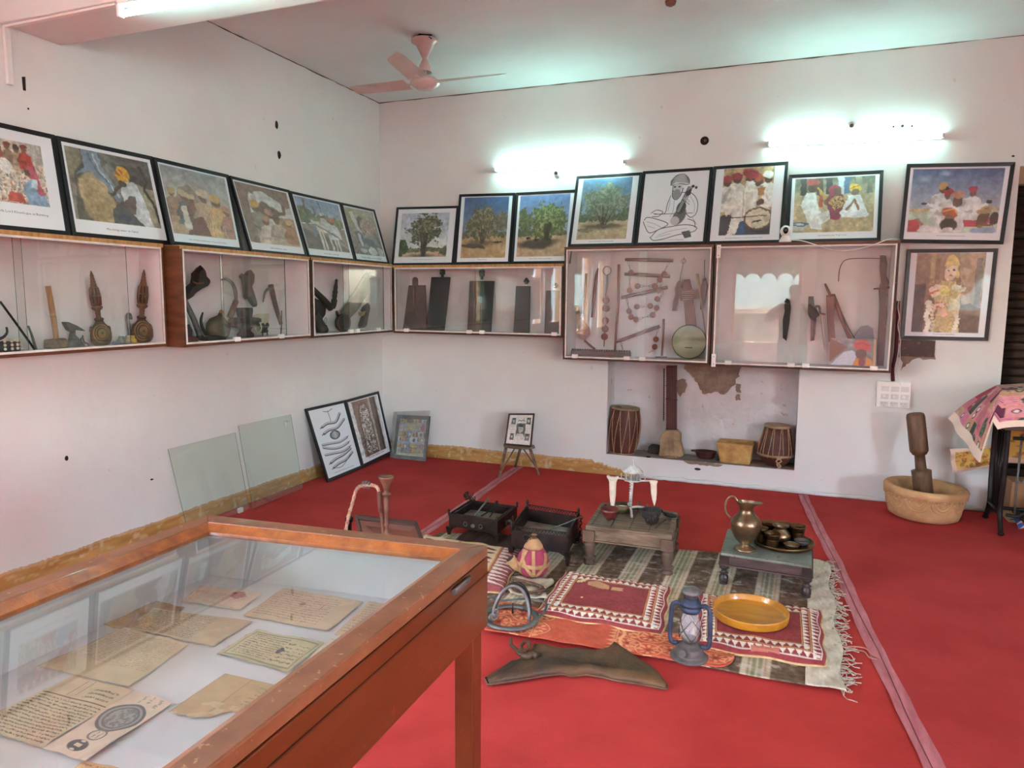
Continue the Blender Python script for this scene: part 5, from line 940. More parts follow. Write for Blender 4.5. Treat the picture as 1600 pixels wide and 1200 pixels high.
for zz in (624.,671.): m=ptube([(1040,zz-1),(1059,zz+1)],{'y':yy-.022},.7,DKW,k=1); t.part('binding',m)
for k in range(3): m=MB(STEEL); m.tube([at(1045+3.5*k,574,y=yy-.016),at(1046+3*k,672,y=yy-.062),at(1046+3*k,706,y=yy-.060)],.0008,4); t.part('string',m,0)
t.done()
m=silh([(1037,717),(1060,718),(1060,713),(1038,712)],{'y':YB+.09},.05,LTW,zmin=zn); solo('wooden_wedge',m,'small pale wooden wedge under the long-necked fiddle','wedge',bevel=.002)
m=silh([(1013,707),(1014,697),(1018,694),(1031,696),(1031,708)],{'y':YB+.18},.07,DKW,zmin=zn); solo('dark_block',m,'small dark wooden block between barrel drum and long-necked fiddle','block',bevel=.008)
t=T('dark_wooden_bowl','dark carved wooden bowl with a lug handle in the wall niche','bowl'); B=at(1102,712,y=YB+.15); B.z=zn; m=MB(RDW); m.use(M('oxblood_wood',(86,46,40),.6,c2=(58,32,28),scale=9,bump=.4)); m.lathe(B,(0,0,1),[(0,.05),(.015,.065),(.06,.082),(.066,.088),(.066,.078),(.03,.06),(.022,.0)],24,True,(1.1,.8)); t.part('bowl',m); m=MB(MATS['oxblood_wood']); m.box(B.x-.12,B.x-.08,B.y-.02,B.y+.02,B.z+.055,B.z+.068); t.part('lug',m,bevel=.004); m=MB(MATS['oxblood_wood']); m.tube(smoothp([B+Vector((.085,-.03,.05)),B+Vector((.125,-.04,.045)),B+Vector((.13,-.05,.02)),B+Vector((.1,-.05,.008))],4),.008,8); t.part('handle',m); t.done()
t=T('stone_trough','hollowed yellow sandstone block standing in the wall niche','stone trough'); m=MB(M('yellow_sandstone',(206,168,104),.85,c2=(168,124,70),scale=9,bump=.8,bscale=50,bdist=.008)); q=[at(1123,727,z=zn),at(1172,728,z=zn),at(1179.5,712,z=zn),at(1128,711,z=zn)]
Y0=YB+.015; x0,x1=at(1122,700,y=Y0).x,at(1174,700,y=Y0).x; tx0,tx1=x0-.02,x1+.012; hh=.175
P=[(x0+.02,Y0+.01,zn),(x1-.01,Y0+.01,zn),(x1,Y0+.2,zn),(x0+.01,Y0+.2,zn),(tx0,Y0,zn+hh),(tx1,Y0,zn+hh-.005),(tx1+.01,Y0+.22,zn+hh),(tx0+.01,Y0+.22,zn+hh)]
I=[(tx0+.07,Y0+.05,zn+hh),(tx1-.06,Y0+.05,zn+hh-.005),(tx1-.05,Y0+.17,zn+hh),(tx0+.08,Y0+.17,zn+hh)]; I2z=[(a,b,zn+.06) for a,b,_ in I]
m.add(P+I+I2z,[(0,3,2,1),(0,1,5,4),(1,2,6,5),(2,3,7,6),(3,0,4,7),(4,5,9,8),(5,6,10,9),(6,7,11,10),(7,4,8,11),(8,9,13,12),(9,10,14,13),(10,11,15,14),(11,8,12,15),(12,13,14,15)]); t.part('block',m,bevel=.012); t.done()
t=T('bowl_shaped_drum','small corded drum with a narrow skin top, right end of the wall niche','drum'); B=at(1211,722,y=YB+.13); B.z=zn; m=MB(DR); pr=[(0,.07),(.03,.105),(.08,.135),(.12,.142),(.16,.135),(.25,.115),(.32,.100)]; m.lathe(B,(0.02,0,1),pr,32); t.part('shell',m)
m=MB(HIDE); m.lathe(B+Vector((.006,0,.32)),(0.02,0,1),[(0,.104),(.012,.107),(.022,.101),(.02,.08),(.019,0)],32); t.part('skin',m); m=MB(CORD)
for k in range(22):
    a=2*PI*k/22; pts=[]
    for i,(h,r_) in enumerate(pr[2:]): b=a+(.14 if k%2 else -.05)*i/4; pts.append(B+Vector((h*.02+math.cos(b)*(r_+.005),math.sin(b)*(r_+.005),h)))
    m.tube(pts,.0032,5)
t.part('lacing',m,0,label='pale cord lacing'); m=MB(HIDE); m.lathe(B+Vector((0,0,.085)),(0,0,1),[(0,.142),(.01,.15),(.02,.145)],28); t.part('band',m)
m=MB(CORD); c=B+Vector((.03,-.145,.05)); m.tube(smoothp([c+Vector((-.02,0,.04)),c+Vector((.02,-.012,.02)),c+Vector((-.012,-.012,-.01)),c+Vector((.015,-.008,-.04))],5),.006,6); m.tube(smoothp([c+Vector((.02,0,.04)),c+Vector((-.02,-.012,.015)),c+Vector((.016,-.014,-.02)),c+Vector((-.01,-.008,-.045))],5),.006,6); t.part('knotted_cord',m); t.done()
# ================================================================ wall fittings
def tube_light(label,a,b,nrm,fit=None):
    t=T('tube_light',label,'tube light','fluorescent tube lights'); a=Vector(a);b=Vector(b);n=Vector(nrm); d=(b-a).normalized()
    m=MB(WHITE); up=n; c0=a-n*.045;c1=b-n*.045; m.bar(c0,c1,.035,.02,n); t.part('batten',m,bevel=.003)
    for e,s in ((a,1),(b,-1)): m=MB(WHITE); m.bar(e-n*.035+d*s*.001,e+n*.016+d*s*.001,.03,.018,d); t.part('end_cap',m,bevel=.003)
    m=MB(TUBE); m.lathe(a+d*.012,d,[(0,.013),((b-a).length-.024,.013)],16); t.part('tube',m,label='glowing white tube'); return t.done()
tube_light('lit tube light on the back wall above the tree pictures',at(773,265,y=YB-.056),at(975,252.5,y=YB-.056),(0,-1,0))
tube_light('lit tube light on the back wall above the musician pictures',at(1200,224,y=YB-.056),at(1474,211.5,y=YB-.056),(0,-1,0))
ba=at(188,22,z=2.885-.056); bb=Vector((ba.x+1.2,ba.y+.03,ba.z)); tube_light('lit tube light under the ceiling beam at the top left',ba,bb,(0,0,-1))
for x,wall in ((-2.6,'left one'),(.3,'middle one'),(3.2,'right one')):
    tube_light('lit tube light high on the front wall behind the viewer, '+wall,(x-.6,YF+.056,2.85),(x+.6,YF+.056,2.85),(0,1,0))
for y,wall in ((.0,'nearer one'),(4.2,'farther one')):  # extra unseen tubes, added to brighten and cool the room light
    tube_light('added unseen tube light high on the right wall, '+wall,(XR-.056,y-.6,2.85),(XR-.056,y+.6,2.85),(-1,0,0))
for px,py,lab in ((871,272,'white round bulb holder just below the left back-wall tube light'),(1330,198,'white round bulb holder just above the right back-wall tube light')):
    c=at(px,py,y=YB); t=T('bulb_holder',lab,'bulb holder'); m=MB(WHITE); m.lathe(c,(0,-1,0),[(0,.036),(.012,.034),(.014,.026),(.05,.022),(.052,.018),(.03,.016)],20); t.part('holder',m); m=MB(STEEL); m.lathe(c+Vector((0,-.03,0)),(0,-1,0),[(0,.012),(.012,.011)],12); t.part('socket',m); t.done()
# conduits
a=at(35,50,x=XL+.012); m=MB(WHITE); m.bar(Vector((XL+.012,ba.y+.02,2.88)),Vector((XL+.012,ba.y+.02,2.60)),.028,.02,(1,0,0)); m.bar(Vector((XL+.004,ba.y+.02,2.878)),Vector((ba.x-.03,ba.y+.01,2.878)),.024,.012,(0,0,1)); solo('cable_conduit',m,'white cable conduit running along the beam and down the left wall','conduit',bevel=.002)
m=MB(HOLE); m.prism([at(x,y,x=XL) for x,y in [(34,120),(39,120),(40,142),(36,141)]],(.003,0,0)); struct('trim_30',m)
p0=at(1403,378,y=YB-.015);p1=at(1404,466,y=YB-.015); m=MB(WHITE); m.bar((p0.x+.005,YB-.012,p0.z),(p0.x+.005,YB-.012,p1.z),.026,.022,(0,1,0)); solo('cable_conduit',m,'short white cable conduit on the wall between right tall cabinet and deity picture','conduit',bevel=.002)
t=T('security_camera','white round security camera standing on top of the tall cabinets','camera'); B=at(1227,374,y=YB-.30); B.z=1.982; B.y=YB-.30
m=MB(WHITE); m.lathe(B,(0,0,1),[(0,.042),(.006,.045),(.02,.040),(.045,.026),(.055,.022)],24); t.part('base',m); m=MB(WHITE); m.ell(B+Vector((0,0,.082)),(.040,.040,.042),24); hd=t.part('head',m); n=(CAM-B).normalized(); n.z=0; m=MB(BLACKP); m.ell(B+Vector((0,0,.085))+n*.030,(.020,.016,.026),16); t.part('lens',m,hd,label='black lens window'); m=MB(STEEL); m.ell(B+Vector((0,0,.086))+n*.046,(.007,.003,.008),10); t.part('lens_ring',m,hd); t.done()
w=[at(1236,375,y=YB-.33),at(1252,376,y=YB-.33),at(1270,381,y=YB-.33),at(1300,390,y=YB-.33),at(1330,391,y=YB-.33),at(1360,384,y=YB-.33),at(1385,375,y=YB-.33),at(1399,373,y=YB-.28),at(1406,378,y=YB-.04),at(1404,420,y=YB-.03),at(1404,466,y=YB-.03),at(1403,480,y=YB-.03),at(1405,495,y=YB-.03),at(1403,510,y=YB-.03),at(1407,530,y=YB-.03),at(1406,545,y=YB-.03),at(1406,560,y=YB-.03),at(1402,580,y=YB-.03),at(1408,602,y=YB-.05)]
for p in w[:7]: p.z=max(p.z,1.90)
m=MB(WHITE); m.tube(smoothp(w,5),.0035,6); solo('camera_cable',m,'thin white cable looping from the security camera down to the switchboard','cable')
m=MB(M('maroon_cloth_sleeve',(98,30,38),.85,c2=(66,20,28),bump=.3)); P=[at(1404,470,y=YB-.012),at(1402,510,y=YB-.014),at(1400,550,y=YB-.014),at(1395,575,y=YB-.014),at(1395,597,y=YB-.014)]; s=mpp(P[0])
m.tube(smoothp(P,4),[.012]*17,8); solo('cable_bundle',m,'dark red bundle of cables dropping into the switchboard','cables')
m=MB(M('dark_junction_board',(74,42,36),.4,c2=(50,28,26),scale=14,bump=.2,spots=(110,80,70),spotscale=40)); a=at(1409,531,y=YB);b=at(1459,558,y=YB); m.box(a.x,b.x,YB-.018,YB-.0005,b.z,a.z); m.use(STEEL); m.ell((a.x+.11,YB-.019,a.z-.02),(.014,.004,.014),12); solo('junction_board',m,'dark red-brown junction board under the deity picture','junction board')
t=T('switchboard','white electrical switchboard with sockets and switches on the back wall','switchboard'); a=at(1371,595,y=YB-.03);b=at(1421,638,y=YB-.03); m=MB(WHITE); m.box(a.x,b.x,YB-.045,YB-.0005,b.z,a.z); t.part('box',m,bevel=.006)
W_=b.x-a.x;Hh=a.z-b.z
for i in range(3):
    for j in range(3):
        x=a.x+W_*(.12+.29*i);z=a.z-Hh*(.18+.3*j)
        m=MB(M('off_white_switch',(226,222,218),.4)); m.box(x,x+W_*.24,YB-.048,YB-.0455,z-Hh*.2,z)
        if j==1: m.use(WHITE); m.lathe((x+W_*.1,YB-.048,z-Hh*.1),(0,-1,0),[(0,.012),(.006,.010)],12)
        elif j==2:
            m.use(BLACKP)
            for dx,dz in ((.05,.06),(.15,.06),(.1,.14)): m.lathe((x+W_*dx,YB-.0485,z-Hh*dz),(0,-1,0),[(0,.0022),(.0008,.0022)],8)
        t.part('socket' if j==2 else 'switch',m)
t.done()
# ceiling fan
t=T('ceiling_fan','pinkish white ceiling fan with three blades','ceiling fan'); c=Vector((-2.545,4.765,ZC))
c=at(663,60,z=ZC); hb=at(665,128,z=3.07); c=Vector(((c.x+hb.x)/2,(c.y+hb.y)/2,ZC))
m=MB(FANP); m.lathe(c+Vector((0,0,-.015)),(0,0,-1),[(0,.05),(.004,.095),(.02,.098),(.03,.07),(.06,.055),(.12,.025),(.14,.012)],28); t.part('canopy',m); m=MB(FANP); m.lathe(c+Vector((0,0,-.1)),(0,0,-1),[(0,.011),(.18,.011)],12); t.part('down_rod',m)
m=MB(FANP); m.lathe(c+Vector((0,0,-.14)),(0,0,-1),[(0,.014),(.05,.04),(.095,.052),(.1,.048),(.07,.03)],24); t.part('rod_cup',m); m=MB(BLACKP); m.tube([c+Vector((.03,-.02,-.01)),c+Vector((.06,-.06,-.02)),c+Vector((.10,-.09,-.05))],.004,6); m.tube([c+Vector((-.07,-.02,-.006)),c+Vector((0,-.08,-.010)),c+Vector((.07,-.03,-.008))],.008,6); t.part('loose_wiring',m,label='black loose wires')
hub=c+Vector((0,0,-.33)); m=MB(FANP); m.lathe(hub+Vector((0,0,.06)),(0,0,-1),[(0,.03),(.01,.08),(.03,.105),(.05,.108),(.052,.092),(.064,.09),(.066,.072),(.08,.065),(.085,0)],32); mo=t.part('motor',m)
for px,py in ((578,70),(797,118),(607,141)):
    e=at(px,py,z=hub.z+.0); d=(e-hub); d.z=0; d.normalize(); w_=Vector((-d.y,d.x,0)); R_=.585; m=MB(FANP)
    m.bar(hub+d*.08+Vector((0,0,.02)),hub+d*.17+Vector((0,0,.02)),.03,.006); 
    vs=[];N=8
    for i in range(N+1):
        f_=i/N; rr=.14+(R_-.14)*f_; wd=.066-.012*f_; sk=.02*f_
        if i==N: wd*=.7
        for sgn in (-1,1):
            for zz in (0,.003): vs.append(hub+d*(rr+(0.02 if sgn>0 and i==N else 0))+w_*(sgn*wd+sk)+Vector((0,0,.02+sgn*.014+zz)))
    fs=[]
    for i in range(N): b=i*4;k=b+4; fs+=[(b,k,k+2,b+2),(b+1,b+3,k+3,k+1),(b,b+1,k+1,k),(b+2,k+2,k+3,b+3)]
    fs+=[(0,2,3,1),(N*4,N*4+1,N*4+3,N*4+2)]; m.add(vs,fs); t.part('blade',m,mo)
t.done()
c=at(1048,2,z=ZC); m=MB(M('rusty_cap',(140,104,84),.6)); m.lathe(c,(0,0,-1),[(0,.035),(.02,.03),(.03,.012)],16); solo('ceiling_hook_plate',m,'small brownish fan hook plate on the ceiling at the top edge of the picture','hook plate')
# ================================================================ glass panes leaning on the left wall
for lab,tl,tr,br,bl,cl in (('unframed glass sheet leaning on the left wall, nearer the display table',(262,702),(367,676),(389,795),(290,838),[(375,797)]),('unframed glass sheet leaning on the left wall, nearer the corner',(371.7,665),(454,647.5),(472.7,762.5),(394.6,794.8),[(453,662)])):
    A,B=at(*tl,x=XL+.012),at(*tr,x=XL+.012); C,D=at(*br,z=.012),at(*bl,z=.012); 
    if cl[0][1]>700: D=Vector((C.x,A.y+(D.y-A.y)*1.0,C.z)); D.y=A.y+.01; 
    t=T('glass_sheet',lab,'glass sheet','loose glass sheets'); n=Vector((.004,0,0)); m=MB(GLG); P=[A,B,C,D]; m.add(P,[(0,1,2,3)]); m.add([p+n for p in P],[(0,1,2,3)]); m.use(GEDGE); 
    for i in range(4): j=(i+1)%4; m.add([P[i],P[j],P[j]+n,P[i]+n],[(0,1,2,3)])
    t.part('pane',m); p=at(*cl[0],x=(XL+.06 if cl[0][1]<700 else XL+.14)); f_=(p.z-C.z)/(B.z-C.z); p.x=C.x+(B.x-C.x)*f_+.008
    m=MB(M('grey_clip',(206,206,204),.4)); m.box(p.x-.012,p.x+.010,p.y-.022,p.y+.022,p.z-.018,p.z+.018); t.part('clip',m,bevel=.005); t.done()
# ================================================================ stone mortar and pestle
t=T('stone_mortar','large carved sandstone mortar standing on the carpet by the back wall','mortar'); B=Vector((.955,5.76,.011)); m=MB(SAND)
tilt=Vector((.03,0,1)); m.lathe(B,tilt,[(0,.20),(.015,.225),(.05,.236),(.13,.248),(.17,.255),(.175,.268),(.215,.272),(.228,.262),(.23,.245),(.215,.215),(.12,.16),(.06,.10),(.05,0)],48)
bw=t.part('bowl',m); m=MB(SAND)
for k in range(10):
    a0=k*PI/5
    for rr in (.075,.052,.03):
        pts=[]
        for i in range(13):
            q=PI+PI*i/12; aa=a0+math.cos(q)*rr/.25; h=.155+math.sin(q)*rr; r_=.236+(.255-.236)*max(0,min(1,(h-.05)/.12)); pts.append(B+Vector((math.cos(aa)*r_+.03*h,math.sin(aa)*r_,h)))
        m.tube(pts,.0055,6)
for k in range(40):
    a=k*2*PI/40; m.ell(B+Vector((math.cos(a)*.257+.005,math.sin(a)*.257,.165+.004*(k%2))),(.012,.012,.010),8)
t.part('carved_relief',m,bw); t.done()
t=T('wooden_pestle','thick dark wooden pestle with a narrow grip standing in the stone mortar','pestle'); b=Vector((.97,5.77,.065)); e=at(1430,645,y=5.80); ax=(e-b); L=ax.length; m=MB(M('pestle_wood',(110,78,50),.5,c2=(74,52,34),scale=5,stretch=(5,5,.8),bump=.4)); m.lathe(b,ax,[(0,.05),(.03,.062),(.34*L,.064),(.40*L,.066),(.405*L,.058),(.41*L,.037),(.56*L,.034),(.565*L,.045),(.60*L,.06),(.62*L,.062),(.96*L,.061),(.99*L,.055),(L,.04)],28); t.part('shaft',m); t.done()
# ================================================================ sewing machine table with quilts
t=T('treadle_table','old cast-iron treadle sewing machine table under the quilts at the right edge','sewing table')
m=MB(M('dark_table_top',(78,50,38),.5)); m.box(1.31,2.25,5.36,5.90,.735,.765); t.part('top',m,bevel=.005)
def leg_side(x):
    m=MB(BLACKP); y0,y1=5.47,5.88
    m.use(M('black_cast_iron',(40,34,32),.45,metal=.5,c2=(24,20,20),scale=14,bump=.3))
    for yy,yt in ((y0,y0+.05),(y1,y1-.05)): m.tube(smoothp([(x,yy-.01 if yy==y0 else yy+.01,.018),(x,yy+(.02 if yy==y0 else -.02),.05),(x,yt+(.02 if yy==y0 else -.02),.16),(x,yt,.35),(x,yt,.735)],5),[.016]*21,8); m.ell((x,yy,.022),(.022,.022,.012),10)
    for f_ in (.33,.5,.67): yy=y0+.05+(y1-y0-.1)*f_; m.tube([(x,yy,.14),(x,yy,.70)],.009,8)
    m.tube([(x,y0+.06,.15),(x,y1-.06,.15)],.014,8); m.tube([(x,y0+.05,.70),(x,y1-.05,.70)],.014,8)
    return m
for x in (1.37,2.15): t.part('iron_leg',leg_side(x))
m=MB(MATS['black_cast_iron']); m.tube([(1.37,5.66,.15),(2.15,5.66,.15)],.012,8); m.tube(smoothp([(1.40,5.52,.66),(1.50,5.5,.66),(1.56,5.5,.60),(1.60,5.5,.40),(1.50,5.52,.16),(1.40,5.52,.14)],5),.012,8); t.part('stretcher',m); m=MB(STEEL); m.tube([(1.46,5.56,.68),(1.455,5.56,.30),(1.46,5.56,.14)],.007,8); m.tube(smoothp([(1.44,5.56,.40),(1.47,5.54,.36),(1.50,5.56,.40)],4),.006,6); t.part('drive_rod',m); m=MB(MATS['black_cast_iron']); m.box(1.5,2.0,5.5,5.78,.10,.12); t.part('treadle',m)
m=MB(MATS['black_cast_iron']); m.tube([(1.95+0,5.72+math.cos(a)*.14,.36+math.sin(a)*.14) for a in [i*2*PI/28 for i in range(28)]],.011,8,True)
for k in range(3): a=k*PI/3; m.tube([(1.95,5.72+math.cos(a)*.14,.36+math.sin(a)*.14),(1.95,5.72-math.cos(a)*.14,.36-math.sin(a)*.14)],.006,6)
t.part('flywheel',m); t.done()
t=T('sewing_machine','black sewing machine head hidden under the pink patchwork quilt','sewing machine'); m=MB(BLACKP); m.box(1.42,1.80,5.56,5.74,.7655,.80); m.box(1.72,1.80,5.60,5.70,.80,.99); m.box(1.42,1.74,5.61,5.69,.92,.985); m.box(1.42,1.49,5.61,5.69,.84,.93); t.part('body',m,bevel=.015); m=MB(STEEL); m.lathe((1.8,5.65,.93),(1,0,0),[(0,.05),(.02,.052),(.03,.02)],20); t.part('hand_wheel',m); t.done()
# quilt
cv=Cv(170,150,(196,110,124)); rs=random.Random(12)
pal=[(206,120,138),(150,30,92),(190,150,120),(216,130,160),(110,52,84),(74,84,78),(222,150,160),(170,60,90),(196,164,138),(206,96,120)]
for j in range(9):
    x=0
    while x<1:
        w=rs.uniform(.07,.16); y0=j/9; c_=rs.choice(pal); cv.rect(x,y0,x+w,y0+1/9,c_); k=rs.random()
        if k<.4:
            for a in range(2): cv.ell(x+w*(.3+.4*a),y0+.055,.012,.014,(236,226,220)); cv.ring(x+w*(.3+.4*a),y0+.055,.016,.02,.004,(60,60,60))
        elif k<.7: cv.writing(x+.01,y0+.01,x+w-.01,y0+1/9-.01,4,[v*.6 for v in c_],.8,int(x*90)+j,.6,50)
        elif k<.85: cv.blob(x+w/2,y0+.055,w*.4,.04,[(64,78,70),(100,116,96)],j+int(x*50),.5,40)
        cv.rect(x,y0,x+.006,y0+1/9,(214,150,130)); x+=w
    cv.rect(0,j/9,1,j/9+.008,(216,150,134))
cv.nz(.06,60,50,8)
bd=(238,218,200)
# quilt shape: top over the machine, left flap hanging, front flap hanging
Pt={}
TLb=at(1558,603,y=5.88); TLf=at(1567,612,y=5.44); Lb=at(1482,655,y=5.80); Lf=at(1531,722,y=5.34); FR_=at(1612,668,y=5.35); FL_=at(1556,673,y=5.35)
keys_u=[0,.30,.62,1]
def qf(u,v):
    # u: 0 left hem -> 1 right ; v: 0 back -> 1 front hem
    x0,x1=1.08,1.95
    if u<.32:   # hanging left flap
        k=u/.32; top=TLb.lerp(TLf,min(1,v/.62)); bot=Lb.lerp(Lf,min(1,v/.8)); p=bot.lerp(top,k); p.x+=-.05*math.sin(k*PI)*.6+.008*math.sin(v*16)
        if v>.62: w=(v-.62)/.38; q=Lf.lerp(FL_+Vector((-.02,0,.06)),k); p=p.lerp(q,w)
        return p
    k=(u-.32)/.68; X_=TLf.x+(2.2-TLf.x)*k
    if v<.62:
        w=v/.62; zt_=1.0+.02*math.sin(k*5)-.03*abs(w-.5); p=Vector((X_+ (TLb.x-TLf.x)*(1-w)*(1-k),5.88-.44*w,(TLb.z*(1-w)+TLf.z*w)*(1-min(1,k*3))+zt_*min(1,k*3))); return p
    w=(v-.62)/.38; zh=FL_.z+.0+(.012*math.sin(k*11)); z=(1.0 if k>.33 else TLf.z*(1-k*3)+1.0*k*3); a=Vector((X_,5.44,z)); xb=FL_.x+(2.2-FL_.x)*k
    hem=Vector((xb,5.345,.752+.015*math.sin(k*9)-.02*math.exp(-k*30))); p=a.lerp(hem,w); p.y-=.015*math.sin(w*PI)+.008*math.sin(k*22)*w; return p
b_=.10
cv.rect(0,0,.06,1,bd); cv.rect(0,.93,1,1,bd); m=MB(CLOTH); m.grid(qf,cv.w,cv.h,True,cv.lin()); solo('patchwork_quilt',m,'pink and magenta patchwork quilt with cream border draped over the sewing table','quilt',solid=.008)
# yellow cloth hanging behind
def ycloth(w,h,seed):
    c=Cv(w,h,(214,172,86)); n=vn(w,h,14,6,seed,3); c.mix((n>.6)*.9,(150,116,66)); c.mix((vn(w,h,9,9,seed+3,2)>.68)*.9,(196,70,70)); c.mix((vn(w,h,12,7,seed+6,2)>.7)*.8,(226,196,120)); c.rect(0,0,1,.12,(232,206,180)); c.rect(0,.86,1,1,(222,190,164)); c.rect(0,0,.1,1,(232,206,186)); return c
cv=ycloth(60,40,3); f_=bil(at(1484,703,y=5.93),at(1560,694,y=5.93),at(1562,730,y=5.90),at(1488,737,y=5.90)); m=MB(CLOTH); m.grid(lambda u,v:f_(u,v)+Vector((0,-.015*math.sin(v*9+u*4),0)),60,40,True,cv.lin()); f2=bil(at(1484,703,y=5.93),at(1560,694,y=5.93),Vector((1.5,5.90,.732)),Vector((1.22,5.93,.735)))
solo('yellow_print_cloth',m,'yellow floral cloth with pale border hanging behind the quilt near the mortar','cloth',solid=.01)
cv=ycloth(60,40,9); f_=bil((1.40,5.86,.72),(2.1,5.86,.72),(2.1,5.88,.43),(1.40,5.88,.43)); m=MB(CLOTH); m.grid(lambda u,v:f_(u,v)+Vector((0,-.012*math.sin(v*8+u*9),0)),60,40,True,cv.lin()); solo('yellow_print_cloth',m,'yellow floral cloth hanging down behind the iron treadle frame','cloth',solid=.01)
cv=Cv(70,60,(40,96,150)); n=vn(70,60,9,8,4,2); cv.mix((n>.58)*1.,(220,214,206)); cv.mix((n>.68)*1.,(206,160,60)); cv.mix((vn(70,60,12,10,8,2)>.68)*1.,(190,60,60)); cv.nz(.06,30,30,2)
m=MB(CLOTH); 
def bf(u,v): return Vector((1.50+.6*u,5.60+.22*v,.016+.34*math.sin(min(1,u*1.3+.08)*PI*.55)*math.sin((v*.86+.07)*PI)*(1+.10*math.sin(u*14+v*9))))
m.grid(bf,70,60,True,cv.lin()); solo('blue_cloth_heap',m,'blue floral cloth heaped under the sewing table','cloth')
m=MB(M('cardboard',(176,134,92),.8,bump=.2)); m.box(1.50,1.98,5.84,6.04,.0075,.30); solo('cardboard_box',m,'brown cardboard box behind the treadle table','box',bevel=.004)
m=MB(M('red_wire',(206,60,54),.4)); m.tube(smoothp([(1.50,5.42,.735),(1.52,5.40,.60),(1.50,5.42,.45),(1.50,5.43,.3),(1.54,5.42,.12),(1.56,5.34,.016),(1.66,5.28,.014),(1.5,5.25,.013),(1.62,5.20,.014),(1.9,5.25,.013)],7),.004,6); solo('red_cable',m,'thin red electric cable dangling from the sewing table to the carpet','cable')
# ================================================================ rug
Zr=.012
RA=Vector((-2.08,4.06,Zr));RB=Vector((.17,4.47,Zr));RC=Vector((.13,2.945,Zr));RD=Vector((-2.05,2.94,Zr))
cv=Cv(260,170,(106,84,62)); cv.nz(.12,120,30,3,2); cv.nz(.08,10,90,5,2)
k=0;x=.02
while x<.97:
    w=.052; 
    for (o,ww,c_) in ((0,w,(196,180,150)),(.008,.005,(146,142,110)),(.019,.005,(140,140,108)),(.030,.005,(146,142,110)),(.041,.004,(180,146,120))): cv.rect(x+o,0,x+o+ww,1,c_)
    x+=.108
cv.nz(.07,150,100,8,2); n=vn(260,170,36,40,12,3); cv.mix((n>.70)*.6,(206,200,186)); cv.nz(.05,8,60,15,2)
def rugf(u,v):
    b=bil(RA,RB,RC,RD)(u,v); b.z+=.006+.003*math.sin(u*23+v*6)*math.sin(v*15+u*9)
    if u<.45: b.y+= .0
    return b
m=MB(CLOTH); m.grid(rugf,260,170,True,cv.lin()); 
t=T('striped_rug','brown and cream striped woven rug with a fringed end on the red carpet','rug'); t.part('rug_body',m,solid=.005)
cv2=Cv(26,120,(206,196,172)); cv2.nz(.10,10,50,4); cv2.nz(.06,26,90,6)
P4=[Vector((.165,4.47,Zr+.002)),Vector((.27,4.44,Zr+.002)),Vector((.275,2.95,Zr+.002)),Vector((.125,2.945,Zr+.002))]; f4=bil(*P4)
m=MB(CLOTH); m.grid(lambda u,v:f4(u,v)+Vector((.012*math.sin(v*19)*u,0,.008+.006*math.sin(v*31+u*3)**2)),26,120,True,cv2.lin()); t.part('cream_end_band',m,label='cream woven end band',solid=.004)
m=MB(M('fringe_cream',(206,196,174),.9,c2=(170,154,134),scale=60))
rs=random.Random(5)
for i in range(210):
    v=rs.random(); a=f4(1,v)+Vector((-.02,0,.012)); ang=rs.gauss(.0,.55); L=rs.uniform(.04,.11); d=Vector((math.cos(ang),math.sin(ang),0)); pts=[a]
    for j in range(5): ang+=rs.gauss(0,.55); a=a+Vector((math.cos(ang),math.sin(ang),0))*L/5; a.z=Zr+.004+rs.random()*.012; pts.append(a)
    m.tube(pts,.0022,4)
t.part('fringe',m,kind='stuff',label='tangled cream fringe'); 
m=MB(M('pink_cord',(206,140,120),.8)); m.tube(smoothp([at(1310,1012,z=.02),at(1330,1010,z=.016),at(1352,1013,z=.016),at(1362,1022,z=.016),at(1374,1028,z=.016)],5),.003,5); m.tube(smoothp([at(1312,1020,z=.02),at(1332,1016,z=.014),at(1350,1018,z=.014),at(1358,1027,z=.014),at(1370,1030,z=.014)],5),.003,5); t.part('loose_cord',m,label='pink loose cord'); t.done()
# dark shaggy patch of rug end under the braziers
m=MB(M('shaggy_brown_pelt',(84,58,46),.95,c2=(50,34,28),scale=4,stretch=(9,1,1),bump=.9,bscale=80,bdist=.01)); f_=bil(at(730,828,z=.03),at(820,838,z=.03),at(822,874,z=.03),at(708,850,z=.03)); m.grid(lambda u,v:f_(u,v)+Vector((0,0,-.012+.02*abs(math.sin(u*9+v*2)))),30,16); solo('dark_shawl',m,'dark brown folded shawl on the rug beneath the left iron brazier','shawl',solid=.006)
# ================================================================ orange printed cloth strip
cv=Cv(320,84,(196,88,58)); cv.nz(.05,20,6,3)
lt=(226,150,104)
def flower(cv,x,y,r,c=lt):
    for k in range(8): a=k*PI/4; cv.ell(x+math.cos(a)*r*.6/cv.asp,y+math.sin(a)*r*.6,r*.24/cv.asp*1.0,r*.13,c,a)
    cv.ell(x,y,r*.2/cv.asp,r*.2,(150,60,40)); cv.ring(x,y,r*1.0/cv.asp,r*1.0,.012,c)
for x0,x1 in ((0,.2),(.55,.98)):
    n=int((x1-x0)/.085)
    for i in range(n+1):
        for j in range(2): flower(cv,x0+.045+i*.085,.28+.46*j+(.06 if i%2 else -.04),.20)
for i in range(8): cv.poly([(.205,i/8),(.235,i/8+.06),(.205,i/8+.12)],lt); cv.poly([(.54,i/8),(.51,i/8+.06),(.54,i/8+.12)],lt); cv.poly([(.60,i/8),(.63,i/8+.06),(.60,i/8+.12)],lt,.8); cv.poly([(.88,i/8),(.93,i/8+.06),(.88,i/8+.12)],(226,130,96)); 
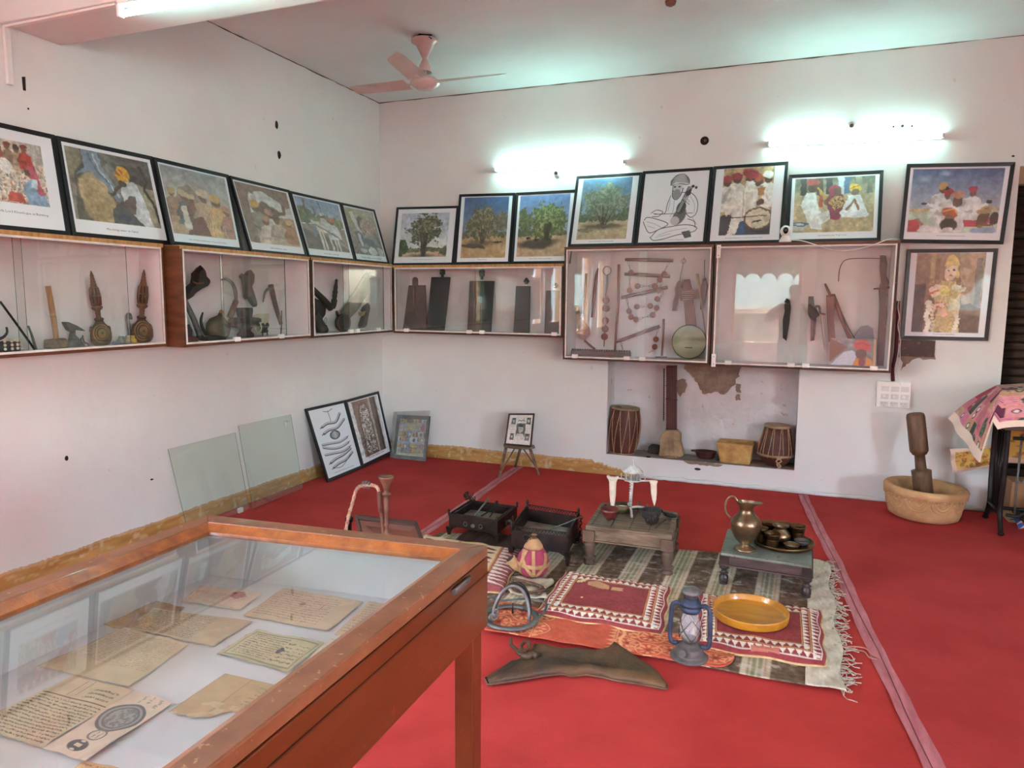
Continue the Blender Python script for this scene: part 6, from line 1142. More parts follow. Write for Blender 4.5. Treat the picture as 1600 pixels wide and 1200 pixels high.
cv.rect(.195,0,.203,1,lt); cv.rect(.543,0,.551,1,lt); cv.line([(.56,.2),(.575,.4),(.56,.6),(.575,.9)],.05,(236,170,120)); cv.nz(.04,90,30,9)
def orf(u,v):
    p=bil((-1.30,3.20,0),(-.16,3.17,0),(-.155,2.945,0),(-1.25,2.885,0))(u,v); 
    if u>.93: s=(u-.93)/.07; p.y=p.y*(1-s*.0)+0; c=3.055; p.y=c+(p.y-c)*math.sqrt(max(.0,1-s*s*.97))
    p.z=.0265+.003*math.sin(u*40+v*4)*math.sin(v*9); return p
m=MB(CLOTH); m.grid(orf,320,84,True,cv.lin()); solo('printed_orange_cloth',m,'orange block-printed cloth strip along the front edge of the rug','cloth',solid=.006)
# ================================================================ quilted cushions
def cushion_cv(w,h,deco):
    R_=(146,58,58);c=Cv(w,h,R_); Wt=(232,220,200);Y=(220,164,84)
    a=w/h
    def border(i0,i1,n,flip):
        for k in range(n):
            f0,f1=k/n,(k+1)/n; fm=(f0+f1)/2; lo,hi=i0,1-i0; o,i=(i0,i1) if not flip else (i1,i0)
            X=lambda f:lo+(hi-lo)*f
            yo,yi=o*a,i*a
            c.poly([(X(f0),yo),(X(f1),yo),(X(fm),yi)],Wt); c.poly([(X(f0),1-yo),(X(f1),1-yo),(X(fm),1-yi)],Wt)
            Yl=lambda f:(i0*a)+(1-2*i0*a)*f
            c.poly([(o,Yl(f0)),(o,Yl(f1)),(i,Yl(fm))],Wt); c.poly([(1-o,Yl(f0)),(1-o,Yl(f1)),(1-i,Yl(fm))],Wt)
    border(.035,.085,15,True); border(.10,.15,13,True)
    for r,cc,w_ in ((.093,Y,.006),(.155,Y,.007),(.028,Wt,.006)):
        q=r*a; c.rect(r,q,1-r,q+w_*a,cc);c.rect(r,1-q-w_*a,1-r,1-q,cc);c.rect(r,q,r+w_,1-q,cc);c.rect(1-r-w_,q,1-r,1-q,cc)
    for k in range(4): an=.2+k*.42; c.ell(.185+.055*math.cos(an),.20*a*.75+.06*math.sin(an)*a,.028,.014*a*1.2,(222,200,140),an)
    if deco:
        c.poly([(.28,.26),(.36,.22),(.48,.27),(.49,.36),(.40,.37),(.29,.33)],(196,146,104)); c.poly([(.51,.28),(.62,.29),(.60,.33),(.62,.37),(.51,.36)],(202,156,112)); c.ell(.3,.62,.01,.012,Wt)
    else: c.poly([(.10,.12),(.22,.10),(.24,.22),(.12,.22)],(206,146,116)); c.poly([(.44,.92),(.66,.90),(.66,.97),(.44,.98)],(196,120,100)); c.ell(.72,.2,.035,.03,(196,120,96)); c.ell(.62,.16,.05,.03,(226,214,196))
    c.nz(.05,60,40,5); c.nz(.03,8,6,9); return c
def cushion(label,q,cv,th,z0,group='quilted red and cream floor cushions'):
    A,B,C,D=[Vector(p) for p in q]; f_=bil(A,B,C,D); t=T('floor_cushion',label,'cushion',group)
    def up(u,v):
        p=f_(u,v); e=min(u,1-u,v,1-v)*2; h=(1-(1-min(1,e*3.2))**2)**.5 if e<.3125 else 1; p.z=z0+.006+(th-.006)*h*(.86+.14*math.sin(PI*u)*math.sin(PI*v))+.0035*math.sin(u*17+v*8)*math.sin(v*13-u*5); 
        wob=.006*math.sin(u*21)+.005*math.sin(v*17); p.x+=wob*(abs(u-.5)>.45); p.y+=.008*math.sin(u*14)*(abs(v-.5)>.45); return p
    m=MB(CLOTH); m.grid(up,cv.w,cv.h,True,cv.lin()); 
    t.part('quilted_top',m); m=MB(M('cushion_piping',(222,196,140),.9,c2=(190,150,100),scale=30)); edge=[up(i/20,0) for i in range(20)]+[up(1,i/14) for i in range(14)]+[up(1-i/20,1) for i in range(20)]+[up(0,1-i/14) for i in range(14)]
    m.tube([Vector((p.x,p.y,z0+.006)) for p in edge],.0055,6,True); m.prism([Vector((p.x,p.y,z0+.001)) for p in edge],(0,0,.004)); t.part('edge',m,label='cream piped edge'); t.done()
z0=Zr+.012
cushion('red cushion with two tan patches in its centre, in the middle of the rug',[at(885,889,z=.05),at(1046,913,z=.05),at(1033,990,z=.04),at(836,957,z=.04)],cushion_cv(150,116,True),.035,z0)
cushion('red cushion under the yellow tray',[at(1091,924,z=.05),at(1281,950,z=.05),at(1289,1038,z=.045),at(1087,1006,z=.045)],cushion_cv(150,116,False),.042,z0)
cv=Cv(60,110,(224,206,170)); 
for j in range(9):
    for i,xx in enumerate((.12,.3,.72)): cv.ell(xx,.06+j*.11,.07,.02,(126,50,50),.5 if j%2 else -.5); 
    cv.ell(.5,.06+j*.11,.07,.03,(226,190,110),.4)
cv.rect(.40,0,.42,1,(206,140,60)); cv.rect(.80,0,.83,1,(206,140,60)); cv.rect(.83,0,1,1,(150,76,76))
for j in range(14): cv.poly([(.84,j/14),(1,j/14+.03),(.84,j/14+.06)],(226,206,190))
cv.rect(0,.9,1,1,(150,76,76)); cv.nz(.06,30,60,3)
cushion('red and cream floral cushion half hidden behind the display table',[at(742,842,z=.05)+Vector((-.35,-.02,0)),at(817,857,z=.05),at(782,922,z=.05),at(782,922,z=.05)+Vector((-.62,-.05,0))],cv,.04,z0)
# ================================================================ iron braziers
def cornerpts(px,z): return [at(x,y,z=z) for x,y in px]
def brazier(label,px,h,depth,lace,fin,name='iron_brazier'):
    t=T(name,label,'brazier','square iron braziers on the rug'); P=cornerpts(px,h); c=sum(P,Vector())/4
    zb_=h-depth; m=MB(IRON)
    for i in range(4):
        j=(i+1)%4; a,b=P[i],P[j]; d=(b-a).normalized(); n=Vector((-d.y,d.x,0)); 
        if n.dot(c-a)<0: n=-n
        ao,bo=a.copy(),b.copy(); lo=Vector((0,0,zb_-h))
        # side with lowered corners
        N=12; vs=[]
        for k in range(N+1):
            f_=k/N; p=a.lerp(b,f_); dr=.035*max(0,1-min(f_,1-f_)*7)
            for q in (0,.006): vs+= [p+n*q, p+n*q+Vector((0,0,zb_-h-dr))]
        fs=[]
        for k in range(N): o=k*4;r_=o+4; fs+=[(o,o+1,r_+1,r_),(o+2,r_+2,r_+3,o+3),(o,r_,r_+2,o+2),(o+1,o+3,r_+3,r_+1)]
        m.add(vs,fs)
    f_=bil(*[p+Vector((0,0,zb_-h+.02)) for p in (P[3],P[2],P[1],P[0])]); sidep=m
    t.part('side_panels',m)
    m=MB(M('ash_base',(148,140,126),.85,c2=(106,98,88),scale=12,bump=.3)); q=[p+(c-p)*.03 for p in P]; m.prism([Vector((p.x,p.y,zb_+.012)) for p in q],(0,0,.006)); t.part('pan',m,label='ash grey pan floor')
    for i,p in enumerate(P):
        m=MB(IRON); zf=.018; ci=(c-p); ci.z=0; ci.normalize(); m.hexa([p+ci*.002+Vector((-.007,-.007,zf-h)),p+ci*.002+Vector((.007,-.007,zf-h)),p+ci*.002+Vector((.007,.007,zf-h)),p+ci*.002+Vector((-.007,.007,zf-h)),p+Vector((-.016,-.016,zb_-h)),p+Vector((.016,-.016,zb_-h)),p+Vector((.016,.016,zb_-h)),p+Vector((-.016,.016,zb_-h))]); t.part('leg',m)
        m=MB(IRON); m.lathe(p+Vector((0,0,-.01)),(0,0,1),[(0,.006),(.01+fin*.3,.008),(.01+fin*.45,.005),(.01+fin*.7,.011),(.01+fin,.001)],8); t.part('finial',m)
    if lace:
        m=MB(IRON)
        for i in range(4):
            a,b=P[i],P[(i+1)%4]; m.tube([a+Vector((0,0,.024)),b+Vector((0,0,.024))],.004,5); n=18
            for k in range(n): 
                p0=a.lerp(b,k/n);p1=a.lerp(b,(k+.5)/n);p2=a.lerp(b,(k+1)/n); m.tube([p0+Vector((0,0,.022)),p1+Vector((0,0,.0)),p2+Vector((0,0,.022))],.003,4)
        t.part('pierced_rail',m)
    else:
        m=MB(IRON)
        for i in range(4): a,b=P[i],P[(i+1)%4]; a2,b2=a+(c-a)*.12,b+(c-b)*.12; m.tube([a2+Vector((0,0,-.006)),b2+Vector((0,0,-.006))],.007,6)
        t.part('inner_rods',m)
        m=MB(STEEL)
        for i in (0,1):
            a,b=P[i],P[i+1]; mm=a.lerp(b,.52); d=(b-a).normalized(); n=Vector((d.y,-d.x,0)); 
            m.ell(mm+n*.010+Vector((0,0,-.055)),(.016,.012,.013),10)
            for s in (-.055,.055): q=mm+d*s+n*.012+Vector((0,0,-.05)); m.tube([q+d*math.cos(k*PI/5)*.012+Vector((0,0,math.sin(k*PI/5)*.014)) for k in range(10)],.0028,5,True)
        t.part('boss_and_rings',m)
    return t,P,c
t,P,c=brazier('left iron brazier holding fire tongs, with rings on its sides',[(701.5,802),(777,814),(808,790.5),(735,781)],.165,.085,False,.03); t.done()
m=MB(STEEL); a=at(763,780,z=.19);b=at(741,806,z=.115); m.tube([a,b],.006,8); m.tube([a,a+(a-b)*.04],.009,8); solo('fire_poker',m,'straight grey iron rod lying across the left brazier','rod')
m=MB(IRON); m.tube(smoothp([at(778,783,z=.19),at(773,792,z=.17),at(762,800,z=.12),at(752,806,z=.11)],4),.005,7); m.tube(smoothp([at(776,783,z=.19),at(773,795,z=.17),at(770,801,z=.12),at(765,808,z=.11)],4),.005,7); m.ell(at(776,785,z=.185),(.012,.012,.012),8); solo('fire_tongs',m,'dark iron tongs lying open in the left brazier','tongs')
m=MB(IRON); c0=P[3]; rs=random.Random(8)
for k in range(12): q=c0+Vector((rs.uniform(-.05,.03),rs.uniform(-.03,.03),rs.uniform(.0,.05))); ax=Vector((rs.gauss(0,1),rs.gauss(0,1),rs.gauss(0,1))).normalized(); u=ax.orthogonal().normalized(); w=ax.cross(u); m.tube([q+u*math.cos(i*PI/6)*.017+w*math.sin(i*PI/6)*.011 for i in range(12)],.003,5,True)
solo('iron_chain',m,'small heap of iron chain on the back corner of the left brazier','chain')
t,P,c=brazier('right iron brazier with a pierced rim and tall finials',[(799,828),(888,839),(904,807),(824,794)],.195,.10,True,.06); t.done()
m=MB(STEEL); m.tube(smoothp([at(908,807,z=.24),at(890,815,z=.24),at(870,823,z=.20),at(855,830,z=.11)],5),.004,7); solo('curved_poker',m,'thin curved iron poker resting on the right brazier rim','poker')
m=MB(IRON); a=at(908,806,z=.235);b=at(905,838,z=.10); chainl(m,a,b,7,.010,.0032); 
for k in range(12): q=at(900+rs.uniform(-6,9),845+rs.uniform(-7,6),z=.06); ax=Vector((rs.gauss(0,1),rs.gauss(0,1),rs.gauss(0,1))).normalized(); u=ax.orthogonal().normalized(); w=ax.cross(u); m.tube([q+u*math.cos(i*PI/6)*.019+w*math.sin(i*PI/6)*.012 for i in range(12)],.0035,5,True)
solo('iron_chain',m,'iron chain hanging in a bunch from the right corner of the right brazier','chain')
# ================================================================ low tables
def turned(m,c,z0,z1,r,prof):
    L=z1-z0; m.lathe((c.x,c.y,z0),(0,0,1),[(h*L,r*q) for h,q in prof],16)
def low_table(label,px,h,topth,apr,mt,ma,ml,legprof,r,inset,plank,zf=.018,frame_=True):
    t=T('low_table',label,'low table'); P=cornerpts(px,h); c=sum(P,Vector())/4; dn=lambda p,z:Vector((p.x,p.y,z))
    m=MB(mt); m.prism([dn(p,h-topth) for p in P],(0,0,topth-(.006 if plank else 0))); t.part('top',m,bevel=.003)
    if plank:
        m=MB(mt); ins=[p+(c-p)*.11 for p in P]
        for i in range(4): j=(i+1)%4; m.hexa([dn(P[i],h-.006),dn(P[j],h-.006),dn(ins[j],h-.006),dn(ins[i],h-.006),dn(P[i],h+.004),dn(P[j],h+.004),dn(ins[j],h+.004),dn(ins[i],h+.004)])
        t.part('raised_rim',m,bevel=.002); m=MB(DKW)
        for k in (1,2,3): a=ins[0].lerp(ins[1],k/4);b=ins[3].lerp(ins[2],k/4); m.bar(dn(a,h-.0055),dn(b,h-.0055),.004,.002)
        t.part('plank_seams',m,0)
    for i in range(4):
        j=(i+1)%4; a=P[i]+(c-P[i])*.06; b=P[j]+(c-P[j])*.06; m=MB(ma); m.bar(dn(a,h-topth-apr/2),dn(b,h-topth-apr/2),.022,apr); 
        m.bar(dn(a.lerp(P[i],.6),h-topth-apr-.004),dn(b.lerp(P[j],.6),h-topth-apr-.004),.03,.008); t.part('apron',m,bevel=.002)
    for p in P: q=p+(c-p)*inset; m=MB(ml); m.box(q.x-r*1.05,q.x+r*1.05,q.y-r*1.05,q.y+r*1.05,h-topth-apr-.01,h-topth-.001); turned(m,q,zf,h-topth-apr-.009,r,legprof); t.part('leg',m,bevel=.002)
    t.done(); return P,c
H1=.25
P1,c1=low_table('weathered wooden low table carrying the white bird-house balance stand',[(915,822),(1050,838),(1059,801),(940,786)],H1,.022,.055,OLDW,OLDW,M('dark_turned_leg',(104,80,62),.65,c2=(70,52,40),scale=8,bump=.5),[(0,.95),(.12,1.05),(.16,.8),(.22,.75),(.26,1.1),(.33,1.15),(.36,.75),(.42,.72),(.6,1.0),(.85,1.05),(.9,.85),(1,.95)],.033,.09,True)
H2=.20
P2,c2=low_table('low table with green worn top and purplish turned legs carrying the brass vessels',[(1125.7,863.5),(1268.7,885),(1268.7,841),(1137,826)],H2,.014,.046,OLDG,PURP,M('turned_black_leg',(66,50,44),.4,c2=(40,30,28),scale=12,bump=.2),[(0,.8),(.1,1.0),(.13,.8),(.16,.8),(.2,1.05),(.45,1.05),(.55,.65),(.6,1.1),(.65,.65),(.75,.6),(.85,1.1),(.95,1.1),(1,.8)],.024,.09,False)
# brass vessels
B=at(1163.5,858,z=H2); t=T('brass_pitcher','tall aged brass pitcher with a looping handle on the green-topped table','pitcher'); s=mpp(B)
pr=[(0,.058),(.006,.058),(.012,.046),(.026,.024),(.034,.022),(.040,.034),(.07,.060),(.105,.075),(.135,.080),(.16,.078),(.18,.066),(.197,.046),(.215,.037),(.235,.036),(.25,.044),(.262,.055)]
m=MB(BRASS); n=36
m.lathe(B,(0,0,1),pr,n); b=len(m.v)
# pull the lip into a spout on the right and raise it over the handle
for i in range(b-n,b):
    x,y,z=m.v[i]; a=math.atan2(y-B.y,x-B.x); k=max(0,math.cos(a-.2))**3; j=max(0,-math.cos(a-.2))**2; m.v[i]=(B.x+(x-B.x)*(1+.55*k+.15*j),B.y+(y-B.y)*(.82+.2*k),z+.004*k+.012*j)
m.f.pop(); m.mi.pop(); m.sm.pop(); m.use(BRASSD); m.lathe(B+Vector((0,0,.25)),(0,0,-1),[(0,.036),(.05,.03),(.051,0)],20); t.part('body',m)
m=MB(BRASS); hx=lambda dx,z:B+Vector((-dx,.0,z)); m.tube(smoothp([hx(.048,.262),hx(.065,.285),hx(.088,.284),hx(.105,.262),hx(.112,.225),hx(.104,.19),hx(.078,.165)],5),[.006]*31,8); t.part('handle',m); m=MB(BRASS); m.lathe(B+Vector((0,0,.142)),(0,0,1),[(0,.0805),(.003,.082),(.006,.0805)],36); t.part('ring_band',m); t.done()
B=at(1222.5,850,z=H2); zt_=H2+.006; m=MB(BRASSD); m.lathe((B.x,B.y,H2+.001),(0,0,1),[(0,.150),(.004,.156),(.022,.166),(.024,.163),(.008,.150),(.006,0)],48); TC=Vector((B.x,B.y,0)); solo('brass_tray',m,'round dark brass tray with upright rim on the green-topped table','tray')
def cup(label,rimpx,rimz,r,kind,mat,group='brass cups and bowls on the tray'):
    z=zt_+rimz+.002; R_=at(*rimpx,z=z); d=Vector((R_.x,R_.y,0))-TC; mx=.148-r*.85
    if d.length>mx: d=d*(mx/d.length)
    x,y=TC.x+d.x,TC.y+d.y; h=rimz; zb_=zt_+.0025
    if kind=='cup': pr=[(0,r*.66),(.006,r*.7),(h*.5,r*.78),(h*.55,r*.8),(h*.58,r*.78),(h*.9,r*.9),(h,r),(h-.002,r*.92),(h*.3,r*.7),(.008,r*.5),(.006,0)]
    elif kind=='bowl': pr=[(0,r*.4),(.004,r*.45),(h*.4,r*.8),(h*.9,r*.98),(h,r),(h-.003,r*.93),(h*.4,r*.7),(.008,r*.3),(.007,0)]
    else: pr=[(0,r*.6),(.008,r*.9),(h*.3,r*1.28),(h*.45,r*1.3),(h*.62,r*1.1),(h*.8,r*.72),(h*.88,r*.72),(h*.97,r),(h,r*1.02),(h-.003,r*.93),(h*.86,r*.64),(h*.6,r*.9),(h*.4,0)]
    m=MB(mat); m.lathe((x,y,zb_),(0,0,1),pr,28); solo('brass_pot' if kind=='lota' else 'brass_bowl' if kind=='bowl' else 'brass_cup',m,label,'pot' if kind=='lota' else 'bowl' if kind=='bowl' else 'cup',group)
cup('dark brass cup at the back left of the tray, behind the smaller left cup',(1195,813),.085,.046,'cup',BRASSD)
cup('dark brass cup touching the pitcher at the left of the tray',(1190.5,824),.085,.034,'cup',BRASSD)
cup('brass cup with a ringed waist standing at the front of the tray',(1207,833),.075,.045,'cup',BRASSD)
cup('brass cup at the back of the tray, behind the flared pot',(1227,812),.08,.045,'cup',BRASSD)
cup('round-bellied bright brass pot with flared mouth in the centre of the tray',(1220,821),.095,.043,'lota',BRASS)
cup('wide dark brass cup at the right edge of the tray',(1252,820),.085,.050,'cup',BRASSD)
cup('small shallow pale brass bowl at the front right of the tray',(1237,850),.028,.042,'bowl',BRASS)
cup('small shallow grey metal bowl at the far right of the tray',(1253,844),.028,.042,'bowl',DUSTM)
# balance stand with bird house
t=T('bird_house_stand','white-painted iron balance stand with little domed pavilion and splayed scroll legs','stand'); B=at(984,802,z=H1); top=at(987.3,750,y=B.y); s=mpp(B); zt1=top.z
m=MB(GREYC); m.tube([B+Vector((0,0,.03)),Vector((B.x+.01,B.y,zt1))],.009,10)
for k in range(12): z=B.z+.05+k*.016; m.ell((B.x+.003,B.y,z),(.0115,.0115,.006),8)
t.part('twisted_pole',m)
for a in (.35,1.9,3.5,5.0):
    d=Vector((math.cos(a),math.sin(a)*.9,0)); m=MB(GREYC); m.tube(smoothp([B+Vector((0,0,.035)),B+d*.05+Vector((0,0,.042)),B+d*.085+Vector((0,0,.036)),B+d*.092+Vector((0,0,.012)),B+d*.10+Vector((0,0,.006)),B+d*.115+Vector((0,0,.012)),B+d*.107+Vector((0,0,.022))],4),.0072,7); t.part('leg',m)
C0=Vector((B.x+.012,B.y,zt1)); l=at(967,747,y=B.y); r_=at(1012,751,y=B.y); m=MB(GREYC); m.tube([l+Vector((-.02,0,0)),C0,r_+Vector((.02,0,0))],.006,8); m.tube([C0+Vector((0,-.06,0)),C0+Vector((0,.06,0))],.005,8); m.lathe(C0+Vector((0,0,-.002)),(0,0,1),[(0,.055),(.006,.058),(.008,.05)],8); t.part('crossarm',m)
m=MB(GREYC)
for k in range(8): a=k*PI/4; m.lathe(C0+Vector((math.cos(a)*.045,math.sin(a)*.045,.006)),(0,0,1),[(0,.003),(.035,.0025),(.045,.004)],6)
for dx,dy in ((-.07,0),(.075,0),(-.05,.02),(.05,-.02)): m.lathe(C0+Vector((dx,dy,.0)),(0,0,1),[(0,.004),(.03,.003),(.034,.005),(.036,.002)],6)
t.part('posts',m); m=MB(GREYC); m.lathe(C0+Vector((0,0,.05)),(0,0,1),[(0,.062),(.005,.062),(.010,.05),(.024,.042),(.036,.026),(.042,.012),(.05,.006),(.065,.003),(.085,.002)],20); t.part('dome',m); t.done()
def cone_bag(label,top,tip,w,knot):
    y=B.y; a=at(*top,y=y); b=at(*tip,y=y-.01); s=mpp(a); ax=b-a; L=ax.length; m=MB(CLOTHW); W=w*s
    m.lathe(a,ax,[(0,W*.55),(.02*L,W*.8),(.05*L,W*1.0),(.10*L,W*.85),(.16*L,W*.72),(.5*L,W*.66),(.75*L,W*.46),(.95*L,W*.14),(L,W*.02)],18,True,(1,.55))
    if knot: m.tube([a+Vector((math.cos(q)*W*1.0,math.sin(q)*W*.6,-.006+.006*math.cos(2*q))) for q in [i*2*PI/18 for i in range(18)]],.008,7,True)
    solo('strainer_bag',m,label,'cloth bag','pointed cloth bags on the balance stand')
cone_bag('cream pointed cloth bag hanging left on the balance stand above the red bowl',(957.5,745),(957,799),8,True)
cone_bag('cream pointed cloth bag hanging right on the balance stand',(1021,750),(1022.5,791),7,False)
def onT(px,py,h=0): p=at(px,py,z=H1+h); return p
R_=onT(952.5,795,.07); m=MB(M('oxblood_gourd',(112,40,34),.4,c2=(80,28,26),coat=.4)); m.lathe((R_.x,R_.y,H1+.005),(0,0,1),[(0,.018),(.01,.02),(.02,.035),(.05,.052),(.07,.055),(.068,.05),(.03,.035),(.02,0)],24); t=T('red_gourd_bowl','dark red gourd bowl with small feet at the left of the weathered low table','bowl'); t.part('bowl',m)
for k in range(3): a=k*2.1+.4; m=MB(MATS['oxblood_gourd']); m.tube([(R_.x+math.cos(a)*.024,R_.y+math.sin(a)*.024,H1+.0035),(R_.x+math.cos(a)*.024,R_.y+math.sin(a)*.024,H1+.03)],.005,6); t.part('foot',m)
t.done()
R_=onT(973,789,.045); m=MB(M('olive_brass',(112,104,70),.5,metal=.6,c2=(80,74,50))); m.lathe((R_.x,R_.y+.01,H1+.005),(0,0,1),[(0,.05),(.045,.056),(.044,.052),(.008,.045),(.007,0)],24); solo('olive_bowl',m,'olive-brown straight-sided bowl behind the balance stand pole','bowl')
R_=onT(1019,798,.075); t=T('carved_dark_cup','dark deeply carved wooden cup with a thick spout foot, right on the weathered table','cup'); m=MB(DKW); x,y=R_.x,R_.y; m.lathe((x,y,H1+.005),(-.12,0,1),[(0,.034),(.02,.04),(.045,.05),(.075,.062),(.08,.060),(.07,.05),(.03,.035),(.02,0)],20,True,(1,.9)); m2=m; t.part('cup',m)
m=MB(DKW); rs=random.Random(2)
for k in range(16): a=k*PI/8; hh=rs.uniform(.015,.06); m.ell((x+math.cos(a)*(.038+.18*hh)-.12*hh,y+math.sin(a)*(.035+.15*hh),H1+.005+hh),(.010,.010,.016),8)
t.part('carving',m); t.done()
a,b=onT(1036,801,.03),onT(1053,806,.012); m=MB(BLACKP); m.use(M('black_iron_spoon',(40,42,44),.4,metal=.5)); m.tube([a,b],.008,8); m.ell(b+Vector((-.02,-.003,.002)),(.042,.024,.012),14); m.tube([a,a+Vector((-.02,.02,.02))],.006,8); solo('black_ladle',m,'black iron ladle at the right back corner of the weathered table','ladle')
a,b=onT(1024,825,.012),onT(1040,812,.012); m=MB(DKW); m.tube([a,b],.005,7); solo('small_dark_stick',m,'short dark stick lying beside the carved cup','stick')
m=MB(OLDW); q=onT(1000,795,.012); m.tube([q+Vector((-.04,0,.006)),q+Vector((.05,.01,.012))],.010,7); m.tube([q+Vector((0,0,.01)),q+Vector((-.008,.0,.05))],.006,7); m.tube([q+Vector((.03,0,.01)),q+Vector((.045,.0,.035))],.005,7); solo('forked_twig',m,'pale forked twig behind the balance stand legs','twig')
# ================================================================ pink gourd bottle, ring trap, cord
Zg=Zr+.014
t=T('strapped_gourd_bottle','magenta gourd bottle bound with tan leather straps and a side spout, beside the right brazier','bottle'); B=at(832,899,z=Zg); m=MB(M('magenta_cloth',(168,62,86),.8,c2=(138,46,66),scale=8,bump=.3)); pr=[(0,.04),(.01,.06),(.045,.086),(.08,.092),(.12,.080),(.16,.055),(.175,.045)]; m.lathe(B,(.03,0,1),pr,28); t.part('body',m)
TAN=M('tan_strap',(186,146,100),.7,c2=(156,116,74),scale=14,bump=.3); m=MB(TAN); m.lathe(B+Vector((.004,0,.163)),(.03,0,1),[(0,.054),(.012,.050),(.032,.038),(.05,.022),(.052,.016)],24); t.part('shoulder',m); m=MB(M('copper_neck',(176,116,80),.4,metal=.4)); m.lathe(B+Vector((.006,0,.198)),(.03,0,1),[(0,.013),(.03,.013),(.032,.016),(.038,.016)],14); t.part('neck',m)
m=MB(TAN)
for a0,a1,h0,h1 in ((-2.3,-1.2,.16,.02),(-1.9,-2.2,.16,.03),(-1.0,-.1,.02,.14),(-1.25,-1.15,.16,.02)):
    pts=[]
    for i in range(9):
        f_=i/8; h=h0+(h1-h0)*f_; a=a0+(a1-a0)*f_; r0=np.interp(h,[q[0] for q in pr],[q[1] for q in pr])+.003; pts.append(B+Vector((math.cos(a)*r0+.03*h,math.sin(a)*r0,h)))
    for p_,q_ in zip(pts[:-1],pts[1:]): m.bar(p_,q_,.018,.005,(p_-B-Vector((0,0,.08))))
m.lathe(B+Vector((.002,0,.068)),(.03,0,1),[(0,.0915),(.004,.094),(.018,.094),(.022,.0915)],28); t.part('straps',m,label='tan leather straps')
m=MB(TAN); sp=B+Vector((-.085,-.04,.06)); m.tube([sp+Vector((.035,.015,-.02)),sp,sp+Vector((-.028,-.012,.038))],[.024,.028,.030],14); m.use(BLACKP); m.lathe(sp+Vector((-.0285,-.0125,.0385)),Vector((-.5,-.25,.8)),[(0,.024),(.001,.024)],14); t.part('side_spout',m)
m=MB(IRON); q=B+Vector((-.03,-.02,.215)); m.tube([q+Vector((math.cos(i*PI/7)*.022,0,math.sin(i*PI/7)*.02)) for i in range(14)],.003,5,True); m.tube([B+Vector((.005+math.cos(i*PI/7)*.024,math.sin(i*PI/7)*.02,.232)) for i in range(14)],.003,5,True); t.part('carrying_ring',m); t.done()
m=MB(M('white_hide',(206,196,172),.9,c2=(160,144,118),scale=7,bump=.6,bscale=40)); f_=bil(at(800,903,z=.03),at(862,905,z=.03),at(850,938,z=.03),at(792,928,z=.03)); m.grid(lambda u,v:f_(u,v)+Vector((.02*math.sin(v*8),.01*math.sin(u*9),-.004+.010*abs(math.sin(u*7+v*5)))),20,14); solo('pale_hide',m,'crumpled pale hide on the rug under the coil of cord','hide',solid=.005)
t=T('cord_coil','coil of thin brown plaited cord lying on the pale hide','cord'); c=at(823,920,z=.045); m=MB(M('brown_cord',(110,80,56),.8,c2=(74,52,36),scale=50)); rs=random.Random(3); pts=[]
for i in range(150): a=i*.3; pts.append(c+Vector((math.cos(a)*(.085+.014*math.sin(i*.37)),math.sin(a)*(.055+.012*math.cos(i*.51)),.006*math.sin(i*.7)+.006)))
m.tube(pts,.004,5); t.part('cord',m); m=MB(MATS['brown_cord']); m.tube(smoothp([c+Vector((-.085,.02,.006)),c+Vector((-.10,.045,.02)),c+Vector((-.07,.05,.02)),c+Vector((.05,.03,.016)),c+Vector((.08,.02,.01))],5),.008,6); t.part('plaited_end',m); t.done()
t=T('iron_jaw_trap','round iron jaw trap with two upright bows and a flat spring, on the orange cloth','trap'); c=at(797.5,968,z=.034); c.z=.0405; m=MB(STEEL); R0,R1=.138,.108
vs=[]
for i in range(48): a=2*PI*i/48; d=Vector((math.cos(a),math.sin(a),0)); vs+=[c+d*R0,c+d*R1,c+d*R1+Vector((0,0,.010)),c+d*R0+Vector((0,0,.010))]
fs=[]
for i in range(48): o=i*4;k=((i+1)%48)*4; fs+=[(o,k,k+1,o+1),(o+1,k+1,k+2,o+2),(o+2,k+2,k+3,o+3),(o+3,k+3,k,o)]
m.add(vs,fs,True); t.part('base_ring',m)
l=at(770,962,z=.05); r_=at(826,970,z=.05)
for k,(hgt,dy,mt) in enumerate(((.14,.05,STEEL),(.14,.085,IRON))):
    m=MB(mt); m.tube([l.lerp(r_,(1-math.cos(q))/2)+Vector((0,dy*math.sin(q),hgt*math.sin(q))) for q in [i*PI/20 for i in range(21)]],.0085,8); t.part('jaw',m)
m=MB(IRON); a=at(801,958,z=.045); m.tube([a,a+Vector((0,0,.05))],[.006,.003],6); t.part('trigger',m)
m=MB(STEEL); pts=smoothp([at(765,931,z=.06),at(782,938,z=.07),at(815,936,z=.07),at(840,937,z=.06),at(853,943,z=.05),at(851,955,z=.05),at(838,968,z=.05),at(828,973,z=.045)],5)
for p_,q_ in zip(pts[:-1],pts[1:]): m.bar(p_,q_,.012,.006)
t.part('spring',m); m=MB(STEEL); q=at(770,965,z=.05); 
for k in range(3): m.tube([q+Vector((.008*k+math.cos(i*PI/6)*.012,math.sin(i*PI/6)*.010,.012*k+math.sin(i*PI/6)*.016)) for i in range(12)],.0035,5,True)
t.part('link_chain',m); t.done()
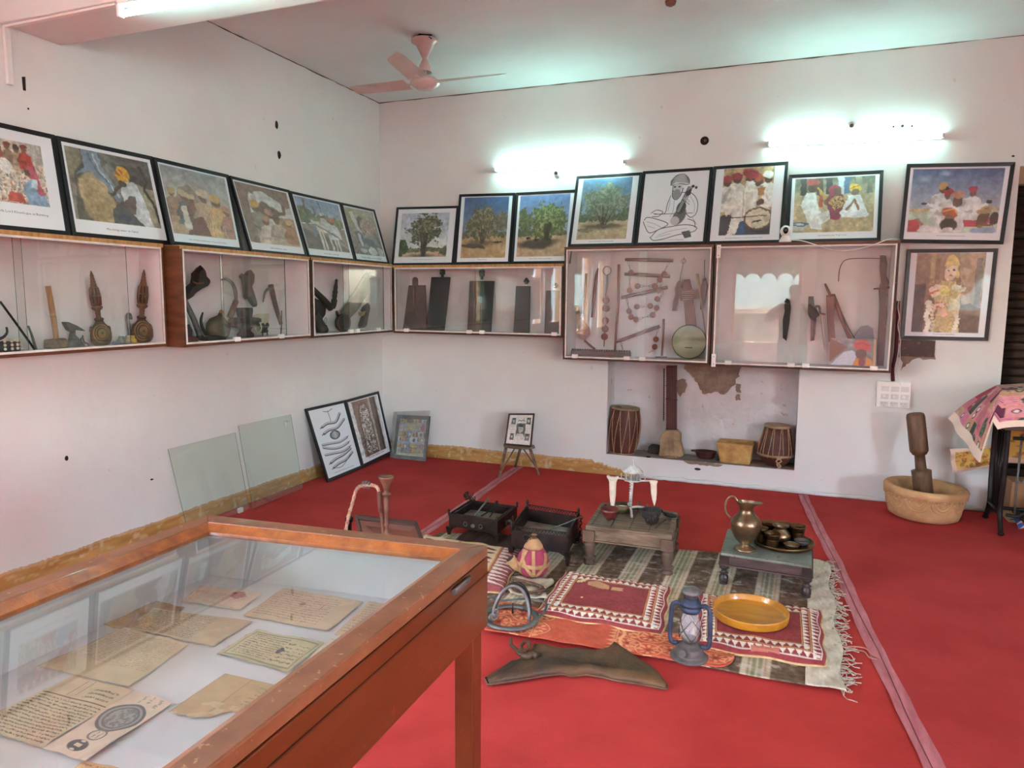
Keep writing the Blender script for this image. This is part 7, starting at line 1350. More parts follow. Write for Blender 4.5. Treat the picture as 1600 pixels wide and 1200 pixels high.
# ================================================================ yellow tray, lantern, leather
z=Zr+.012+.0455; B=at(1172,963,z=z); m=MB(YEL); m.lathe((B.x,B.y,z),(0,0,1),[(0,.160),(.001,.166),(.004,.169),(.008,.170),(.034,.173),(.038,.1728),(.041,.171),(.041,.167),(.039,.165),(.016,.162),(.013,.160),(.0115,.156),(.011,.148),(.0108,0)],56,True,(1,1)); solo('yellow_wooden_tray',m,'round glossy yellow wooden tray on the right-hand red cushion','tray')
t=T('kerosene_lantern','blue hurricane lantern with a dusty base and wire-caged glass on the orange cloth','lantern'); B=at(1076.5,1026,z=.034); B.z=.033; h=at(1077,914,y=B.y).z-B.z; k=h/.34
def lz(pr): return [(a*k,b*k) for a,b in pr]
m=MB(DUSTM); m.lathe(B,(0,0,1),lz([(0,.084),(.006,.086),(.010,.080),(.014,.064),(.018,.060),(.024,.064),(.050,.062),(.056,.056),(.060,.044),(.066,.040),(.075,.030)]),32); t.part('fuel_tank',m,label='dusty brown base'); m=MB(DUSTM); m.tube([B+Vector((-.015,-.06,.04))*k,B+Vector((-.02,-.082,.05))*k],.016*k,12); t.part('filler_cap',m,0)
m=MB(DUSTM); m.lathe(B+Vector((0,0,.075*k)),(0,0,1),lz([(0,.030),(.012,.036),(.02,.03)]),20); t.part('burner',m)
m=MB(MG('lamp_chimney',(246,236,234),.24,1.45,1.0)); m.lathe(B+Vector((0,0,.09*k)),(0,0,1),lz([(0,.032),(.02,.042),(.05,.047),(.08,.043),(.11,.034),(.13,.030)]),28); m.f=m.f[:-2]; m.mi=m.mi[:-2]; m.sm=m.sm[:-2]; gc=t.part('glass_chimney',m)
m=MB(BLUE); m.lathe(B+Vector((0,0,.215*k)),(0,0,1),lz([(0,.036),(.004,.043),(.02,.046),(.024,.040),(.03,.040),(.034,.046),(.048,.044),(.05,.036),(.068,.033)]),28); t.part('hood',m); m=MB(STEEL); m.lathe(B+Vector((0,0,.283*k)),(0,0,1),lz([(0,.028),(.014,.026),(.022,.044),(.030,.046),(.040,.036),(.050,.014),(.052,0)]),28); t.part('chimney_cap',m)
for s_ in (-1,1):
    m=MB(BLUE); m.tube(smoothp([B+Vector((s_*.04,0,.245))*k,B+Vector((s_*.066,0,.25))*k,B+Vector((s_*.084,0,.225))*k,B+Vector((s_*.088,0,.15))*k,B+Vector((s_*.088,0,.085))*k,B+Vector((s_*.078,0,.058))*k,B+Vector((s_*.052,0,.06))*k],5),.0105*k,10); t.part('side_tube',m)
m=MB(IRON)
for a0 in range(4):
    for dr in (1,-1):
        pts=[]
        for i in range(9): f_=i/8; a=a0*PI/2+.3+dr*f_*1.5; r0=.052-.006*abs(f_-.5)*2; pts.append(B+Vector((math.cos(a)*r0,math.sin(a)*r0,.09+.10*f_))*k)
        m.tube(pts,.0013,4)
t.part('wire_guard',m,gc); t.done()
pts=[(757.5,1060),(762,1070),(780,1067),(815,1062),(850,1056),(878,1053),(895,1057),(915,1054),(940,1058),(965,1064),(1000,1069),(1041,1077),(1043,1072),(1030,1055),(1016,1043),(1002,1033),(985,1021),(972,1012),(961,1008),(955,1014),(930,1018),(905,1020),(880,1016),(850,1014),(833,1012),(828,1019),(815,1030),(795,1045)]
P=[at(x,y,z=.02) for x,y in pts]; c=sum(P,Vector())/len(P); n=len(P); m=MB(LEA); rings=[1,.93,.75,.5,.25,.08]; vs=[];hs=[.004,.026,.036,.040,.038,.036]
ctr=[Vector((-1.0+.55*i/(n-1),2.7,0)) for i in range(n)]
def nearc(p): x=min(max(p.x,-.93),-.50); return Vector((x,2.74-.02*math.sin((x+1)*9),.02))
for r_,hh in zip(rings,hs):
    for i,p in enumerate(P): q=nearc(p); w=q+(p-q)*r_; vs.append((w.x,w.y,.011+hh+.007*math.sin(w.x*34+w.y*21)*(r_<1)+.004*math.sin(w.y*70-w.x*20)*(r_<1)))
fs=[(a*n+i,a*n+(i+1)%n,(a+1)*n+(i+1)%n,(a+1)*n+i) for a in range(5) for i in range(n)]+[[5*n+i for i in range(n)],[i for i in range(n)][::-1]]
m.add(vs,fs,True); t=T('leather_bag','long dark brown leather water bag lying flat on the red carpet before the rug','leather bag'); t.part('body',m); m=MB(MDW); m.tube([Vector((p.x,p.y,.020)) for p in P],.0045,6,True); t.part('stitched_seam',m)
m=MB(LEA); m.tube(smoothp([at(798,998,z=.05),at(799,1008,z=.05),at(806,1014,z=.045),at(812,1022,z=.05),at(822,1016,z=.06),at(828,1006,z=.065),at(820,1003,z=.06),at(814,1012,z=.05),at(826,1024,z=.055),at(836,1020,z=.05)],5),.008,7); m.tube(smoothp([at(812,1018,z=.045),at(822,1026,z=.05),at(832,1022,z=.055),at(840,1026,z=.05)],4),.015,8); t.part('tied_neck',m); t.done()
# ================================================================ hookah and panel behind the display table
t=T('hookah','reddish turned wooden hookah with a bent bound pipe behind the display table','hookah'); Yh=3.2; HK=M('hookah_wood',(128,84,62),.6,c2=(88,56,42),scale=9,bump=.4)
b=at(604,838,y=Yh); tp=at(603.5,744,y=Yh); m=MB(HK); m.lathe((b.x,Yh,.0095),(0,0,1),[(0,.07),(.03,.09),(.08,.085),(.12,.05),(.14,.03),(b.z-.02,.026),(b.z,.03)],24); t.part('base',m)
ax=tp-b; L=ax.length; m=MB(HK); m.lathe(b,ax,[(0,.014),(.02*L,.030),(.05*L,.028),(.07*L,.013),(.16*L,.011),(.2*L,.016),(.23*L,.010),(.40*L,.010),(.45*L,.015),(.47*L,.011),(.62*L,.016),(.64*L,.011),(.68*L,.014),(.70*L,.025),(.72*L,.024),(.74*L,.013),(.78*L,.014),(.82*L,.018),(.85*L,.020),(.97*L,.040),(L,.042),(.995*L,.034),(.9*L,.018),(.9*L,0)],20); t.part('stem',m)
m=MB(HK); q=at(599,835,y=Yh); m.tube(smoothp([q,at(597,812,y=Yh),at(594,790,y=Yh),at(592,770,y=Yh)],4),[.009]*13,10); m.tube(smoothp([at(595,800,y=Yh),at(592,768,y=Yh)],3),.0125,10); t.part('inner_pipe',m)
m=MB(CORD); m.use(M('bound_pipe',(196,166,140),.7,c2=(150,116,94),scale=30)); pp=smoothp([at(592,768,y=Yh),at(589,761,y=Yh),at(582,758,y=Yh),at(572,758,y=Yh),at(562,760,y=Yh),at(556,767,y=Yh),at(551,785,y=Yh),at(545,805,y=Yh),at(541,825,y=Yh),at(536,845,y=Yh)],6); m.tube(pp,.0085,9)
for i in range(0,len(pp),3): m.tube([pp[i],pp[min(i+1,len(pp)-1)]],.0105,9)
t.part('bent_pipe',m,label='pale bound pipe'); m=MB(DUSTM); q=at(573,758,y=Yh); 
for dx,dz in ((0,.015),(.01,-.012),(-.012,-.01),(.018,.01),(-.018,.012)): m.ell(q+Vector((dx,0,dz)),(.010,.012,.010),8)
t.part('pipe_joint',m); t.done()
t=T('framed_wood_panel','small dark framed wooden panel standing tilted behind the hookah','panel'); A,B_,=at(553,803,y=3.45),at(650,813.5,y=3.45); C,D=at(662,845,y=3.36),at(562,845,y=3.36); ext=lambda p,q:p+(q-p)*((p.z-.012)/max(1e-3,(p.z-q.z))); C=ext(B_,C);D=ext(A,D)
f_=bil(A,B_,C,D); m=MB(BRND); I=[f_(.06,.08),f_(.94,.08),f_(.94,.92),f_(.06,.92)]; O=[A,B_,C,D]; N=(B_-A).cross(A-D).normalized(); N=N if N.dot(CAM-A)>0 else -N
for i in range(4): j=(i+1)%4; m.hexa([O[i]-N*.02,O[j]-N*.02,I[j]-N*.02,I[i]-N*.02,O[i],O[j],I[j],I[i]])
t.part('frame',m,bevel=.003); m=MB(M('panel_red_wood',(110,56,30),.5,c2=(84,40,22),scale=4,stretch=(1,1,4))); m.prism([p-N*.008 for p in I],-N*.006); t.part('board',m); m=MB(BLACKP); m.lathe((A.x-.02,3.43,.0095),(0,0,1),[(0,.02),(.02,.016),(A.z-.06,.014),(A.z-.05,.022),(A.z-.03,.024),(A.z-.015,.012)],14); t.part('post',m); t.done()
# ================================================================ foreground display table
ZT=.90; FL=Vector((-1.600,1.605,0)); FR=Vector((-.719,1.682,0)); NR=Vector((-.722,-.35,0)); NL=Vector((-1.575,-.35,0)); zb=.676; zin=.727
dn=lambda p,z:Vector((p.x,p.y,z))
t=T('display_table','large varnished brown glass-topped display table full of old papers in the foreground','display table')
O=[FL,FR,NR,NL]; c=sum(O,Vector())/4
def inset(d):
    r_=[]
    for p in O: r_.append(Vector((p.x+(d if p.x<c.x else -d),p.y+(d if p.y<c.y else -d),0)))
    return r_
I1_=inset(.055); m=MB(TABT)
for i in range(4): j=(i+1)%4; m.hexa([dn(O[i],ZT-.03),dn(O[j],ZT-.03),dn(I1_[j],ZT-.03),dn(I1_[i],ZT-.03),dn(O[i],ZT),dn(O[j],ZT),dn(I1_[j],ZT),dn(I1_[i],ZT)])
lid=t.part('lid_frame',m,bevel=.004,label='worn brown lid rim')
I2_=inset(.082); m=MB(TABO)
for i in range(4): j=(i+1)%4; m.hexa([dn(I1_[i],ZT-.03),dn(I1_[j],ZT-.03),dn(I2_[j],ZT-.03),dn(I2_[i],ZT-.03),dn(I1_[i],ZT-.002),dn(I1_[j],ZT-.002),dn(I2_[j],ZT-.018),dn(I2_[i],ZT-.018)])
t.part('moulding',m,lid,label='orange varnished inner moulding')
m=MB(GLT); G=inset(.075); m.add([dn(p,ZT-.022) for p in G],[(0,1,2,3)]); m.add([dn(p,ZT-.026) for p in G],[(3,2,1,0)]); t.part('glass_top',m,lid)
J=inset(.022); m=MB(TABW)
for i in range(4): j=(i+1)%4; m.hexa([dn(O[i],zb),dn(O[j],zb),dn(J[j],zb),dn(J[i],zb),dn(O[i],ZT-.033),dn(O[j],ZT-.033),dn(J[j],ZT-.033),dn(J[i],ZT-.033)])
m.prism([dn(p,zb+.004) for p in J],(0,0,.01)); t.part('case_side',m,bevel=.003)
m=MB(M('lid_edge_line',(84,36,14),.5)); e=inset(-.0015)
for i in range(4): j=(i+1)%4; m.bar(dn(e[i],ZT-.075),dn(e[j],ZT-.075),.003,.004)
t.part('seam_line',m)
m=MB(WTRAY); K=inset(.03); J2=inset(.0225); m.prism([dn(p,zin-.012) for p in J2],(0,0,.012))
for i in range(4): j=(i+1)%4; m.hexa([dn(J2[i],zin),dn(J2[j],zin),dn(K[j],zin),dn(K[i],zin),dn(J2[i],ZT-.032),dn(J2[j],ZT-.032),dn(K[j],ZT-.032),dn(K[i],ZT-.032)])
t.part('white_lining',m,label='white painted inside tray')
m=MB(STEEL); q=at(718,919,x=FR.x-.0); xx=FR.x+.001; hp=at(718,915,x=xx); m.box(xx,xx+.008,hp.y-.045,hp.y+.045,hp.z-.006,hp.z+.006); m.lathe((xx+.008,hp.y-.045,hp.z+.006),(0,1,0),[(0,.004),(.09,.004)],8); t.part('hinge',m,label='small steel hinge')
for p in O:
    m=MB(TABW); sx=1 if p.x<c.x else -1; sy=1 if p.y<c.y else -1; x0=p.x+sx*.012; y0=p.y+sy*.012; xs=sorted((x0,x0+sx*.055)); ys=sorted((y0,y0+sy*.055)); m.box(xs[0],xs[1],ys[0],ys[1],.0095,zb+.003); t.part('leg',m,bevel=.004)
t.done()
# papers
zp=zin+.0015
def paper(label,q,cv,ragged=0,dz=0,seed=0,name='old_document'):
    A,B,C,D=[at(x,y,z=zp+dz) for x,y in q]; fb=bil(A,B,C,D); rs=np.random.RandomState(seed); 
    def rg(k,s): return ragged*(math.sin(k*13+s)+.6*math.sin(k*31+2*s)+.4*math.sin(k*57+s))
    def fn(u,v):
        uu=u; vv=v
        if v==0: vv+=rg(u,1+seed)
        if v==1: vv-=rg(u,3+seed)
        if u==0: uu+=rg(v,5+seed)
        if u==1: uu-=rg(v,7+seed)
        p=fb(uu,vv); p.z=zp+dz+.0012+.0022*math.sin(u*7+v*3+seed)*math.sin(v*6-u*2+seed); p.z=max(p.z,zp+dz+.0004); return p
    m=MB(PAPER); m.grid(fn,cv.w,cv.h,True,cv.lin()); return solo(name,m,label,'document','old papers in the display table')
def old(w,h,c,seed,rows=10,ink=(96,80,66),al=.75,box=(.06,.06,.94,.9),fill=.6,cells=50):
    w=int(w*1.7);h=int(h*1.7);cv=Cv(w,h,c); cv.nz(.05,6,6,seed,3); n=vn(w,h,5,5,seed+4,3); cv.mix((n>.6)*.25,[v*.86 for v in c]); cv.writing(*box,rows,ink,al,seed+8,fill,cells); cv.mix(((cv.U<.012)|(cv.U>.988)|(cv.V<.012)|(cv.V>.988))*.35,[v*.7 for v in c]); return cv
CR=(222,206,170);CT=(214,190,154);CP=(226,206,180)
paper('large cream letter with faint slanting script in the middle row at left',[(196,981),(297,1006),(203,1075),(58,1041)],old(110,120,CR,3,20,(150,134,108),.7,(.05,.05,.95,.7)),.006,0,1)
cv=old(140,120,CR,7,14,(66,54,46),.9,(.04,.36,.97,.97),.66,60); cv.rect(.02,.325,.98,.335,(90,70,60)); cv.line([(.3,.03),(.34,.30)],.008,(80,64,54)); cv.line([(.4,.02),(.44,.27)],.008,(80,64,54)); cv.writing(.55,.1,.92,.3,3,(66,54,46),.85,31,.7,50)
paper('handwritten letter in dark ink with a ruled line, at the lower left',[(115,1056),(211,1079),(66,1169),(-48,1135)],cv,.004,.001,2)
cv=Cv(130,110,CP); cv.nz(.05,6,6,4,3)
cv.ell(.52,.36,.30,.215,(150,146,136),0,.9); cv.ring(.52,.36,.29,.205,.012,(96,92,88)); cv.ring(.52,.36,.24,.165,.008,(96,92,88)); n=vn(130,110,30,30,5,3); cv.mix((n>.55)*(((cv.U-.52)/.22)**2+((cv.V-.36)/.15)**2<1)*.9,(104,104,104)); cv.ring(.55,.68,.12,.06,.012,(120,112,100)); cv.writing(.46,.65,.64,.71,2,(110,100,90),.8,6,.7)
cv.ell(.52,.86,.14,.075,(70,66,62)); cv.rect(.48,.84,.56,.88,(220,204,176)); cv.ell(.42,.87,.02,.02,(220,204,176)); cv.ell(.62,.85,.02,.02,(220,204,176)); cv.writing(.7,.04,.96,.3,3,(130,120,106),.7,9)
# seal sheet: long axis runs from far right to near left
Aq=[(66.5,1170),(213.5,1079),(269.6,1098.5),(133,1190)]
cv2=Cv(130,110); cv2.a=np.rot90(cv.a,1).copy() if False else cv.a; 
cvS=Cv(260,120,CP); cvS.nz(.05,8,5,4,3); cvS.ell(.60,.5,.21,.42,(150,148,140),0,.9); cvS.ring(.60,.5,.205,.41,.03,(90,88,84)); cvS.ring(.60,.5,.16,.31,.02,(96,92,88)); n=vn(260,120,34,18,5,3); cvS.mix((n>.55)*(((cvS.U-.6)/.15)**2+((cvS.V-.5)/.29)**2<1)*.9,(104,104,106)); cvS.ring(.32,.55,.075,.16,.02,(120,112,100)); cvS.writing(.27,.46,.37,.64,2,(110,100,90),.8,6,.7); cvS.ell(.14,.5,.075,.19,(66,62,58)); cvS.rect(.12,.43,.165,.57,(222,204,176)); cvS.ell(.08,.5,.014,.05,(222,204,176)); cvS.ell(.20,.5,.014,.05,(222,204,176)); cvS.writing(.84,.3,.98,.9,3,(130,120,106),.7,9)
paper('cream sheet with three printed oval seals, at the lower left',Aq,cvS,.003,.003,3)
paper('brown sheet under the glass reflection, left of the typed letter',[(150,975),(245,939),(290,951),(200,986)],old(70,50,(190,156,110),11,8,(120,90,60),.5),.006,0,4)
paper('closely written letter in rows of dark script, centre left',[(240,951),(395,971),(332.7,1011),(196,981)],old(110,80,(212,192,156),14,15,(84,70,58),.85,(.03,.05,.70,.93),.66,70),.004,.001,5)
cv=old(100,70,CP,17,9,(170,96,86),.6,(.05,.3,.85,.95)); cv.blob(.72,.3,.12,.16,[(170,80,80),(190,120,110)],3,.5,30); paper('sheet with reddish writing and a red stamp, farthest row at left',[(314,915),(411,927),(374.6,954),(283,940)],cv,.004,.001,6)
cv=old(130,90,CT,20,12,(150,96,84),.75,(.04,.08,.8,.9),.62,60); cv.ell(.42,.38,.035,.05,(140,112,84)); cv.line([(.66,.3),(.67,.5)],.01,(120,90,76)); paper('large tan letter with a round stain, farthest row in the centre',[(443.5,920),(569,940),(511.8,987),(379.8,962)],cv,.003,.001,7)
paper('small tan letter at the right end of the farthest row',[(576.5,941),(640,947),(566,1002),(522,992)],old(80,80,CT,23,12,(140,100,80),.75),.003,.001,8)
cv=old(130,90,(206,196,150),26,11,(70,66,60),.85,(.1,.12,.6,.86),.66,60)
for a in (.045,.06): 
    for s in range(60): x=s/60; 
    cv.rect(a,a*1.4,1-a,a*1.4+.012,(90,86,76),.8);cv.rect(a,1-a*1.4-.012,1-a,1-a*1.4,(90,86,76),.8);cv.rect(a,a*1.4,a+.008,1-a*1.4,(90,86,76),.8);cv.rect(1-a-.008,a*1.4,1-a,1-a*1.4,(90,86,76),.8)
cv.blob(.62,.5,.05,.09,[(70,74,90),(90,94,110)],4,.5,40); cv.writing(.62,.2,.92,.86,6,(80,74,66),.8,44,.6,40); paper('torn greenish printed form with a dotted border and a blot',[(401.5,984),(507,1005),(450.5,1051),(338.5,1021.5)],cv,.012,.001,9)
paper('tan sheet half under the torn form, near the right rim',[(517,999),(572,1006),(478,1078),(438,1066)],old(60,100,CP,29,7,(110,84,66),.7,(.1,.2,.9,.8)),.003,0,10)
cv=old(120,90,(206,176,130),33,8,(120,96,70),.6,(.55,.1,.97,.75)); cv.rect(.36,0,.375,1,(176,146,104)); cv.rect(.0,.58,1,.59,(186,156,112),.6); cv.mix((vn(cv.w,cv.h,8,8,35,2)>.62)*(cv.V>.6)*.6,(224,210,176))
pq=[(354,1054),(461,1082),(391,1144),(300,1123)]; 
A,B,C,D=[at(x,y,z=zp) for x,y in ((352,1053),(472,1081),(398,1147),(262,1114))]; fb=bil(A,B,C,D); m=MB(PAPER); cl=cv.lin()
def torn(u,v):
    lim=1-.30*math.exp(-((u-.60)/.16)**2)-.02*math.sin(u*40); vv=min(v,lim) if v>lim else v; p=fb(u,vv); p.z=zp+.0015+.002*math.sin(u*6)*math.sin(v*5)**2+.006*max(0,.12-u)*8*0; return p
m.grid(torn,cv.w,cv.h,True,cl); solo('old_document',m,'folded brown envelope paper with a large torn bite out of its lower edge',cat='document',group='old papers in the display table')
paper('corner of a tan sheet at the bottom edge of the picture',[(297.5,1179),(345,1188),(322,1212),(262,1206)],old(50,40,(206,182,150),40,4),.004,0,12)
paper('corner of an orange-tan sheet at the bottom left edge of the picture',[(133,1190),(196,1203),(170,1225),(100,1212)],old(50,40,(214,170,110),43,3),.004,0,13)
# ================================================================ the second glass display table, seen in the cabinet glass
def other_table(x0,x1,y0,y1,lab):
    t=T('glazed_table',lab,'display table'); m=MB(TABW); z0,z1=.70,.90
    for a,b,c_,d in ((x0,x1,y0,y0+.03),(x0,x1,y1-.03,y1),(x0,x0+.03,y0+.03,y1-.03),(x1-.03,x1,y0+.03,y1-.03)): m.box(a,b,c_,d,z0,z1)
    m.box(x0,x1,y0,y1,z0-.01,z0); t.part('case_side',m); m=MB(WTRAY); m.box(x0+.03,x1-.03,y0+.03,y1-.03,z0+.001,z0+.02); t.part('white_lining',m); m=MB(TABT); n=5
    for k in range(1,n): y=y0+(y1-y0)*k/n; m.box(x0+.03,x1-.03,y-.015,y+.015,z1-.03,z1-.002)
    t.part('crossbar',m); m=MB(GLT); m.add([(x0+.03,y0+.03,z1),(x1-.03,y0+.03,z1),(x1-.03,y1-.03,z1),(x0+.03,y1-.03,z1)],[(0,1,2,3)]); t.part('glass_top',m)
    for x in (x0+.01,x1-.07):
        for y in (y0+.01,y1-.07): m=MB(TABW); m.box(x,x+.06,y,y+.06,.0095,z0-.01); t.part('leg',m)
    t.done()
other_table(-2.3,-1.2,-3.3,-1.2,'glazed display table with crossbars behind the viewer, seen mirrored in the tall cabinet glass')
# ================================================================ the photographer, seen mirrored in the cabinet glass
def skin_mesh(name,verts,edges,rad,mat,root,sub=2):
    me=bpy.data.meshes.new(name); me.from_pydata([tuple(v) for v in verts],edges,[]); me.materials.append(mat); o=bpy.data.objects.new(name,me); COL.objects.link(o)
    md=o.modifiers.new('skin','SKIN'); 
    if not me.skin_vertices: bpy.context.view_layer.update()
    for i,r_ in enumerate(rad): sv=me.skin_vertices[0].data[i]; sv.radius=(r_,r_) if not isinstance(r_,tuple) else r_; sv.use_root=(i==root)
    md.use_smooth_shade=True; s=o.modifiers.new('sub','SUBSURF'); s.levels=sub; s.render_levels=sub; return o
SKIN=M('skin_brown',(150,104,80),.55,c2=(132,90,68),scale=10); base=Vector((.03,-.30,.0095))
pe=bpy.data.objects.new('person',None); COL.objects.link(pe); pe.location=base; pe['label']='person in dark t-shirt and trousers holding up a phone, mirrored in cabinet glass'; pe['category']='person'
V=[(0,0,.93),(0,-.01,1.10),(0,-.01,1.30),(0,.0,1.45),(0,.02,1.53),(0,.04,1.60),(0,.05,1.70),
   (-.19,-.0,1.42),(-.41,.08,1.22),(-.16,.235,1.50),(.19,.0,1.42),(.41,.08,1.22),(.10,.235,1.50),
   (-.10,0,.88),(-.12,.03,.48),(-.12,-.02,.08),(-.13,.11,.035),(.10,0,.88),(.13,.03,.48),(.13,-.02,.08),(.14,.11,.035)]
E_=[(0,1),(1,2),(2,3),(3,4),(4,5),(5,6),(3,7),(7,8),(8,9),(3,10),(10,11),(11,12),(0,13),(13,14),(14,15),(15,16),(0,17),(17,18),(18,19),(19,20)]
Rr=[(.15,.11),(.14,.10),(.17,.11),(.10,.08),.055,(.082,.095),(.068,.08),.062,.045,.028,.062,.045,.028,.09,.062,.042,.035,.09,.062,.042,.035]
try:
    sk=skin_mesh('body',V,E_,Rr,SKIN,0); sk.parent=pe
    # hands closed round the phone: fingers on the same figure as their own short chains
    hv=[];he=[];hr=[]
    for sx,bx in ((-1,-.085),(1,.035)):
        b=len(hv); hv.append((bx+sx*.03,.225,1.475)); hr.append(.024); hv.append((bx+sx*.02,.240,1.515)); hr.append(.026); he.append((b,b+1))
        for k in range(4): i=len(hv); hv+= [(bx+sx*.012,.262,1.50+.018*k),(bx-sx*.012,.285,1.50+.018*k),(bx-sx*.026,.282,1.502+.018*k)]; hr+=[.0095,.0085,.007]; he+=[(b+1,i),(i,i+1),(i+1,i+2)]
        i=len(hv); hv+=[(bx+sx*.004,.238,1.49),(bx-sx*.022,.248,1.50)]; hr+=[.010,.008]; he+=[(b,i),(i,i+1)]
    ho=skin_mesh('hands',hv,he,hr,SKIN,0,1); ho.parent=pe
    for k in (13,): ho.data.skin_vertices[0].data[13].use_root=True
except Exception as ex: print('skin fail',ex)
def pp(name,m,label=None):
    o=bpy.data.objects.new(name,m.mesh(name,(0,0,0))); COL.objects.link(o); o.parent=pe
    if label:o['label']=label
SHT=M('dark_tshirt',(42,42,48),.9,bump=.3); TRS=M('dark_trousers',(50,50,56),.9,bump=.3); HAIR=M('black_hair',(22,19,18),.7,bump=.6)
m=MB(SHT); m.lathe((0,-.005,.86),(0,0,1),[(0,.185),(.05,.18),(.2,.168),(.34,.185),(.5,.205),(.57,.19),(.62,.11),(.64,.075)],28,True,(1.16,.76)); 
for s in (-1,1): m.tube([(s*.17,0,1.42),(s*.28,.03,1.34),(s*.36,.055,1.27)],[.090,.082,.074],14)
pp('t_shirt',m,'dark t-shirt'); m=MB(TRS); m.lathe((0,0,.80),(0,0,1),[(0,.165),(.06,.178),(.12,.172)],24,True,(1,.68))
for s in (-1,1): m.tube([(s*.10,0,.87),(s*.125,.03,.48),(s*.13,-.015,.07)],[.12,.092,.080],16)
pp('trousers',m); m=MB(BLACKP)
for s in (-1,1): m.ell((s*.135,.05,.045),(.05,.14,.045),16)
pp('shoes',m); m=MB(HAIR); m.ell((0,.030,1.70),(.090,.105,.085),20); pp('hair',m); m=MB(SKIN); m.ell((0,.135,1.63),(.014,.02,.022),10); m.ell((-.085,.05,1.63),(.012,.02,.03),10); m.ell((.085,.05,1.63),(.012,.02,.03),10); m.use(BLACKP); m.ell((-.032,.122,1.655),(.013,.008,.007),8); m.ell((.032,.122,1.655),(.013,.008,.007),8); m.use(M('lips',(130,70,64),.6)); m.ell((0,.122,1.59),(.024,.010,.007),10); pp('face',m)
m=MB(BLACKP); m.box(-.105,.055,-.034,-.026,H0-.042,H0+.036); solo('phone',m,'black phone held up by the mirrored person','phone',bevel=.003)
# ================================================================ outside the windows
GR=M('sandy_ground',(160,152,138),.95,c2=(134,126,112),scale=1.2,bump=.3); m=MB(GR); m.box(-60,60,-60,YF-.2,-.25,-.12); m.box(XR+.2,60,YF-.2,30,-.25,-.12); m.box(-60,XL-.2,YF-.2,30,-.25,-.12); struct('ground',m)
m=MB(M('rubble_wall',(116,100,78),.9,c2=(76,66,54),scale=5,bump=.8,bscale=20,bdist=.03)); m.box(-14,12,-6.6,-6.3,-.12,1.24); m.use(M('coping_stone',(156,134,104),.9)); m.box(-14,12,-6.66,-6.24,1.24,1.38); struct('garden_wall',m)
m=MB(M('pale_brick',(158,170,148),.8,c2=(136,148,126),scale=6)); m.box(-12,12,-18.4,-18.1,-.12,2.3)
for i in range(40): m.lathe((-11.7+i*.6,-18.43,2.3),(0,1,0),[(0,.29),(.36,.29)],20)
struct('boundary_wall',m)
LEAF=M('leaf_green',(58,76,42),.7,c2=(32,48,26),scale=3); BARK=M('bark',(104,84,66),.9,bump=.6)
def tree(x,y,h,r_,seed,lab):
    t=T('garden_tree',lab,'tree','trees outside the windows'); m=MB(BARK); m.tube([(x,y,-.12),(x+.1,y,h*.4),(x,y,h*.72)],[.16,.11,.05],8); t.part('trunk',m); m=MB(LEAF); hc=h*(.8 if h<5 else .46); m.ell((x,y,hc),(r_*.9,r_*.9,r_*.8),18); rs=random.Random(seed)
    for k in range(900 if h<5 else 1500):
        a=rs.uniform(0,2*PI);b=math.acos(rs.uniform(-1,1)); q=r_*rs.uniform(.45,1)*(1+.25*math.sin(a*3+seed)); c=Vector((x+q*math.sin(b)*math.cos(a),y+q*math.sin(b)*math.sin(a),hc+q*.8*math.cos(b))); n=Vector((rs.gauss(0,1),rs.gauss(0,1),rs.gauss(0,1))).normalized(); u=n.orthogonal().normalized()*(.17 if h<5 else .5); w=n.cross(u).normalized()*(.09 if h<5 else .28); m.add([c-u,c-w,c+u,c+w],[(0,1,2,3)])
    t.part('crown',m); t.done()
for i,(x,y,h,r_,lb) in enumerate(((-4.6,-11.5,3.2,1.5,'bushy tree outside, left of the front window axis'),(3.4,-10.5,3.6,1.7,'bushy tree outside, beyond the right front window'),(9.4,1.2,3.6,1.9,'bushy tree outside the right wall window'),(-7.6,-.6,3.2,1.7,'bushy tree outside the left wall windows'),
 (-12,-23,8.2,4.3,'tall tree behind the boundary wall, farthest left'),(-4.6,-24,9,4.4,'tall tree behind the boundary wall, left of the window axis'),(2.6,-23,8.6,4.3,'tall tree behind the boundary wall, straight behind the window'),(10,-24,8.8,4.3,'tall tree behind the boundary wall, right of the window axis'))): tree(x,y,h,r_,i+3,lb)
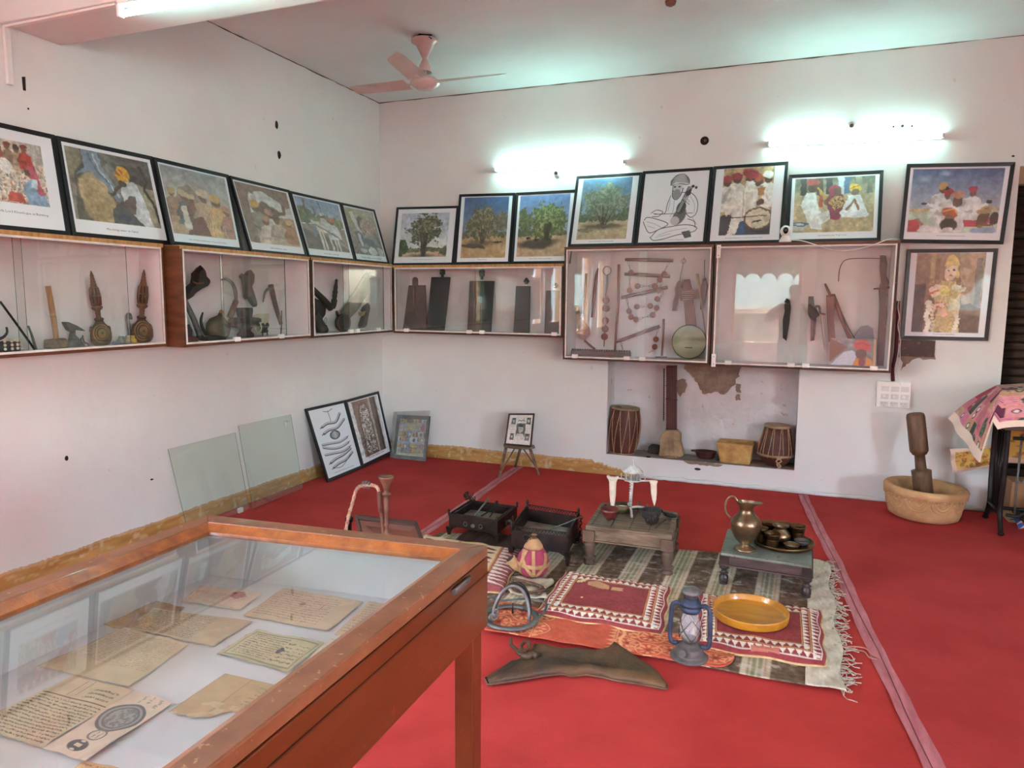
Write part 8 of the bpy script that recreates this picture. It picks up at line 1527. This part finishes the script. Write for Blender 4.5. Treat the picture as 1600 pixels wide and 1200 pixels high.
# ================================================================ light
w=bpy.data.worlds.new('World'); SC.world=w; w.use_nodes=True; nt=w.node_tree; nt.nodes.clear(); o=nt.nodes.new('ShaderNodeOutputWorld'); bg=nt.nodes.new('ShaderNodeBackground'); sky=nt.nodes.new('ShaderNodeTexSky'); sky.sky_type='NISHITA'; sky.sun_disc=False; sky.sun_elevation=math.radians(58); sky.sun_rotation=math.radians(200); sky.dust_density=2.5; nt.links.new(sky.outputs[0],bg.inputs[0]); bg.inputs[1].default_value=SKYST; nt.links.new(bg.outputs[0],o.inputs[0])
sd=bpy.data.lights.new('sun','SUN'); sd.energy=SUNST; sd.angle=.01; sd.color=(1,.97,.92); so=bpy.data.objects.new('sun',sd); COL.objects.link(so); so.rotation_euler=Vector((.22,.62,-1.15)).to_track_quat('-Z','Y').to_euler()
def window_light(name,loc,d,sx,sz,en,col=(.93,.97,1)):
    l=bpy.data.lights.new(name,'AREA'); l.shape='RECTANGLE'; l.cycles.is_portal=True; l.size=sx; l.size_y=sz; l.energy=en; l.color=col; ob=bpy.data.objects.new(name,l); COL.objects.link(ob); ob.location=loc; ob.rotation_euler=Vector(d).to_track_quat('-Z','Z').to_euler(); return ob
for (a,b,z0,z1) in WFr: window_light('daylight_window',((a+b)/2,YF-.22,(z0+z1)/2),(0,1,-.12),b-a,z1-z0,WLE*(b-a)*(z1-z0))
for (a,b,z0,z1) in WRt: window_light('daylight_window',(XR+.22,(a+b)/2,(z0+z1)/2),(-1,0,-.12),b-a,z1-z0,WLE*.8*(b-a)*(z1-z0))
for (a,b,z0,z1) in WL: window_light('daylight_window',(XL-.22,(a+b)/2,(z0+z1)/2),(1,0,-.12),b-a,z1-z0,WLE*.6*(b-a)*(z1-z0))
vs=SC.view_settings; vs.view_transform='Standard'; vs.look='None'; vs.gamma=1; vs.use_curve_mapping=False; vs.exposure=EXPO
SC.cycles.max_bounces=8; SC.cycles.diffuse_bounces=4; SC.cycles.glossy_bounces=4; SC.cycles.transparent_max_bounces=16; SC.cycles.transmission_bounces=6; SC.cycles.use_denoising=True; SC.cycles.sample_clamp_indirect=8; SC.cycles.caustics_reflective=False; SC.cycles.caustics_refractive=False
